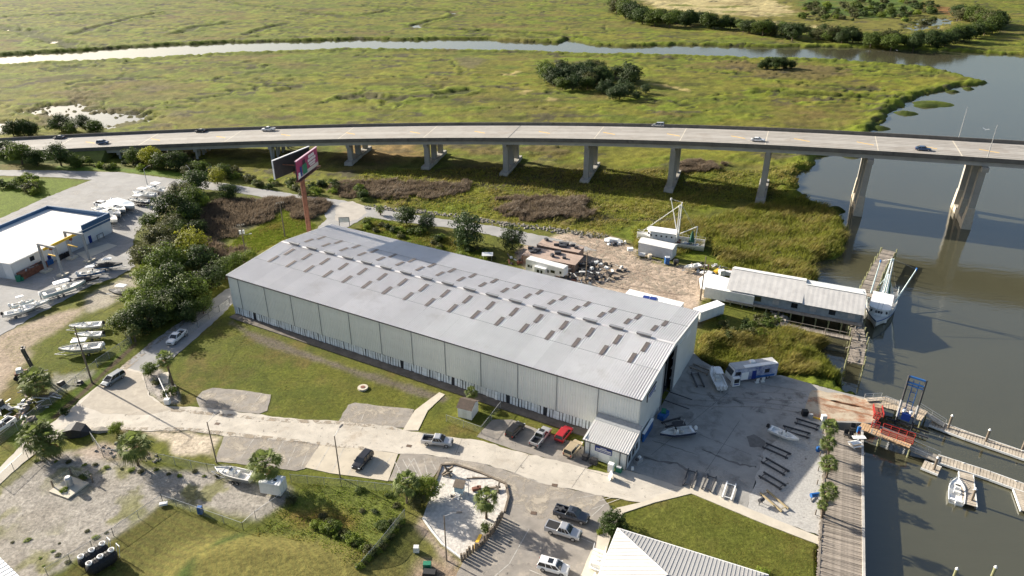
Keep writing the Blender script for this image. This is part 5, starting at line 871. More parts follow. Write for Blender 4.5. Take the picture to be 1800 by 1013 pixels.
# cabbage palms
def palm_mesh(seed, dry=6):
    g = random.Random(seed); mb = MB()
    for k in range(40 + dry):
        d = k < dry; a = k * 2.4 + g.uniform(-.4, .4); el = g.uniform(-1.2, -.7) if d else 1.25 - 1.9 * ((k - dry) / 40) + g.uniform(-.15, .15)
        L = g.uniform(.95, 1.3) * (.8 if d else 1); dx, dy = math.cos(a), math.sin(a); tip = Vector((dx * math.cos(el), dy * math.cos(el), math.sin(el))) * L; mi = 1 if d else 0; mb.tube([(0, 0, 0), tip], .03, 3, mi)
        side = Vector((-dy, dx, 0)); fw = tip.normalized(); nr = fw.cross(side)
        for j in range(11):
            b = (j - 5) * .27; dr = fw * math.cos(b) + side * math.sin(b); ln = g.uniform(.95, 1.2) * (1 - abs(j - 5) * .05); e = tip + dr * ln * .55; f = tip + dr * ln + Vector((0, 0, -.4 - .2 * (el < 0))); w = dr.cross(nr).normalized() * .075
            mb.add([tip, e - w, e + w, f], [(0, 1, 2), (1, 3, 2)], mi)
    return mb.mesh('fronds', [LF['palm'], LF['dry']])
PALMS = [palm_mesh(s, 4 + s * 2) for s in range(3)]
def palm(px, py, bx, by, rpx, label, group=None):         # crown centre, foot of the trunk
    b = G(bx, by, .05); h = max(1.2, hgt(bx, by, px, py, .05)); c = G(px, py, h); r = rpx * mpp(c); k = r / 2.1; t = thing('palm_tree', label, 'palm', b, random.uniform(0, 6.28) * 0, group); off = c - b
    f = ob('crown', random.choice(PALMS), t, (off.x * .6, off.y * .6, h), random.uniform(0, 6.28)); f.scale = (k,) * 3; mb = MB(); pts = [Vector((off.x * .6 * s * s, off.y * .6 * s * s, h * s - .1)) for s in (0, .25, .5, .75, 1)]
    mb.tube(pts, [.26, .2, .19, .22, .26], 8); mb.build('trunk', m_bark, t); return t
gP = 'palms along the boardwalk'
palm(1456, 750, 1457, 776, 17, 'palm uppermost in the row along the boardwalk', gP); palm(1453, 779, 1455, 805, 16, 'palm second from the top along the boardwalk', gP); palm(1456, 815, 1452, 842, 18, 'palm third from the top along the boardwalk', gP); palm(1457, 864, 1447, 906, 19, 'leaning palm lowest in the row along the boardwalk', gP); palm(1443, 888, 1444, 912, 11, 'short palm at the foot of the leaning palm', gP)
palm(236, 784, 243, 818, 32, 'broad palm standing alone behind the gravel lot fence'); palm(288, 630, 304, 676, 18, 'slim leaning palm on the gate island'); palm(467, 817, 470, 852, 33, 'palm behind the cargo trailer'); palm(717, 850, 716, 884, 26, 'palm left of the sand court'); palm(854, 878, 855, 912, 25, 'palm inside the sand court'); palm(828, 690, 830, 706, 13, 'young palm against the warehouse wall by the small shed'); palm(667, 368, 669, 378, 9, 'small palm behind the warehouse near the back road')
palm(60, 768, 70, 800, 30, 'left palm of the clump at the lane corner'); palm(92, 778, 88, 802, 30, 'right palm of the clump at the lane corner'); palm(78, 752, 80, 790, 18, 'rear palm of the clump at the lane corner'); palm(64, 670, 66, 694, 30, 'bushy palm beside the scrap heap'); palm(236, 580, 238, 600, 13, 'fan palm at the foot of the thicket')
# reeds and grass of the marsh: nobody could count the blades
def blades(polys, n, z, hgt_, mats, name, label, wd=.07, lean=(.35, -.2), cl=5, far=None, ja=4.0):
    g = np.random.default_rng(len(name) + n); P = []
    for poly in polys:
        a = np.array([(p[0], p[1]) for p in poly]); m = int(n * 3); x = g.uniform(a[:, 0].min(), a[:, 0].max(), m); y = g.uniform(a[:, 1].min(), a[:, 1].max(), m); ok = sdf(poly, x, y, 5) + (fbm(x, y, 6, 3, 8) - .5) * ja > 0
        if far: ok &= fbm(x, y, far, 3, 77) > .44
        x, y = x[ok][:n], y[ok][:n]; P.append(np.stack([x, y], 1))
    P = np.concatenate(P); P = np.repeat(P, cl, 0) + g.normal(size=(len(P) * cl, 2)) * .35; N = len(P)
    j = np.clip(np.round(np.log(P[:, 1] / 58) / math.log(2600 / 58) * (RN - 1)), 0, RN - 1).astype(int); i = np.clip(np.round((P[:, 0] / (.8 * P[:, 1] + 42) + 1) / 2 * (CN - 1)), 0, CN - 1).astype(int); zz = Z.reshape(RN, CN)[j, i]
    ok = zz > WZ + .15; P = P[ok]; zz = zz[ok]; N = len(P); patch = fbm(P[:, 0], P[:, 1], 7, 3, 55); h = hgt_ * g.uniform(.6, 1.25, N) * (.5 + patch); a = g.uniform(0, 6.283, N); w = wd * g.uniform(.7, 1.4, N); ux, uy = np.cos(a) * w, np.sin(a) * w
    lx = (g.normal(size=N) * .3 + lean[0] + (patch - .5) * 1.6) * h; ly = (g.normal(size=N) * .3 + lean[1]) * h
    V = np.stack([np.stack([P[:, 0] - ux, P[:, 1] - uy, zz - .1], 1), np.stack([P[:, 0] + ux, P[:, 1] + uy, zz - .1], 1), np.stack([P[:, 0] + lx, P[:, 1] + ly, zz + h], 1)], 1).reshape(-1, 3); me = np_mesh(name, V, np.arange(3 * N).reshape(N, 3), mats)
    me.polygons.foreach_set('material_index', ((patch + g.normal(size=N) * .12) > .56).astype('i')); return tag(ob(name, me), label, 'grass', kind='stuff')
RG = [LF['grass'], LF['grass2']]
NEARM = [GP([(1180, 452), (1115, 440), (1110, 400), (1240, 380), (1250, 440), (1262, 466), (1290, 476), (1330, 500), (1415, 505), (1440, 485), (1446, 465), (1472, 447), (1494, 426), (1490, 395), (1465, 372), (1400, 352), (1330, 360), (1250, 380), (1240, 400), (1240, 430)], MZ), GP([(1225, 600), (1330, 592), (1380, 585), (1450, 605), (1450, 622), (1484, 680), (1370, 656), (1290, 658), (1228, 632)], MZ)]
blades(NEARM, 7500, MZ, 1.6, RG, 'marsh_reeds', 'tall green and straw marsh reeds beside the fish house and apron', .10)
blades([GP([(1060, 425), (880, 385), (700, 365), (600, 340), (640, 300), (900, 295), (1200, 300), (1340, 300), (1400, 290), (1440, 285), (1395, 330), (1380, 352), (1300, 352), (1240, 370), (1110, 395)], MZ)], 13000, MZ, .65, RG, 'marsh_reeds', 'low marsh grass between the bridge and the marsh road', .13, cl=3)
blades([p for p in BRUSH[:3]] + BRUSH_UP, 4200, MZ, 1.3, [LF['brush'], LF['brush']], 'dead_brush', 'grey brown dead brush patches in the marsh', .12, cl=4, ja=18.0)
blades([WEED], 1500, 0, .25, [LF['lime'], LF['grass2']], 'rough_grass', 'rough weeds in the sunken plot', .08, cl=4)
blades([GP([(640, 405), (640, 382), (720, 397), (800, 422), (870, 446), (850, 466), (760, 440)]), GP([(385, 440), (440, 408), (500, 368), (540, 385), (555, 396), (500, 425), (430, 450)])], 5000, 0, .4, [LF['lime'], LF['grass2']], 'rough_grass', 'rough yellow-green grass behind and left of the warehouse', .09, cl=4)
lawnP = [GP([(300, 635), (405, 560), (560, 635), (780, 695), (730, 720), (690, 712), (615, 705), (590, 738), (480, 728), (478, 690), (360, 680), (340, 705)]), GP([(1090, 925), (1215, 872), (1440, 960), (1440, 1030), (1200, 1030)]), GP([(0, 600), (150, 545), (230, 600), (90, 735), (60, 700)])]
blades(lawnP, 9000, 0, .09, [LF['lime'], LF['grass2']], 'lawn_grass', 'mown lawn grass tufts', .05, cl=3)
# ---------------------------------------------------------------- other buildings and structures
def frame(pa, pb, z=0.0):                                  # local frame: origin a, x towards b
    a, b = G(*pa, z), G(*pb, z); return a, ang(a, b), (b - a).length
# marine service building on the left
a, rz, L = frame((28, 492), (198.5, 408)); Dp = 24.0; Hb = 5.4
sb = thing('service_building', 'white service building with flat white roof and blue parapet', 'building', a, rz)
m_swall = M('white_block_wall', (.66, .67, .67), .7, .06, .5); m_bpar = M('blue_parapet', (.04, .105, .21), .5, .12, .5); m_froof = M('white_membrane', (.74, .72, .68), .7, .05, .15); m_rdoor = M('roller_door', (.48, .5, .52), .6, .08)
MB().box(L / 2, .1, Hb / 2 - .2, L, .2, Hb - .4).build('front_wall', m_swall, sb); MB().box(L, Dp / 2, Hb / 2 - .2, .2, Dp, Hb - .4).build('side_wall', m_swall, sb); MB().box(0, Dp / 2, Hb / 2 - .2, .2, Dp, Hb - .4).build('side_wall', m_swall, sb); MB().box(L / 2, Dp, Hb / 2 - .2, L, .2, Hb - .4).build('rear_wall', m_swall, sb)
MB().add([(-.3, -.3, Hb - .5), (L, -.3, Hb - .5), (L, Dp, Hb - .1), (-.3, Dp, Hb - .1)], [(0, 1, 2, 3)]).build('roof', m_froof, sb); MB().box(L / 2, -.34, Hb - .55, L + .4, .12, .2).build('gutter', m_wht2, sb)
MB().box(L - 5.4, -.12, Hb - .15, 10.8, .5, 2.4).box(L + .12, Dp / 2, Hb + .25, .5, Dp + .5, 1.4).box(L / 2, Dp, Hb + .3, L, .5, 1.2).build('parapet', m_bpar, sb)
for x, w, h, m in ((21.6, 6.0, 4.0, m_rdoor),): MB().box(x, -.03, h / 2, w, .08, h).build('roller_door', m, sb)
for x in (26.7, 11.7): MB().box(x, -.04, 1.15, 1.1, .08, 2.3).build('door', m_navy, sb)
MB().box(6.5, -.03, 3.6, 1.4, .1, 1.3).build('window', m_glass, sb); MB().box(-.12, 6, 2.2, .08, 6.0, 4.4).build('roller_door', m_rdoor, sb)
def atsb(x, y, z=0): return sb.matrix_basis @ Vector((x, y, z))
gp = thing('workbench_rack', 'outboard stand with engine by the blue door of the service building', 'stand', atsb(29.5, -1.2), rz); MB().bar((-1.2, 0, 0), (-1.2, 0, 1.9), .12, .12).bar((1.2, 0, 0), (1.2, 0, 1.9), .12, .12).bar((-1.2, 0, 1.9), (1.2, 0, 1.9), .12, .12).build('stand_frame', m_dark, gp); MB().box(.1, 0, 1.1, .9, .5, .9, tp=.7).build('engine', m_wht2, gp)
du = thing('scrap_container', 'long rusty brown scrap container against the service building', 'container', atsb(4.6, -1.3), rz); MB().box(0, 0, 1.0, 8.4, 1.8, 1.9).build('body', m_rust, du)
for k in range(9): MB().box(-4.0 + k * 1.0, -.95, 1.0, .16, .14, 1.9).build('rib', m_rust, du)
for k in range(12): MB().box(random.uniform(-3.6, 3.6), random.uniform(-.6, .6), 2.0, random.uniform(.6, 1.6), .4, .3, random.uniform(0, 3)).build('scrap_piece', random.choice([m_rust, m_dark, m_steel]), du)
tag(MB().tube([(0, 0, 0), (0, 0, 1.6)], .7, 9).box(.7, .3, .5, .7, .6, 1.0).build('green_drum_set', m_green, None, atsb(-.4, -1.6)), 'green drums at the left corner of the service building', 'drum')
mb = MB()
for k in range(6): mb.box(k * .75, random.uniform(-.2, .2), .75, .6, .7, 1.5, random.uniform(-.1, .1), tp=.7)
tag(mb.build('engine_row', m_black, None, atsb(13.6, -1.2), rz), 'row of dark covered engines beneath the hoist beam', 'engines')
mb = MB()
for k in range(4): mb.box(k * .7, 0, .7, .6, .5, 1.4)
tag(mb.build('fuel_cans', m_blue, None, atsb(9.2, -1.0), rz), 'blue cans beside the blue door below the hoist', 'cans')
# hoist with two portal frames and a yellow beam
ho = thing('boat_hoist', 'grey steel hoist with a yellow runway beam before the service building', 'hoist', (0, 0, 0))
feet = [((82, 477), (65, 430)), ((111, 484), (97, 434)), ((127, 454), (117, 408)), ((158, 459), (150, 412))]; tops = []
for (bx, by), (tx, ty) in feet:
    b = G(bx, by, .05); h = 8.6; tp = Vector((b.x, b.y, h)); tops.append(tp); MB().bar(b, tp, .55, .55).build('leg', m_steel, ho); MB().box(b.x, b.y, .28, 2.6, 2.0, .5, rz).build('leg_base', m_patch, ho)
for i, j in ((0, 1), (2, 3)): MB().bar(tops[i] + Vector((0, 0, -.2)), tops[j] + Vector((0, 0, -.2)), .5, .55).build('crossbeam', m_steel, ho)
y0 = (tops[0] + tops[1]) / 2; y1 = (tops[2] + tops[3]) / 2; e = (y1 - y0) * .12; MB().bar(y0 - e + Vector((0, 0, -.8)), y1 + e + Vector((0, 0, -.8)), .4, .7).build('runway_beam', m_yel, ho)
for t in (.12, .85): c = y0.lerp(y1, t) + Vector((0, 0, -1.2)); MB().tube([c, c + Vector((0, 0, -2.2))], .05, 4).box(c.x, c.y, c.z - .3, .7, .6, .7).build('hoist_trolley', m_rust, ho); d = (tops[1] - tops[0]).normalized() * 1.9; MB().bar(c - d + Vector((0, 0, -2.4)), c + d + Vector((0, 0, -2.4)), .3, .3).build('spreader_bar', m_yel, ho)
# fish house on piles
a = G(1281, 508, 4.2); b = G(1517, 551, 4.2); fz = ang(a, b); FL = (b - a).length; fh = thing('fish_house', 'long weathered fish house on piles over the water', 'building', (a.x, a.y, 0), fz); FW = 12.5; sp = FL * .565
m_tin = M('weathered_tin', (.52, .505, .485), .6, .1, .5, metal=.1, dirt=((.40, .37, .34), .3, .6)); m_twall = M('blue_grey_boards', (.22, .26, .29), .85, .2, .8)
for x0, x1, dz, mm, ry_ in ((-.6, sp, 0, m_tin, .62), (sp, FL + .3, -.25, m_tin, .50)):
    n = 24; rings = []
    for yy_, zz_ in ((-.4, 4.1), (FW * ry_, 6.6)):
        rings.append([(x0 + (x1 - x0) * k / n, yy_, zz_ + dz + (.015 if k % 2 else 0)) for k in range(n + 1)])
    MB().loft(rings, caps=False, closed=False).build('roof_slope', mm, fh)
    MB().add([(x0, FW * ry_, 6.6 + dz), (x1, FW * ry_, 6.6 + dz), (x1, FW + .4, 4.9 + dz), (x0, FW + .4, 4.9 + dz)], [(0, 1, 2, 3)]).build('roof_slope', m_wht2, fh)  # far slope's sunlit brightness put into its whiter colour
    MB().box((x0 + x1) / 2, FW * ry_, 6.64 + dz, x1 - x0, .5, .08).build('ridge_cap', m_wht2, fh)
o = MB().box(sp + 2.6, 3.6, 5.1, 1.5, 2.6, .06, rx=math.atan(2.5 / (FW * .62 + .4))).build('rust_patch', m_rust, fh)
MB().add([(sp, -.4, 4.1), (sp, -.4, 3.85), (sp, FW * .62, 6.35), (sp, FW * .62, 6.6)], [(0, 1, 2, 3)]).build('step_flashing', m_steel, fh)
MB().box(FL / 2, .3, 2.7, FL - .6, .2, 2.6).build('front_wall', m_twall, fh); MB().box(FL / 2, FW - .1, 3.1, FL - .6, .2, 3.4).build('rear_wall', m_twall, fh)
for x in (.1, FL - .4):
    MB().loft([[(x + s, y, z) for y, z in ((.3, 1.3), (FW, 1.3), (FW, 4.6), (FW * .62, 6.2), (.3, 4.0))] for s in (0, .15)]).build('end_wall', m_twall, fh)
for k in range(7): MB().box(3 + k * FL / 7.2, .17, 2.8, 1.5, .06, 1.3).build('window', m_glass if k % 2 else m_steel, fh)
MB().box(FL / 2, FW / 2 - .4, 1.2, FL + .6, FW + 1.2, .3).build('floor', m_wood, fh)
for k in range(11):
    for y in (-.6, FW * .33, FW * .7, FW + .1): MB().tube([(1 + k * (FL - 2) / 10, y, -4.2), (1 + k * (FL - 2) / 10, y, 1.1)], .17, 7).build('pile', m_pile, fh)
def atfh(x, y, z=0): return fh.matrix_basis @ Vector((x, y, z))
# docks
def deck_along(name, label, pts, w, z, plank=.35, posts=None, gap=0.0, cat='dock', mat=m_wood, skirt=.12, seed=1):
    P = [G(x, y, z) for x, y in pts]; t = thing(name, label, cat, (0, 0, 0)); g = random.Random(seed); me = MB().box(0, 0, 0, plank * .9, w, skirt).mesh('plank', mat); cnt = 0
    for i in range(len(P) - 1):
        d = P[i + 1] - P[i]; n = max(1, int(d.length / plank)); h = math.atan2(d.y, d.x)
        for k in range(n):
            if g.random() < gap: continue
            c = P[i] + d * ((k + .5) / n); o = ob('plank', me, t, (c.x, c.y, z + g.uniform(-.03, .03))); o.rotation_euler = (g.uniform(-.02, .02), 0, h + g.uniform(-.02, .02)); o.scale.y = g.uniform(.94, 1.04); o.scale.x = d.length / n / plank; cnt += 1
    for i in range(len(P) - 1):
        d = (P[i + 1] - P[i]); q = Vector((-d.y, d.x, 0)).normalized() * w * .42
        for s in (-1, 1): MB().bar(P[i] + q * s + Vector((0, 0, -.25)), P[i + 1] + q * s + Vector((0, 0, -.25)), .2, .3).build('stringer', m_wood2, t)
    return t, P
def piles(t, P, w, step, z1, zj=.8, r=.16, mat=m_pile, name='pile'):
    for i in range(len(P) - 1):
        d = P[i + 1] - P[i]; q = Vector((-d.y, d.x, 0)).normalized() * w / 2; n = max(1, int(d.length / step))
        for k in range(n + 1):
            for s in (-1, 1):
                c = P[i] + d * (k / n) + q * s; tp = z1 + random.uniform(0, zj); MB().tube([(c.x, c.y, -4.5), (c.x + random.uniform(-.12, .12), c.y + random.uniform(-.12, .12), tp)], r, 7).build(name, mat, t)
t, P = deck_along('timber_pier', 'old timber pier with mossy posts running upriver past the fish house', [(1521, 520), (1545, 470), (1563, 441)], 3.6, 1.2, .42, gap=.06, seed=3); piles(t, P, 3.9, 3.2, 1.6, 1.5)
t, P = deck_along('ruined_pier', 'collapsing timber pier below the fish house with leaning posts', [(1505, 566), (1510, 602), (1503, 640)], 3.2, .7, .45, gap=.2, seed=5); piles(t, P, 3.6, 2.6, .9, 1.6)
mb = MB()
for k in range(26): c = P[0].lerp(P[2], random.random()) + Vector((random.uniform(-1.2, 1.2), random.uniform(-1, 1), .35)); q = Vector((random.uniform(-1, 1), random.uniform(-1, 1), random.uniform(-.1, .35))).normalized() * random.uniform(.8, 2.2); mb.bar(c - q, c + q, .16, .1)
mb.build('loose_timber', m_wood, t)
t, P = deck_along('catwalk', 'narrow wooden catwalk with handrail from the bank to the ruined pier', [(1372, 570), (1450, 586), (1508, 598)], 1.5, .5, .4, seed=7); piles(t, P, 1.5, 5.5, 1.3, .1, .09, m_wood)
for s in (-.75, .75):
    for i in range(2): d = P[i + 1] - P[i]; q = Vector((-d.y, d.x, 0)).normalized() * s; MB().bar(P[i] + q + Vector((0, 0, .95)), P[i + 1] + q + Vector((0, 0, .95)), .1, .08).build('handrail', m_wood, t)
# boardwalk by the basin
t, P = deck_along('boardwalk', 'broad weathered boardwalk of cross planks along the basin edge', [(1484, 758), (1480, 900), (1476, 1100)], 6.7, .22, .3, seed=9); t['kind'] = 'structure'; del t['label'], t['category']
MB().bar(P[0] + Vector((3.45, 0, .12)), P[2] + Vector((3.45, 0, .12)), .4, .3).build('edge_beam', M('grey_edge_timber', (.40, .38, .35), .9, .2, .6), t); MB().bar(P[0] + Vector((-3.4, 0, 0)), P[2] + Vector((-3.4, 0, 0)), .3, .3).build('edge_beam', m_wood, t)
piles(t, P, 6.4, 6, .0, .1, .18)
sw = thing('bulkhead', 'dark timber bulkhead under the boardwalk edge', 'bulkhead'); MB().bar(P[0] + Vector((3.1, 0, -2.2)), P[2] + Vector((3.1, 0, -2.2)), .25, 4.2).build('sheet_piling', M('dark_sheet_pile', (.09, .08, .06), .9, .3, .5), sw)
MB().bar(P[0] + Vector((3.25, 0, -.6)), P[2] + Vector((3.25, 0, -.6)), .3, .3).build('wale', m_wood2, sw)
# floating docks
def fdock(label, pts, w, z=-1.45, name='floating_dock'):
    t, P = deck_along(name, label, pts, w, z, .5, mat=m_pdeck, seed=len(label)); 
    for i in range(len(P) - 1):
        d = P[i + 1] - P[i]; q = Vector((-d.y, d.x, 0)).normalized() * (w / 2 + .05)
        for s in (-1, 1): MB().bar(P[i] + q * s + Vector((0, 0, -.12)), P[i + 1] + q * s + Vector((0, 0, -.12)), .16, .4).build('rub_strip', m_wht2, t)
        n = max(1, int(d.length / 5))
        for k in range(n): c = P[i] + d * ((k + .5) / n); MB().box(c.x, c.y, z - .5, 2.6, w * .8, .6, math.atan2(d.y, d.x)).build('float', m_dark, t); MB().box(c.x + q.x * .85, c.y + q.y * .85, z + .15, .35, .12, .12).build('cleat', m_white, t)
    return t
fdock('upper floating dock running right from the lift', [(1636, 742), (1700, 766), (1830, 811)], 2.6); fdock('lower floating dock leading right from the gangway', [(1648, 806), (1740, 836), (1830, 869)], 2.4); fdock('short finger dock beside the moored white boat', [(1698, 832), (1704, 888)], 2.2); fdock('small square landing float under the gangway foot', [(1622, 816), (1652, 828)], 2.6)
fdock('finger dock at the right edge', [(1792, 862), (1806, 900)], 1.8)
for i, (bx, by, tx, ty, l) in enumerate([(1665, 757, 1673, 731, 'white capped steel pile at the upper dock near the lift'), (1731, 780, 1738, 756, 'white capped steel pile at the middle of the upper dock'), (1796, 792, 1802, 768, 'white capped steel pile at the right end of the upper dock'), (1640, 830, 1648, 805, 'pile at the landing float'), (1706, 884, 1714, 860, 'pile at the end of the short finger dock'), (1672, 1026, 1679, 1000, 'pale pile standing in the basin at the bottom left'), (1738, 1026, 1747, 997, 'pale pile standing in the basin at the bottom right')]):
    b = G(bx, by, WZ); h = max(1.0, hgt(bx, by, tx, ty, WZ)); t = thing('mooring_pile', l, 'pile', (b.x, b.y, 0), 0, 'mooring piles of the basin'); MB().tube([(0, 0, -4.5), (0, 0, h)], .22, 9).build('shaft', m_wood2 if i < 5 else m_pile, t); MB().tube([(0, 0, h - .05), (0, 0, h + .3)], [.26, .06], 9).build('cap', m_white, t)
def gang(label, p0, z0, p1, z1, w, rail=m_galv, name='gangway', deckm=m_pdeck):
    a, b = G(*p0, z0), G(*p1, z1); t = thing(name, label, 'gangway'); d = b - a; q = Vector((-d.y, d.x, 0)).normalized() * w / 2; MB().bar(a, b, w, .14).build('walkway', deckm, t)
    for s in (-1, 1):
        MB().tube([a + q * s + Vector((0, 0, 1.0)), b + q * s + Vector((0, 0, 1.0))], .05, 5).tube([a + q * s + Vector((0, 0, .5)), b + q * s + Vector((0, 0, .5))], .035, 5).build('handrail', rail, t); n = max(2, int(d.length / 2))
        for k in range(n + 1): c = a + d * (k / n) + q * s; MB().tube([c, c + Vector((0, 0, 1.0))], .045, 5).build('rail_post', rail, t)
    return t
gang('lower sloping gangway from the boardwalk corner to the docks', (1532, 757), .3, (1650, 808), -1.3, 2.3); gang('upper sloping gangway beside the blue lift', (1612, 718), .2, (1660, 748), -1.2, 1.6)
# ramp pier with the red safety frames and the blue lift
t, P = deck_along('lift_pier', 'pale plank pier around the boat lift well, upper arm', [(1550, 706), (1580, 714), (1625, 732)], 4.0, .25, .4, mat=M('pale_deck', (.42, .34, .25), .9, .2, 1, rnd=.12), seed=21); piles(t, P, 3.6, 4, .0, .1)
t, P = deck_along('lift_pier', 'pale plank pier around the boat lift well, lower arm', [(1512, 748), (1550, 762), (1602, 782)], 2.6, .25, .4, mat=M('orange_deck', (.46, .30, .17), .9, .2, 1, rnd=.12), seed=22); piles(t, P, 2.4, 4, .0, .1)
def redframe(label, px0, px1, w, z=.3, h=1.0, name='red_guard'):
    a, b = G(*px0, z), G(*px1, z); d = b - a; q = Vector((-d.y, d.x, 0)).normalized() * w / 2; t = thing(name, label, 'guard', (0, 0, 0), 0, 'red guards of the boat lift')
    for s in (-1, 1): MB().bar(a + q * s + Vector((0, 0, h)), b + q * s + Vector((0, 0, h)), .1, .1).bar(a + q * s + Vector((0, 0, .5)), b + q * s + Vector((0, 0, .5)), .08, .08).bar(a + q * s, b + q * s, .14, .14).build('rail', m_red, t)
    n = max(2, int(d.length / 1.2))
    for k in range(n + 1):
        c = a + d * k / n
        for s in (-1, 1): MB().bar(c + q * s, c + q * s + Vector((0, 0, h)), .1, .1).build('post', m_red, t)
    MB().bar(a + Vector((0, 0, .06)), b + Vector((0, 0, .06)), w * .9, .08).build('grating', m_rust, t)
redframe('tall red guard at the head of the lift well', (1542, 717), (1545, 733), 1.6, h=.8); redframe('low red guard stop above the lift well', (1536, 733), (1546, 737), 1.0); redframe('low red guard stop below the first one', (1532, 749), (1545, 753), 1.0); redframe('long red railed platform along the lower side of the lift well', (1550, 757), (1606, 776), 2.2)
b0, b1 = G(1577, 732, .2), G(1606, 742, .2); lh = max(8, hgt(1575, 740, 1591, 666)); li = thing('boat_lift', 'tall boat lift mast with blue crossheads over the water', 'boat lift')
for b in (b0, b1): MB().bar((b.x, b.y, -4), (b.x, b.y, lh), .3, .3).build('mast_post', m_dark, li); MB().bar((b.x, b.y, .2), (b.x, b.y, lh * .42), .38, .38).build('post_sleeve', m_galv, li)
mid = (b0 + b1) / 2; up = Vector((0, 0, 1))
for z, h in ((lh - .2, .3), (lh - 1.5, .25), (lh - 2.1, .15)): MB().bar(b0 + up * (z - b0.z), b1 + up * (z - b1.z), .35, h).build('crosshead', m_blue, li)
dd = (b1 - b0).normalized()
for s in (-.5, .5): MB().bar(mid + dd * s + up * .4, mid + dd * s + up * (lh - 1), .12, .12).build('carriage_rail', m_blue, li)
for k in range(7): MB().bar(mid - dd * .5 + up * (1 + k * (lh - 2.5) / 7), mid + dd * .5 + up * (1 + k * (lh - 2.5) / 7), .1, .14).build('carriage_rung', m_blue if k % 2 else m_galv, li)
MB().box(mid.x, mid.y, .9, 1.6, 1.0, 1.5, ang(b0, b1)).build('power_unit', m_navy, li)
for s in (-.6, .6): MB().tube([mid + dd * s + up * 1.65, mid + dd * s + up * 2.2], .36, 10).build('tank', m_white, li)
MB().bar(b0 + dd * -1.5 + up * -1.2, b1 + dd * 3 + up * -1.2, .3, .3).bar(b0 + dd * -1.5 + up * -1.2 + Vector((-.9, -1.6, 0)), b1 + dd * 3 + up * -1.2 + Vector((-.9, -1.6, 0)), .3, .3).build('cradle', m_dark, li)
gang('railed walkway at the river corner of the ramp', (1522, 703), .3, (1552, 701), .3, 1.2); gang('railed walkway behind the blue lift', (1555, 704), .4, (1612, 726), .3, .4)
# rack rails on the apron
gk = 'boat bunk rails on the apron'
for i, (p, q, m, l) in enumerate([((1398, 739), (1440, 752), m_dark, 'black bunk rails uppermost beside the palms'), ((1375, 752), (1424, 766), m_dark, 'black bunk rails above the open white boat'), ((1343, 782), (1388, 802), m_dark, 'black bunk rails below the open white boat'), ((1342, 808), (1384, 832), m_dark, 'black bunk rails in the middle of the gravel bed'), ((1338, 833), (1378, 857), m_dark, 'black bunk rails with blue foot above the lowest set'), ((1342, 864), (1380, 897), M('bunk_wood', (.3, .24, .14), .8, .2), 'tan bunk rails lowest on the gravel bed'),
        ((1218, 826), (1208, 855), m_dark, 'dark bunk rails leftmost along the footpath'), ((1252, 836), (1241, 862), m_dark, 'black bunk rails middle along the footpath'), ((1286, 849), (1277, 877), m_white, 'white bunk rails rightmost along the footpath'), ((1221, 655), (1232, 680), m_dark, 'black bunk rails beside the warehouse door'), ((1166, 747), (1200, 738), m_dark, 'black bunk rails behind the navy hulled boat'), ((1215, 642), (1248, 656), m_wood, 'wooden bunk rails against the far warehouse corner')]):
    a, b = G(*p, .4), G(*q, .4); d = b - a; s_ = Vector((-d.y, d.x, 0)).normalized() * .75; t = thing('bunk_rails', l, 'rack', (0, 0, 0), 0, gk)
    for s in (-1, 1):
        MB().bar(a + s_ * s, b + s_ * s, .22, .28).build('rail', m, t)
        for f in (.08, .92): c = a + d * f + s_ * s; MB().box(c.x, c.y, .18, .18, .18, .34).build('foot', m_dark, t)
    MB().bar(a + d * .1 - s_, a + d * .1 + s_, .12, .1).bar(a + d * .9 - s_, a + d * .9 + s_, .12, .1).build('tie', m, t)
# house with a hip metal roof at the bottom
rp = G(1086, 929, 5.0); re = G(1350, 1011, 5.0); hz = ang(rp, re); HL = (re - rp).length; HD = 19.0; hs_ = thing('hip_roof_house', 'house with pale ribbed hip roof at the bottom edge', 'house', (rp.x, rp.y, 0), hz - 0); m_hr = M('pale_standing_seam', (.40, .395, .39), .45, .05, .3, metal=.15)
ap = 9.5; rh = 9.2; A_, B_, C_, D_ = (0, 0, 5), (HL, 0, 5), (HL, -HD, 5), (0, -HD, 5); E_, F_ = (ap, -HD / 2, rh), (HL - ap, -HD / 2, rh)
for f, nm in (((A_, E_, F_, B_), 'roof_slope'), ((D_, E_, A_), 'roof_slope'), ((C_, F_, E_, D_), 'roof_slope'), ((B_, F_, C_), 'roof_slope')): MB().add(f, [tuple(range(len(f)))]).build(nm, m_hr, hs_)
m_seam = M('roof_seam_grey', (.42, .41, .41), .5, .05)  # plain grey of the raised seams, close to the roof colour
for k in range(1, 40):
    x = k * HL / 40; t = min(1, min(x, HL - x) / ap); MB().bar((x, -.02, 5.03), (x, -HD / 2 * t, 5.03 + (rh - 5) * t), .07, .07).build('standing_seam', m_seam, hs_)
for k in range(1, 26):
    y = -k * HD / 26; t = 1 - abs(2 * k / 26 - 1); MB().bar((.0, y, 5.03), (ap * t, y, 5.03 + (rh - 5) * t), .06, .06).build('standing_seam', m_hr, hs_)
MB().tube([A_, E_], .12, 5).tube([D_, E_], .12, 5).tube([E_, F_], .12, 5).build('hip_cap', m_hr, hs_)
MB().add([(14, -5.0, 7.2), (12.2, -9.3, 9.2), (20, -9.3, 9.2), (18.8, -5.6, 7.4)], [(0, 1, 2)]).add([(14, -5, 7.2), (17.6, -9.3, 9.3), (22, -9.4, 9.2)], [(0, 1, 2)]).build('dormer_roof', m_hr, hs_)
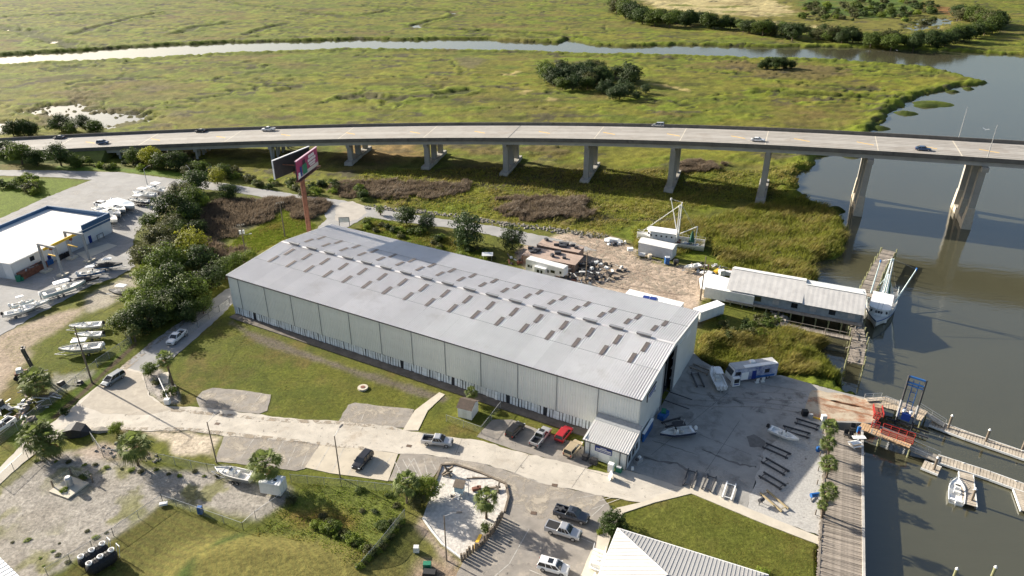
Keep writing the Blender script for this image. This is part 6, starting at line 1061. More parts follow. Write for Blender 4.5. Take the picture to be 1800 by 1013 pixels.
MB().loft([[(.5, -.6, z), (HL - .5, -.6, z), (HL - .5, -HD + .6, z), (.5, -HD + .6, z)] for z in (0, 4.95)]).build('wall', m_white, hs_); MB().box(HL / 2, .06, 4.92, HL + .2, .14, .2).box(-.06, -HD / 2, 4.92, .14, HD, .2).build('gutter', m_white, hs_)
st = MB()
for k in range(6): st.box(-1.8, -3.2 - k * .35, 2.6 - k * .4, 1.8, .4, .12)
st.build('steps', m_white, hs_); MB().bar((-.9, -3, 3.7), (-.9, -5.4, 1.1), .1, .12).bar((-2.7, -3, 3.7), (-2.7, -5.4, 1.1), .1, .12).bar((-1.5, -6, .9), (-1.6, -14, .9), .15, .15).bar((-3.0, -7.5, .9), (-3.1, -14, .9), .15, .15).build('handrail', m_white, hs_)
MB().box(-1.9, -4.2, .7, 1.4, 1.4, 1.4).build('air_conditioner', m_wht2, hs_)
for k in range(14): MB().box(-2.3, -8 - k * .4, .22, 1.5, .34, .1).build('ramp_plank', m_wood, hs_)
a, b = G(-12, 968, 4.0), G(52, 1030, 4.0); t = thing('corner_building', 'corner of a white ribbed roof at the lower left edge', 'building', (a.x, a.y, 0), ang(a, b)); MB().add([(-3, 0, 4), (24, 0, 4), (24, -14, 4.6), (-3, -14, 4.6)], [(3, 2, 1, 0)]).build('roof', m_white, t)
for k in range(30): MB().bar((-2.6 + k * .9, 0, 4.04), (-2.6 + k * .9, -14, 4.64), .07, .05).build('roof_rib', m_wht2, t)
MB().box(10, -7, 1.9, 25, 13, 3.8).build('wall', m_wht2, t)
# small shed on the lawn
a = G(805, 733); b = G(829, 739); sh = thing('garden_shed', 'small white shed with brown gable roof on the lawn', 'shed', a, ang(a, b)); w = (b - a).length; MB().box(w / 2, w * .55, 1.25, w, w * 1.1, 2.5).build('wall', m_white, sh); MB().box(w * .5, -.02, 1.0, .9, .05, 1.9).build('door', m_wht2, sh)
m_shin = M('brown_shingle', (.10, .075, .06), .9, .2, 2); MB().loft([[(-.2, y, 2.4 + z) for y, z in ((-.3, 0), (w * .55, 1.1), (w * 1.1 + .3, 0), (w * .55, .98))], [(w + .2, y, 2.4 + z) for y, z in ((-.3, 0), (w * .55, 1.1), (w * 1.1 + .3, 0), (w * .55, .98))]]).build('roof', m_shin, sh)
MB().loft([[(x, .02, 2.5), (x, w * 1.08, 2.5), (x, w * .55, 3.4)] for x in (.0, w)]).build('gable', m_white, sh)
# trailers, containers, coach
def trailer_box(name, label, cat, p, q, wd, ht, zb=.0, mat=m_wht2, wheels=True, gable=0.0, roofm=None):
    a, b = G(*p, zb), G(*q, zb); L = (b - a).length; t = thing(name, label, cat, a, ang(a, b)); z0 = .7 if wheels else .1; MB().box(L / 2, wd / 2, z0 + ht / 2, L, wd, ht).build('body', mat, t)
    if gable: MB().loft([[(x, -.15, z0 + ht), (x, wd / 2, z0 + ht + gable), (x, wd + .15, z0 + ht)] for x in (-.15, L + .15)]).build('roof', roofm or mat, t)
    else: MB().box(L / 2, wd / 2, z0 + ht + .05, L + .06, wd + .06, .1).build('roof', roofm or m_white, t)
    for k in range(int(L / 1.6)): MB().box(.8 + k * 1.6, -.02, z0 + ht / 2, .08, .05, ht - .2).build('side_rib', mat, t)
    if wheels:
        for x in (L * .78, L * .88):
            for y in (.25, wd - .25): MB().tube([(x, y - .15, .45), (x, y + .15, .45)], .45, 10).build('wheel', m_black, t)
    for x in (.05, L - .05): MB().box(x, wd / 2, z0 + ht / 2, .12, .08, ht - .3).build('door_seam', m_steel, t)
    return t
trailer_box('semi_trailer', 'long white semi trailer on the bank before the fish house', 'trailer', (1236, 527), (1322, 544), 2.6, 2.9); trailer_box('semi_trailer', 'white box trailer half behind the warehouse far corner', 'trailer', (1229, 571), (1271, 556), 2.6, 2.6)
trailer_box('storage_container', 'long pale grey storage container beside the stranded shrimp boat', 'container', (1121, 445), (1180, 458), 4.2, 3.4, mat=M('pale_grey_panel', (.5, .51, .53), .6, .1, .8), wheels=False, gable=.7, roofm=m_wht2); trailer_box('flat_roof_trailer', 'low white roofed trailer with solar panels behind the warehouse', 'trailer', (1094, 541), (1190, 566), 4.2, 2.7, mat=m_wht2)
p = G(1142, 524, 3.6); tag(MB().box(-.9, 0, 0, 1.6, 1.6, .1).box(.9, 0, 0, 1.6, 1.6, .1).build('solar_panel', m_navy, None, (p.x, p.y, p.z + .05), R(-20)), 'dark blue solar panels on the low white trailer roof', 'solar panel')
a, b = G(1232, 512, 3.2), G(1284, 507, 3.2); t = thing('white_shelter', 'bright white tarp roofed shelter at the landward end of the fish house', 'shelter'); q = [G(1229, 490, 2.8), G(1243, 479, 3.4), G(1284, 490, 3.4), G(1275, 510, 2.8), G(1232, 508, 2.6)]; mb = MB(); mb.loft([[v + Vector((0, 0, dz)) for v in q] for dz in (-.12, 0)]); mb.build('tarp_roof', m_white, t)
for v in q: MB().tube([(v.x, v.y, 0), (v.x, v.y, v.z - .1)], .1, 5).build('post', m_wood2, t)
p = G(1244, 482, .3)
car_px('parked_car', 'sedan', 'white', 'white car parked beside the white shelter', 'car', (1256, 487), (1234, 479))
tag(MB().box(0, 0, .8, 1.6, 1.3, 1.6, .3).box(1.9, .4, .5, 2.2, 1.4, 1.0, -.2).box(-1.0, 1.4, .5, 2.2, .9, .9, .8, mi=1).box(3.2, 1.5, .4, 1.2, 1.0, .8, mi=2).build('dock_gear', [m_wht2, m_yel, m_rust], None, G(1268, 484)), 'white boxes and tan gear stacked behind the shelter', 'gear')
for p, q, w, l in (((918, 462), (1010, 480), 6.5, 'long brown roofed shed in the scrap yard, nearer one'), ((944, 444), (1016, 458), 4.6, 'brown open-topped bin shed in the scrap yard, farther one')):
    a, b = G(*p), G(*q); t = thing('brown_shed', l, 'shed', a, ang(a, b)); L = (b - a).length; MB().box(L / 2, w / 2, 1.2, L, w, 2.4).build('wall', m_brown, t); MB().box(L / 2, w / 2, 2.45, L + .3, w + .3, .12).build('roof', M('rusty_brown_roof', (.36, .27, .22), .8, .2, .6), t)
    for k in range(8): MB().box(L * k / 7.5, -.04, 1.2, .14, .12, 2.4).build('rib', m_rust, t)
    for k in range(9): MB().box(random.uniform(.3, L - .3), w * random.uniform(.3, .9), 2.8, random.uniform(.8, 2), random.uniform(.5, 1.2), random.uniform(.4, 1.1), random.uniform(0, 1)).build('crab_trap', m_dark, t)
# travel trailer (RV)
a, b = G(924, 478), G(990, 496); t = thing('travel_trailer', 'white fifth-wheel travel trailer with slide-out parked behind the warehouse', 'camper', a, ang(a, b)); L = (b - a).length
MB().loft([[(x, 0, zb), (x, 2.6, zb), (x, 2.6, 3.9), (x, 0, 3.9)] for x, zb in ((0, .6), (L * .76, .6), (L * .77, 1.4), (L, 1.6))]).build('body', m_white, t); MB().box(L * .5, 1.3, 3.96, L - .2, 2.5, .1).build('roof', m_wht2, t); MB().box(L * .42, -.5, 1.7, 3.4, 1.0, 2.2).build('slide_out', m_white, t); MB().box(L * .42, -.5, 2.85, 3.5, 1.1, .1).build('slide_out_roof', m_white, t)
for x, z, w in ((L * .08, 2.1, .7), (L * .15, 2.1, .4), (L * .72, 2.3, 1.3), (L * .6, 2.0, .5), (L * .92, 2.6, .6)): MB().box(x, -.03, z, w, .06, .8).build('window', m_glass, t)
MB().box(L * .38, -1.02, 1.8, .8, .05, .9).box(L * .47, -1.02, 1.5, .6, .05, 1.6).build('window', m_glass, t)
for x in (.5, .57):
    for y in (.2, 2.4): MB().tube([(L * x, y - .12, .4), (L * x, y + .12, .4)], .4, 10).build('wheel', m_black, t)
# painted motor coach
a, b = G(1287, 675), G(1364, 664); t = thing('motor_coach', 'motor coach wrapped in blue and white graphics at the apron edge', 'bus', a, ang(a, b)); L = (b - a).length
m_wrap = M('blue_white_wrap', (.55, .58, .64), .4, .1, .55, col2=(.03, .06, .22), coat=.3); MB().loft([[(x, 0, .55), (x, 2.7, .55), (x, 2.7, 3.5), (x, 0, 3.5)] for x in (.25, L)]).build('body', m_wrap, t); MB().loft([[(x, .05, .6), (x, 2.65, .6), (x, 2.65, z), (x, .05, z)] for x, z in ((-.35, 1.9), (.25, 3.45))]).build('nose', m_white, t)
MB().box(-.12, 1.35, 2.55, .3, 2.2, 1.2, ry=.35).build('windscreen', m_glass, t); MB().box(L / 2 + .1, 1.35, 3.55, L - .2, 2.6, .12).build('roof', M('coach_roof', (.42, .42, .42), .6, .1), t); MB().box(L * .62, .55, 3.66, L * .74, 1.0, .1).build('awning', m_white, t); MB().box(L * .5, 1.9, 3.8, 1.2, 1.0, .35, tp=.85).build('air_conditioner', m_white, t)
MB().box(L * .26, -.03, 1.6, L * .16, .05, 1.9).build('white_panel', m_white, t); MB().box(L * .47, -.03, 1.6, 1.0, .06, 2.1).build('door', m_navy, t); MB().box(L * .76, -.03, 2.2, 1.1, .06, .9).build('window', m_glass, t); MB().box(L * .1, -.03, 2.4, 1.2, .06, .9).build('window', m_glass, t); MB().box(L * .72, -.03, .95, L * .45, .05, .5).build('stripe', m_blue, t)
for x in (.14, .80):
    for y in (.15, 2.55): w = MB().tube([(L * x, y - .15, .48), (L * x, y + .15, .48)], .48, 12).build('wheel', m_black, t); MB().tube([(L * x, y - .17, .48), (L * x, y + .17, .48)], .25, 10).build('rim', m_rim, w)
def px_thing(mb, name, mats, label, cat, px, py, z=.06, rz=0.0, group=None): p = G(px, py, z); return tag(mb.build(name, mats, None, p, rz), label, cat, group)
px_thing(MB().box(0, 0, 1.0, 1.7, .9, 2.0, tp=.9).box(0, -.47, 1.3, 1.2, .05, 1.0, mi=1).box(0, -.48, .45, 1.2, .05, .25, mi=2), 'ice_merchandiser', [m_white, m_glass, m_navy], 'white ice cabinet with window beside the motor coach', 'cabinet', 1292, 677, rz=.25)
for x, y, l in ((1331, 674, 'white stand with blue print before the coach door'), (1341, 672, 'pale blue stand beside the coach rear wheel')): px_thing(MB().box(0, 0, .7, .7, .06, 1.2, rx=.2).box(0, .35, .6, .08, .6, .08).box(0, .2, .1, .8, .6, .15), 'display_stand', m_wht2, l, 'stand', x, y, rz=.2)
# cargo trailer, black tanks, well pad
t = trailer_box('cargo_trailer', 'small white enclosed cargo trailer beside the derelict boat', 'trailer', (459, 872), (495, 878), 2.3, 2.3); MB().box(2.6, 1.0, 3.2, .5, .4, .1).build('roof_vent', m_glass, t)
for k, (p, q, l) in enumerate((((138, 993), (190, 961), 'black septic tank with three white lids, farther of the pair'), ((152, 1005), (206, 972), 'black septic tank with three white lids, nearer of the pair'))):
    a, b = G(*p, 1), G(*q, 1); t = thing('septic_tank', l, 'tank', (a.x, a.y, 0), ang(a, b), 'black septic tanks'); L = (b - a).length; rr = []
    for i in range(25): x = L * i / 24; r = 1.0 * (1 - (abs(2 * i / 24 - 1)) ** 8) + .12 + (.06 if i % 2 else 0); rr.append([(x, r * math.cos(j * .5236), 1.05 + r * math.sin(j * .5236)) for j in range(12)])
    MB().loft(rr).build('shell', m_black, t)
    for f in (.14, .5, .86): c = MB().tube([(L * f, 0, 2.05), (L * f, 0, 2.32)], .46, 14).build('lid', m_white, t); MB().tube([(L * f, 0, 2.32), (L * f, 0, 2.38)], .3, 10).build('lid_hub', m_dark, c)
    MB().tube([(L, -.5, .4), (L + .4, -.5, 2.4), (L + .4, .5, 2.4), (L, .5, .4)], .06, 5).build('handle_frame', m_white, t)
p = G(122, 858); t = thing('well_pad', 'concrete well pad with a capped grey pipe in the gravel lot', 'well', p, R(-22)); MB().box(0, 0, .12, 4.6, 4.2, .3).build('pad', m_patch, t); MB().tube([(0, .3, .2), (0, .3, 2.0)], .55, 12).tube([(0, .3, 2.0), (0, .3, 2.3)], [.62, .4], 12).build('pipe', m_galv, t)
for x, y in ((-2.6, -1), (-2.6, 2.6), (2.6, 2.6)): MB().box(x, y, .8, .2, .2, 1.6).build('post', m_wood2, t)
MB().box(0, 2.6, .9, 5.2, .03, 1.4).box(-2.6, .8, .9, .03, 3.6, 1.4).build('mesh_fence', m_wire, t)
# sand court furniture
sc = thing('log_fence', 'curved fence of upright logs along the right side of the sand court', 'fence')
pl = GP([(812, 986), (836, 968), (856, 950), (868, 935), (880, 915), (886, 905)])
for i in range(len(pl) - 1):
    n = int((pl[i + 1] - pl[i]).length / .5)
    for k in range(n): c = pl[i].lerp(pl[i + 1], k / n); h = random.uniform(1.0, 1.7); MB().tube([(c.x, c.y, -.2), (c.x + random.uniform(-.1, .1), c.y + random.uniform(-.1, .1), h)], random.uniform(.17, .24), 7).build('log', m_wood2, sc)
eg = thing('timber_edging', 'dark timber edging round the top of the sand court', 'edging')
pl = GP([(757, 870), (776, 819), (800, 818), (846, 833), (889, 852), (894, 876), (887, 902)])
for i in range(len(pl) - 1): MB().bar(pl[i] + Vector((0, 0, .18)), pl[i + 1] + Vector((0, 0, .18)), .35, .4).build('sleeper', m_wood2, eg)
pl = GP([(743, 912), (760, 936), (778, 958), (810, 982)])
for i in range(3): MB().bar(pl[i] + Vector((0, 0, .15)), pl[i + 1] + Vector((0, 0, .15)), .25, .3).build('sleeper', m_wht2, eg)
t = thing('lifeguard_chair', 'pale blue lifeguard hut with sloping roof in the sand court', 'hut', G(808, 866, .1), R(-15)); MB().box(0, 0, 1.1, 1.5, 1.3, 1.3).build('cabin', M('pale_blue_boards', (.42, .55, .6), .7, .1), t); MB().box(0, 0, 1.95, 1.9, 1.7, .1, rx=.25).build('roof', m_wood2, t)
for x in (-.6, .6):
    for y in (-.5, .5): MB().box(x, y, .3, .14, .14, .8).build('leg', m_wht2, t)
for k in range(4): MB().box(0, -.9 - k * .25, .6 - k * .17, .9, .2, .06).build('step', m_white, t)
px_thing(MB().bar((-1, 0, 0), (1, .3, 1.6), .3, .3).bar((.7, -.8, 0), (-.6, .6, 1.5), .3, .3).bar((0, .9, 0), (.2, -.6, 1.8), .28, .28).bar((-.9, -.5, .1), (.9, -.4, 1.1), .22, .22), 'driftwood_sculpture', m_wood2, 'dark upright driftwood sculpture at the top of the sand court', 'sculpture', 787, 834)
px_thing(MB().bar((-1.2, 0, .2), (1.2, 0, .5), .3, .3).bar((.6, -1.0, .2), (1.0, .9, .9), .26, .26).bar((1.0, -1.2, .1), (.4, .2, .7), .22, .2), 'driftwood_log', m_wood2, 'crossed dark driftwood logs at the right of the sand court', 'driftwood', 868, 860)
px_thing(MB().bar((-2.2, 0, .12), (2.2, .2, .12), .16, .16).bar((-1.2, .4, .1), (2.6, .1, .1), .12, .12), 'driftwood_branch', m_wood2, 'long pale branch lying across the top of the sand court', 'driftwood', 842, 842)
px_thing(MB().tube([(0, 0, 0), (0, 0, 3.4)], .06, 6), 'net_post', m_steel, 'thin upright post in the middle of the sand court', 'post', 824, 872); px_thing(MB().box(0, 0, .3, 1.2, .5, .08).box(-.4, 0, .5, .5, .5, .08, ry=.7), 'beach_chair', m_wood, 'small lounge chair beside the lifeguard hut', 'chair', 798, 874, rz=.5)
px_thing(MB().box(0, 0, .35, 1.2, .6, .5, rz=.3).box(.6, .3, .3, .7, .6, .6), 'stump_seat', m_rust, 'reddish stump seat left of the sand court palm', 'stump', 836, 862); px_thing(MB().bar((-.5, -1.4, .3), (.5, 1.4, .4), .5, .12), 'painted_board', m_yel, 'yellow and black board leaning on the log fence', 'board', 839, 955)
# small yard things
px_thing(MB().box(0, 0, .5, .9, .8, 1.0, tp=.9), 'utility_box', m_wht2, 'small white utility box on the grass left of the sand court', 'utility box', 732, 969); px_thing(MB().box(0, 0, .5, 1.3, .9, 1.0, tp=.9), 'green_utility_box', m_green, 'bright green box near the lamp post at the bottom', 'utility box', 751, 998); px_thing(MB().box(0, 0, .4, 2.2, 1.2, .8, tp=.85), 'dark_crate', m_black, 'dark striped crate at the bottom below the green box', 'crate', 755, 1011, rz=-.1)
px_thing(MB().box(0, 0, .3, 1.3, .6, .4, rz=.3), 'white_board', m_white, 'white board lying at the corner of the mound fence', 'board', 288, 888); px_thing(MB().box(0, 0, .7, .8, .7, 1.4, tp=.9), 'blue_barrel', m_blue, 'blue bin behind the mound fence', 'bin', 353, 902)
px_thing(MB().loft([[(x, -w, 0), (x, -w * .8, h), (x, w * .8, h), (x, w, 0)] for x, w, h in ((-2.6, .5, .5), (-1.6, 1.4, 1.4), (0, 1.6, 1.8), (1.6, 1.4, 1.3), (2.6, .6, .4))]), 'tarp_heap', m_tarp, 'black tarp covered heap beside the corner palms', 'heap', 134, 762, rz=.1)
px_thing(MB().loft([[(x, -w, 0), (x, -w * .7, h), (x, w * .7, h), (x, w, 0)] for x, w, h in ((-2.2, .3, .2), (0, 1.0, .5), (2.4, .3, .2))]), 'rubble_heap', m_stone, 'low grey rubble heap right of the black tarp', 'heap', 176, 757)
px_thing(MB().box(0, 0, .6, 1.0, .8, 1.2), 'control_box', m_white, 'white gate control box at the island tip', 'box', 295, 710)
a, b = G(296, 703, 1.0), G(279, 665, 1.4); tag(MB().bar(a, b, .16, .16).build('barrier_gate', m_white), 'white gate arm across the island', 'gate'); px_thing(MB().box(0, 0, .02, 1.7, 4.6, .06), 'island_pad', m_patch, 'concrete pad on the gate island', 'pad', 289, 665, rz=.35)
px_thing(MB().bar((0, -2.6, .15), (0, 2.6, .15), .3, .3), 'kerb_log', m_wood, 'tan log lying beside the island palm', 'log', 310, 688, rz=.5)
# black chairs and table on the boardwalk, smokers and drum
for x, y, l in ((1499, 756, 'black deck chair nearest the flag on the boardwalk'), (1487, 767, 'black deck chair left of the pair on the boardwalk'), (1496, 770, 'black deck chair right of the pair on the boardwalk')):
    t = thing('deck_chair', l, 'chair', G(x, y, .3), R(-10), 'deck chairs on the boardwalk'); MB().box(0, 0, .45, .8, .8, .12).build('seat', m_black, t); MB().box(0, .4, .9, .8, .12, .9, rx=-.2).build('backrest', m_black, t)
    for i in (-.35, .35):
        for j in (-.35, .35): MB().box(i, j, .2, .08, .08, .45).build('leg', m_black, t)
t = thing('picnic_table', 'white picnic table at the boardwalk corner', 'table', G(1503, 784, .3), R(15)); MB().box(0, 0, .78, 2.0, .9, .08).build('table_top', m_white, t)
for y in (-.8, .8): MB().box(0, y, .45, 2.0, .3, .07).build('bench', m_white, t)
MB().bar((-.7, -.9, 0), (-.7, .9, .0), .1, .1).bar((-.7, -.6, 0), (-.7, .3, .75), .1, .1).bar((.7, .6, 0), (.7, -.3, .75), .1, .1).build('legs', m_white, t)
t = thing('flag_bin', 'blue and red banner post at the boardwalk corner', 'banner', G(1506, 766, .3)); MB().tube([(0, 0, 0), (0, 0, 2.4)], .06, 6).build('post', m_white, t); MB().box(.05, -.1, 1.5, .6, .4, 1.3).build('blue_banner', m_blue, t); MB().box(.05, -.32, 1.0, .4, .1, .5).build('red_panel', m_red, t)
px_thing(MB().box(0, 0, 1.1, 2.4, .9, .1).box(0, 0, .5, .2, .2, 1.2), 'fish_table', m_white, 'white fish cleaning table beside the gangway head', 'table', 1508, 777, .3)
t = thing('bbq_smoker', 'blue charcoal smoker on the gravel by the palms', 'grill', G(1431, 878, .1), .2); MB().tube([(-.8, 0, 1.0), (.8, 0, 1.0)], .4, 10).build('drum', m_blue, t); MB().bar((-.6, 0, 0), (-.6, 0, .8), .1, .1).bar((.6, 0, 0), (.6, 0, .8), .1, .1).bar((-.8, -.5, .05), (.8, .5, .05), .1, .1).build('legs', m_dark, t)
t = thing('bbq_smoker', 'dark smoker on the gravel near the footpath', 'grill', G(1337, 886, .1), .6); MB().tube([(-.5, 0, .9), (.5, 0, .9)], .35, 10).build('drum', m_dark, t); MB().bar((-.4, 0, 0), (-.4, 0, .7), .1, .1).bar((.4, 0, 0), (.4, 0, .7), .1, .1).build('legs', m_dark, t)
px_thing(MB().box(0, 0, .5, .6, .6, 1.0, tp=.7).box(.5, .2, .4, .5, .4, .8), 'blue_pump', m_blue, 'blue pump beside the second palm', 'pump', 1437, 793)
px_thing(MB().box(0, 0, .6, 1.1, .9, 1.2), 'black_drum', m_black, 'black bin at the yellow kerb of the ramp', 'bin', 1414, 730); px_thing(MB().box(0, 0, .5, .9, .6, 1.0, tp=.8), 'pump_unit', m_steel, 'grey-blue pump beside the black bin', 'pump', 1424, 735); px_thing(MB().box(0, 0, .7, .9, .8, 1.4), 'white_cabinet', m_wht2, 'grey cabinet right of the yellow kerb', 'cabinet', 1447, 740)
a, b = G(1427, 733, .15), G(1458, 742, .15); tag(MB().bar(a, b, .3, .3).build('yellow_kerb', m_yel), 'yellow painted kerb between ramp and gravel', 'kerb')
for k in range(6): px_thing(MB().tube([(0, 0, -.2), (0, 0, 1.1)], .09, 6), 'bollard_post', m_wood2, ['post at the top of the gravel edge', 'post beside the second palm', 'post beside the third palm', 'post above the leaning palm', 'post beside the leaning palm', 'post at the lawn corner by the boardwalk'][k], 'post', (1446, 1441, 1438, 1436, 1433, 1441)[k], (762, 802, 828, 852, 905, 952)[k], group='posts along the boardwalk edge')
# billboard
bb = Vector((-58.9, 194.1, 0)); zt = 30.6; hb = 5.3; t = thing('billboard', 'two-faced billboard on a tall rusty single post behind the warehouse', 'billboard', bb); MB().tube([(0, 0, -.5), (0, 0, 25.4)], .7, 12).build('post', m_rust, t)
A1, A2 = G(519, 285, zt) - bb, G(556, 258.5, zt) - bb; d = (A2 - A1); d.z = 0; n = Vector((d.y, -d.x, 0)).normalized()
def face(P, Q, zt, h, mat, name, off, thick=.25):
    q = [Vector((P.x, P.y, zt - h)), Vector((Q.x, Q.y, zt - h)), Vector((Q.x, Q.y, zt)), Vector((P.x, P.y, zt))]; return MB().loft([[v + off for v in q], [v + off + n * thick * (-1) for v in q]]).build(name, mat, t)
m_mag = M('magenta_poster', (.33, .04, .12), .5, .2, .15); m_back = M('dark_panel_back', (.03, .028, .03), .8, .2, .5); m_cream = M('cream_poster_band', (.55, .5, .45), .5, .1)
face(A1, A2, zt, hb, m_back, 'face_panel', Vector((0, 0, 0)), .4); fp = face(A1, A2, zt - .05, hb - .1, m_mag, 'poster', n * .03, .02)
u_ = d.normalized(); Lb = d.length
def decal(x0, x1, z0, z1, mat, name, off=.06): q = [A1 + u_ * (Lb * x0), A1 + u_ * (Lb * x1)]; MB().loft([[Vector((q[0].x, q[0].y, zt - hb + hb * z0)) + n * o, Vector((q[1].x, q[1].y, zt - hb + hb * z0)) + n * o, Vector((q[1].x, q[1].y, zt - hb + hb * z1)) + n * o, Vector((q[0].x, q[0].y, zt - hb + hb * z1)) + n * o] for o in (off, off + .02)]).build(name, mat, fp)
decal(.02, .98, .03, .22, m_cream, 'poster_band'); decal(.14, .22, .1, .6, m_navy, 'poster_figure', .09); decal(.25, .45, .1, .62, m_green, 'poster_figure', .09); decal(.28, .40, .6, .85, M('dark_hair_print', (.05, .015, .04), .6, .1), 'poster_figure', .09); decal(.05, .13, .05, .35, m_white, 'poster_figure', .09)
for z0, z1, x0, x1 in ((.72, .88, .56, .80), (.54, .68, .52, .88), (.38, .49, .55, .86), (.27, .35, .6, .84)):
    x = x0
    while x < x1: w = random.uniform(.02, .04); decal(x, x + w, z0, z1, m_white, 'poster_lettering', .09); x += w + .012
B1, B2 = G(478, 283, zt) - bb, G(543, 257.5, zt) - bb; db = (B2 - B1); db.z = 0; n = Vector((db.y, -db.x, 0)).normalized(); face(B1, B2, zt, hb, m_back, 'face_panel', Vector((0, 0, 0)), .35)
MB().bar(Vector((B1.x, B1.y, zt)), Vector((B2.x, B2.y, zt)), .45, .2).bar(Vector((B1.x, B1.y, zt)), Vector((B1.x, B1.y, zt - hb)), .3, .3).build('face_frame', m_white, t); MB().bar(Vector((A1.x, A1.y, zt + .05)), Vector((A2.x, A2.y, zt + .05)), .5, .2).build('face_frame', M('pink_trim', (.6, .4, .48), .5, .1), t)
for f in (.25, .6, .9): MB().bar(Vector((*B1.lerp(B2, f).xy, zt - hb * .4)), Vector((*A1.lerp(A2, f).xy, zt - hb * .4)), .2, .2).build('brace', m_rust, t)
MB().bar(Vector((*((B1 + B2) / 2).xy, zt - hb - .1)), Vector((*((A1 + A2) / 2).xy, zt - hb - .1)), .6, .6).build('torsion_beam', m_rust, t)
MB().bar(Vector((A1.x, A1.y, zt - hb - .3)), Vector((A2.x, A2.y, zt - hb - .3)), 1.4, .2).build('catwalk', m_rust, t)
px_thing(MB().box(0, 0, 2.2, 3.4, .12, 1.6).box(-1.6, 0, 1.4, .16, .16, 2.8, mi=1).box(1.6, 0, 1.4, .16, .16, 2.8, mi=1).box(0, 0, 3.05, 3.4, .16, .14, mi=1), 'entrance_sign', [m_wht2, m_dark], 'framed pale sign on two dark posts behind the warehouse', 'sign', 606, 398, rz=R(8))
px_thing(MB().box(0, 0, 2.0, 3.2, 1.6, .12, rx=.3).box(-1.2, 0, 1, .1, .1, 2).box(1.2, 0, 1, .1, .1, 2), 'tilted_panel', m_white, 'white tilted panel above the warehouse rear eave', 'panel', 857, 458)
# utility poles, lamps, wires
def upole(bx, by, h, label, arm=0.0, trans=0, lean=0.0, lamp=False):
    p = G(bx, by); t = thing('utility_pole', label, 'utility pole', p, R(20), 'wooden utility poles'); MB().tube([(0, 0, -.3), (lean, 0, h)], [.2, .13], 8).build('post', m_wood2, t)
    if arm: MB().bar((-arm, 0, h - .5), (arm, 0, h - .5), .14, .16).build('crossarm', m_wood2, t)
    if arm:
        for x in (-arm * .9, -arm * .4, arm * .4, arm * .9): MB().tube([(x, 0, h - .45), (x, 0, h - .1)], .07, 6).build('insulator', m_wht2, t)
    for k in range(trans): MB().tube([((k - .5) * .9, -.35, h - 3), ((k - .5) * .9, -.35, h - 1.9)], .33, 10).build('transformer', m_wht2, t)
    if lamp: MB().tube([(0, 0, h - 3.6), (2.2, -.6, h - 3.2)], .06, 5).box(2.3, -.6, h - 3.2, .7, .3, .15).build('lamp_arm', m_galv, t)
    return p + Vector((0, 0, h))
w1 = upole(162, 673, 14.0, 'tall wooden pole between the grass boats and the lane'); w2 = upole(501, 416, 11.5, 'wooden pole with crossarm behind the warehouse beside the billboard', arm=1.2); w3 = upole(432, 446, 9.5, 'pole with two white transformers at the warehouse end', arm=1.0, trans=2, lamp=True); w4 = upole(1231, 528, 12.5, 'tall thin pole at the landward end of the fish house', lamp=False); w5 = upole(1030, 490, 8, 'short post beside the brown sheds')
def lamp(bx, by, tx, ty, label, dx=1.0, dy=.6, mat=m_wood2, al=2.0):
    p = G(bx, by, .03); h = hgt(bx, by, tx, ty); t = thing('lamp_post', label, 'lamp post', p, 0, 'lamp posts'); MB().tube([(0, 0, -.2), (0, 0, h)], [.13, .09], 7).build('post', mat, t); q = Vector((dx, dy, 0)).normalized() * al
    a_ = MB().tube([(0, 0, h - .1), (q.x * .6, q.y * .6, h + .35), (q.x, q.y, h + .5)], .05, 5).build('arm', m_steel, t); MB().box(q.x * 1.15, q.y * 1.15, h + .5, .9, .32, .14, math.atan2(dy, dx)).build('lamp_head', m_dark, a_)
lamp(381, 814, 367, 742, 'dark lamp post beside the derelict boat', 1, 1.5); lamp(598, 839, 588, 767, 'dark lamp post behind the pale parking lot', .7, 2); lamp(785, 985, 781, 907, 'lamp post at the lower left of the sand court', 1, .1); lamp(260, 329, 256, 297, 'lamp pole above the covered boat row', .6, 1, m_steel)
lamp(340, 330, 336, 296, 'lamp pole behind the thicket', -1, 1, m_steel)
def wire(a, b, sag, label): pts = [a.lerp(b, t) - Vector((0, 0, sag * 4 * t * (1 - t))) for t in np.linspace(0, 1, 13)]; tag(MB().tube(pts, .025, 4).build('power_line', m_cable), label, 'cable', 'overhead cables')
wire(w1, w3, 1.5, 'overhead cable from the lane pole to the transformer pole'); wire(w3, w2, .6, 'overhead cable between the two poles behind the warehouse'); wire(w1, G(-60, 745, 12), .6, 'overhead cable from the lane pole to the left edge')
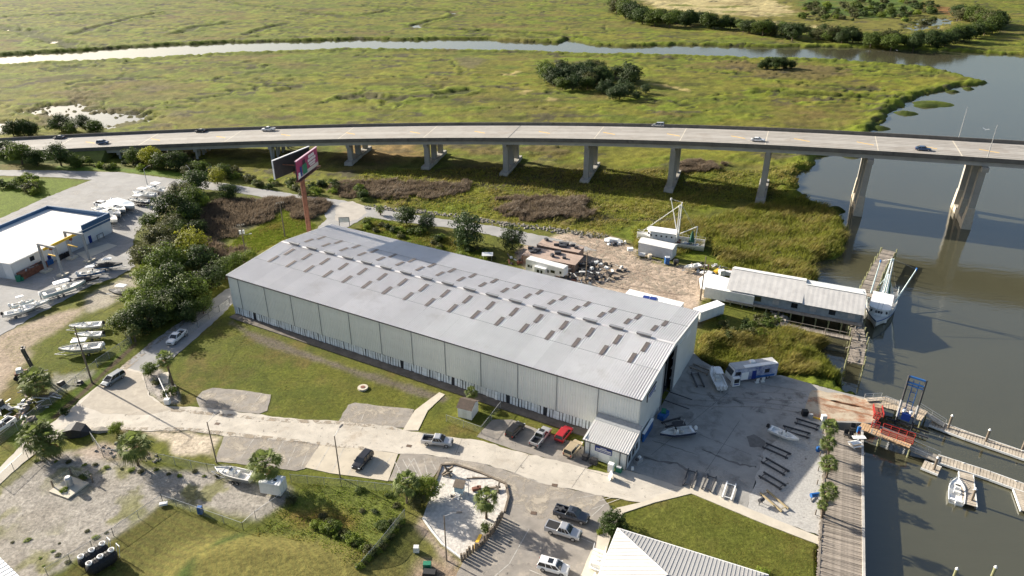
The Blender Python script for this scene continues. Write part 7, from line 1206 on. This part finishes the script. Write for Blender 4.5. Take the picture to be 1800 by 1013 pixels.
# fences
def fence(pts, h, label, mat=m_wire, post=m_galv, step=3.0):
    P = GP(pts); t = thing('mesh_fence', label, 'fence', (0, 0, 0), 0, 'wire mesh fences')
    for i in range(len(P) - 1):
        a, b = P[i], P[i + 1]; d = b - a; n = max(1, int(d.length / step)); MB().add([a, b, b + Vector((0, 0, h)), a + Vector((0, 0, h))], [(0, 1, 2, 3)]).build('mesh_panel', mat, t); MB().tube([a + Vector((0, 0, h)), b + Vector((0, 0, h))], .035, 5).build('top_rail', post, t)
        for k in range(n + 1): c = a + d * k / n; MB().tube([(c.x, c.y, gz(c.x, c.y) - .2), (c.x, c.y, h + .1)], .05, 5).build('fence_post', post, t)
fence([(404, 536), (368, 562), (330, 592)], 1.9, 'dark mesh fence between the lane and the warehouse lawn', post=m_dark); fence([(212, 582), (232, 604), (172, 645)], 1.9, 'mesh fence at the end of the thicket', post=m_galv); fence([(172, 646), (118, 690), (62, 734), (0, 782)], 1.9, 'mesh fence along the lane beside the scrap heap'); fence([(0, 852), (50, 806), (60, 798)], 1.9, 'mesh fence at the left edge of the gravel lot'); fence([(182, 803), (280, 812), (366, 830), (380, 832)], 1.9, 'mesh fence behind the gravel lot'); fence([(512, 848), (600, 856), (690, 866)], 1.8, 'mesh fence behind the sunken plot')
fence([(286, 882), (360, 908), (428, 932), (450, 912), (508, 872)], 1.6, 'mesh fence between the gravel lot and the mown mound'); fence([(286, 882), (200, 942), (84, 1012)], 1.6, 'mesh fence between the gravel lot and the tank plot'); fence([(712, 912), (672, 962), (628, 1014)], 2.0, 'overgrown mesh fence right of the mown mound', mat=m_wire2); fence([(785, 741), (846, 762), (880, 718)], 1.6, 'mesh fence round the small white shed')
fence([(60, 798), (90, 822)], 1.2, 'short mesh fence beside the corner palms'); fence([(163, 775), (182, 803)], 2.0, 'short mesh fence behind the broad palm')
# riprap and scrap
def rocks(pts, n, name, label, spread=1.2, size=.5, mat=m_stone):
    P = GP(pts, -.3); mb = MB()
    for k in range(n): i = random.randrange(len(P) - 1); c = P[i].lerp(P[i + 1], random.random()) + Vector((random.gauss(0, spread), random.gauss(0, spread), 0)); s = size * random.uniform(.5, 1.3); mb.box(c.x, c.y, max(gz(c.x, c.y), -1.6) + s * .2, s * 1.3, s, s * .9, random.uniform(0, 3), tp=.6, rx=random.uniform(-.4, .4))
    tag(mb.build(name, mat), label, 'rocks', kind='stuff')
rocks([(650, 366), (740, 374), (830, 386), (900, 396), (1000, 410), (1060, 418)], 520, 'riprap', 'broken rock and rubble along the marsh road', 1.2, .55); rocks([(1325, 522), (1372, 552), (1380, 572), (1360, 588), (1310, 594), (1250, 604)], 420, 'riprap', 'rubble bank below the fish house', 1.0, .8); rocks([(180, 790), (230, 800), (285, 808)], 40, 'riprap', 'rubble behind the broad palm', .8, .4, m_stone)
def scrap(px, py, n, rx, ry, label, mats, zmax=1.5, smax=2.2):
    p = G(px, py); t = thing('scrap_heap', label, 'scrap', (p.x, p.y, 0))
    for k in range(n):
        a = random.uniform(0, 6.28); q = math.sqrt(random.random()); x, y = rx * q * math.cos(a), ry * q * math.sin(a); z = zmax * (1 - q) * random.random() + .25
        if random.random() < .5: d = Vector((random.uniform(-1, 1), random.uniform(-1, 1), random.uniform(-.3, .5))).normalized() * random.uniform(.5, smax); MB().bar(Vector((x, y, z)) - d * .7, Vector((x, y, z)) + d * .7, random.uniform(.1, .4), .12).build('scrap_beam', random.choice(mats), t)
        else: MB().box(x, y, z, random.uniform(.5, smax), random.uniform(.4, 1.2), random.uniform(.1, .9), random.uniform(0, 3), tp=random.uniform(.6, 1), rx=random.uniform(-.4, .4)).build('scrap_piece', random.choice(mats), t)
SM = [m_wht2, m_dark, m_steel, m_rust, m_wood]
scrap(52, 708, 46, 6.0, 5.0, 'scrap heap of white boards and dark metal beside the lane fence', [m_wht2, m_wht2, m_dark, m_steel, m_wood], 2.0, 3.0); scrap(40, 735, 14, 3.5, 2.2, 'tan earth and board heap at the fence by the white pickup', [m_wood, m_brown], .8, 1.8)
scrap(1040, 478, 120, 10, 7, 'heap of black engines and white parts right of the brown sheds', [m_dark, m_black, m_dark, m_wht2, m_black], 2.8, 1.8); scrap(918, 452, 16, 4, 3, 'scattered timber left of the travel trailer', [m_wood, m_wood2, m_wht2], .8, 2.0); scrap(1012, 500, 18, 5, 3, 'boat trailer frames and parts beneath the travel trailer nose', [m_dark, m_wht2, m_steel, m_rust], 1.2, 2.6); scrap(1082, 428, 9, 3.2, 1.8, 'broken white boat hull and boards on the verge', [m_wht2, m_white, m_dark], .8, 2.4); scrap(1248, 474, 22, 5, 3, 'crab traps and gear at the marsh edge near the fish house', [m_rust, m_dark, m_wht2, m_steel], 1.2, 1.4); scrap(130, 676, 5, 3, 1.0, 'dark beams lying on gravel beside the bushy palm', [m_dark], .3, 3.2); scrap(905, 462, 8, 2.5, 1.6, 'rusty engine parts at the warehouse rear wall', [m_rust, m_dark], 1.0, 1.2)
fk = thing('old_forklift', 'old rusty forklift with a tall dark mast in the grass', 'forklift', G(42, 664), R(25)); MB().box(0, 0, 1.1, 3.0, 1.7, 1.0, tp=.85).build('chassis', m_rust, fk); MB().box(-.4, 0, 2.0, 1.2, 1.4, .8, tp=.8).build('hood', m_wht2, fk)
for y in (-.6, .6): MB().box(1.9, y, 3.8, .4, .3, 7.0, ry=-.12).build('mast', m_dark, fk); MB().bar((2.2, y, .4), (4.6, y, .3), .25, .12).build('fork', m_dark, fk)
for z in (1.6, 4.2, 7.0): MB().bar((1.95, -.6, z), (1.95, .6, z), .3, .3).build('mast_brace', m_dark, fk)
for x in (-1.1, 1.1):
    for y in (-.8, .8): MB().tube([(x, y - .2, .6), (x, y + .2, .6)], .6, 12).build('wheel', m_black, fk)
px_thing(MB().box(0, 0, 1.0, 1.5, 1.0, 2.0, tp=.9), 'dark_dumpster', m_dark, 'dark box at the left edge beside the scrap heap', 'box', 2, 718); px_thing(MB().box(0, 0, 1.15, 1.25, 1.25, 2.1).loft([[(x, -.66, 2.2), (x, 0, 2.5), (x, .66, 2.2)] for x in (-.66, .66)], 1), 'portable_toilet', [m_blue, m_white], 'blue portable toilet with white roof by the grey container', 'toilet', 1172, 464); px_thing(MB().box(0, 0, 1.0, 1.4, 1.2, 1.0, tp=.8).tube([(-.3, -.65, .5), (-.3, -.45, .5)], .5, 10, 1).tube([(.5, .5, .5), (.5, .7, .5)], .5, 10, 1), 'small_tractor', [m_dark, m_black], 'dark utility cart right of the portable toilet', 'cart', 1188, 465)
px_thing(MB().tube([(-1, 0, .6), (1, 0, .6)], .6, 10), 'white_tank', m_wht2, 'white tank lying left before the grey container', 'tank', 1128, 451, rz=-.2); px_thing(MB().tube([(0, 0, 0), (0, 0, 1.2)], .65, 10), 'cream_tank', M('cream_plastic', (.6, .52, .4), .5, .1), 'cream round tank standing before the grey container', 'tank', 1142, 454); px_thing(MB().box(0, 0, .9, .2, .2, 1.8, mi=1).box(0, 0, 2.0, 1.6, 1.4, .8), 'white_box_stand', [m_white, m_dark], 'white box on a post beside the dirt road', 'box', 1107, 449)
px_thing(MB().loft([[(x, -w, .1), (x, -w * .7, h), (x, w * .7, h), (x, w, .1)] for x, w, h in ((-2.8, .6, .4), (-1, 1.2, .9), (1.5, 1.1, .8), (3, .3, .4))]), 'upturned_hull', m_wht2, 'upturned white hull on the grass verge', 'hull', 1078, 424, rz=-.3)
for (x, y, l) in ((1577, 89, 'white wading bird flying low over the creek'), (1733, 228, 'white gull flying above the bridge')):
    p = G(x, y, 3 if x < 1600 else 26); t = thing('bird', l, 'bird', p, .6); MB().loft([[(xx, w * math.cos(k), w * math.sin(k)) for k in (0, 1.57, 3.14, 4.71)] for xx, w in ((-.6, .02), (-.2, .16), (.2, .14), (.6, .02))]).build('body', m_white, t)
    MB().add([(.2, 0, .05), (-.2, 0, .05), (-.3, 1.1, .4), (0, 1.0, .4)], [(0, 1, 2, 3)]).add([(.2, 0, .05), (-.2, 0, .05), (-.3, -1.1, .4), (0, -1.0, .4)], [(3, 2, 1, 0)]).build('wing', m_white, t)
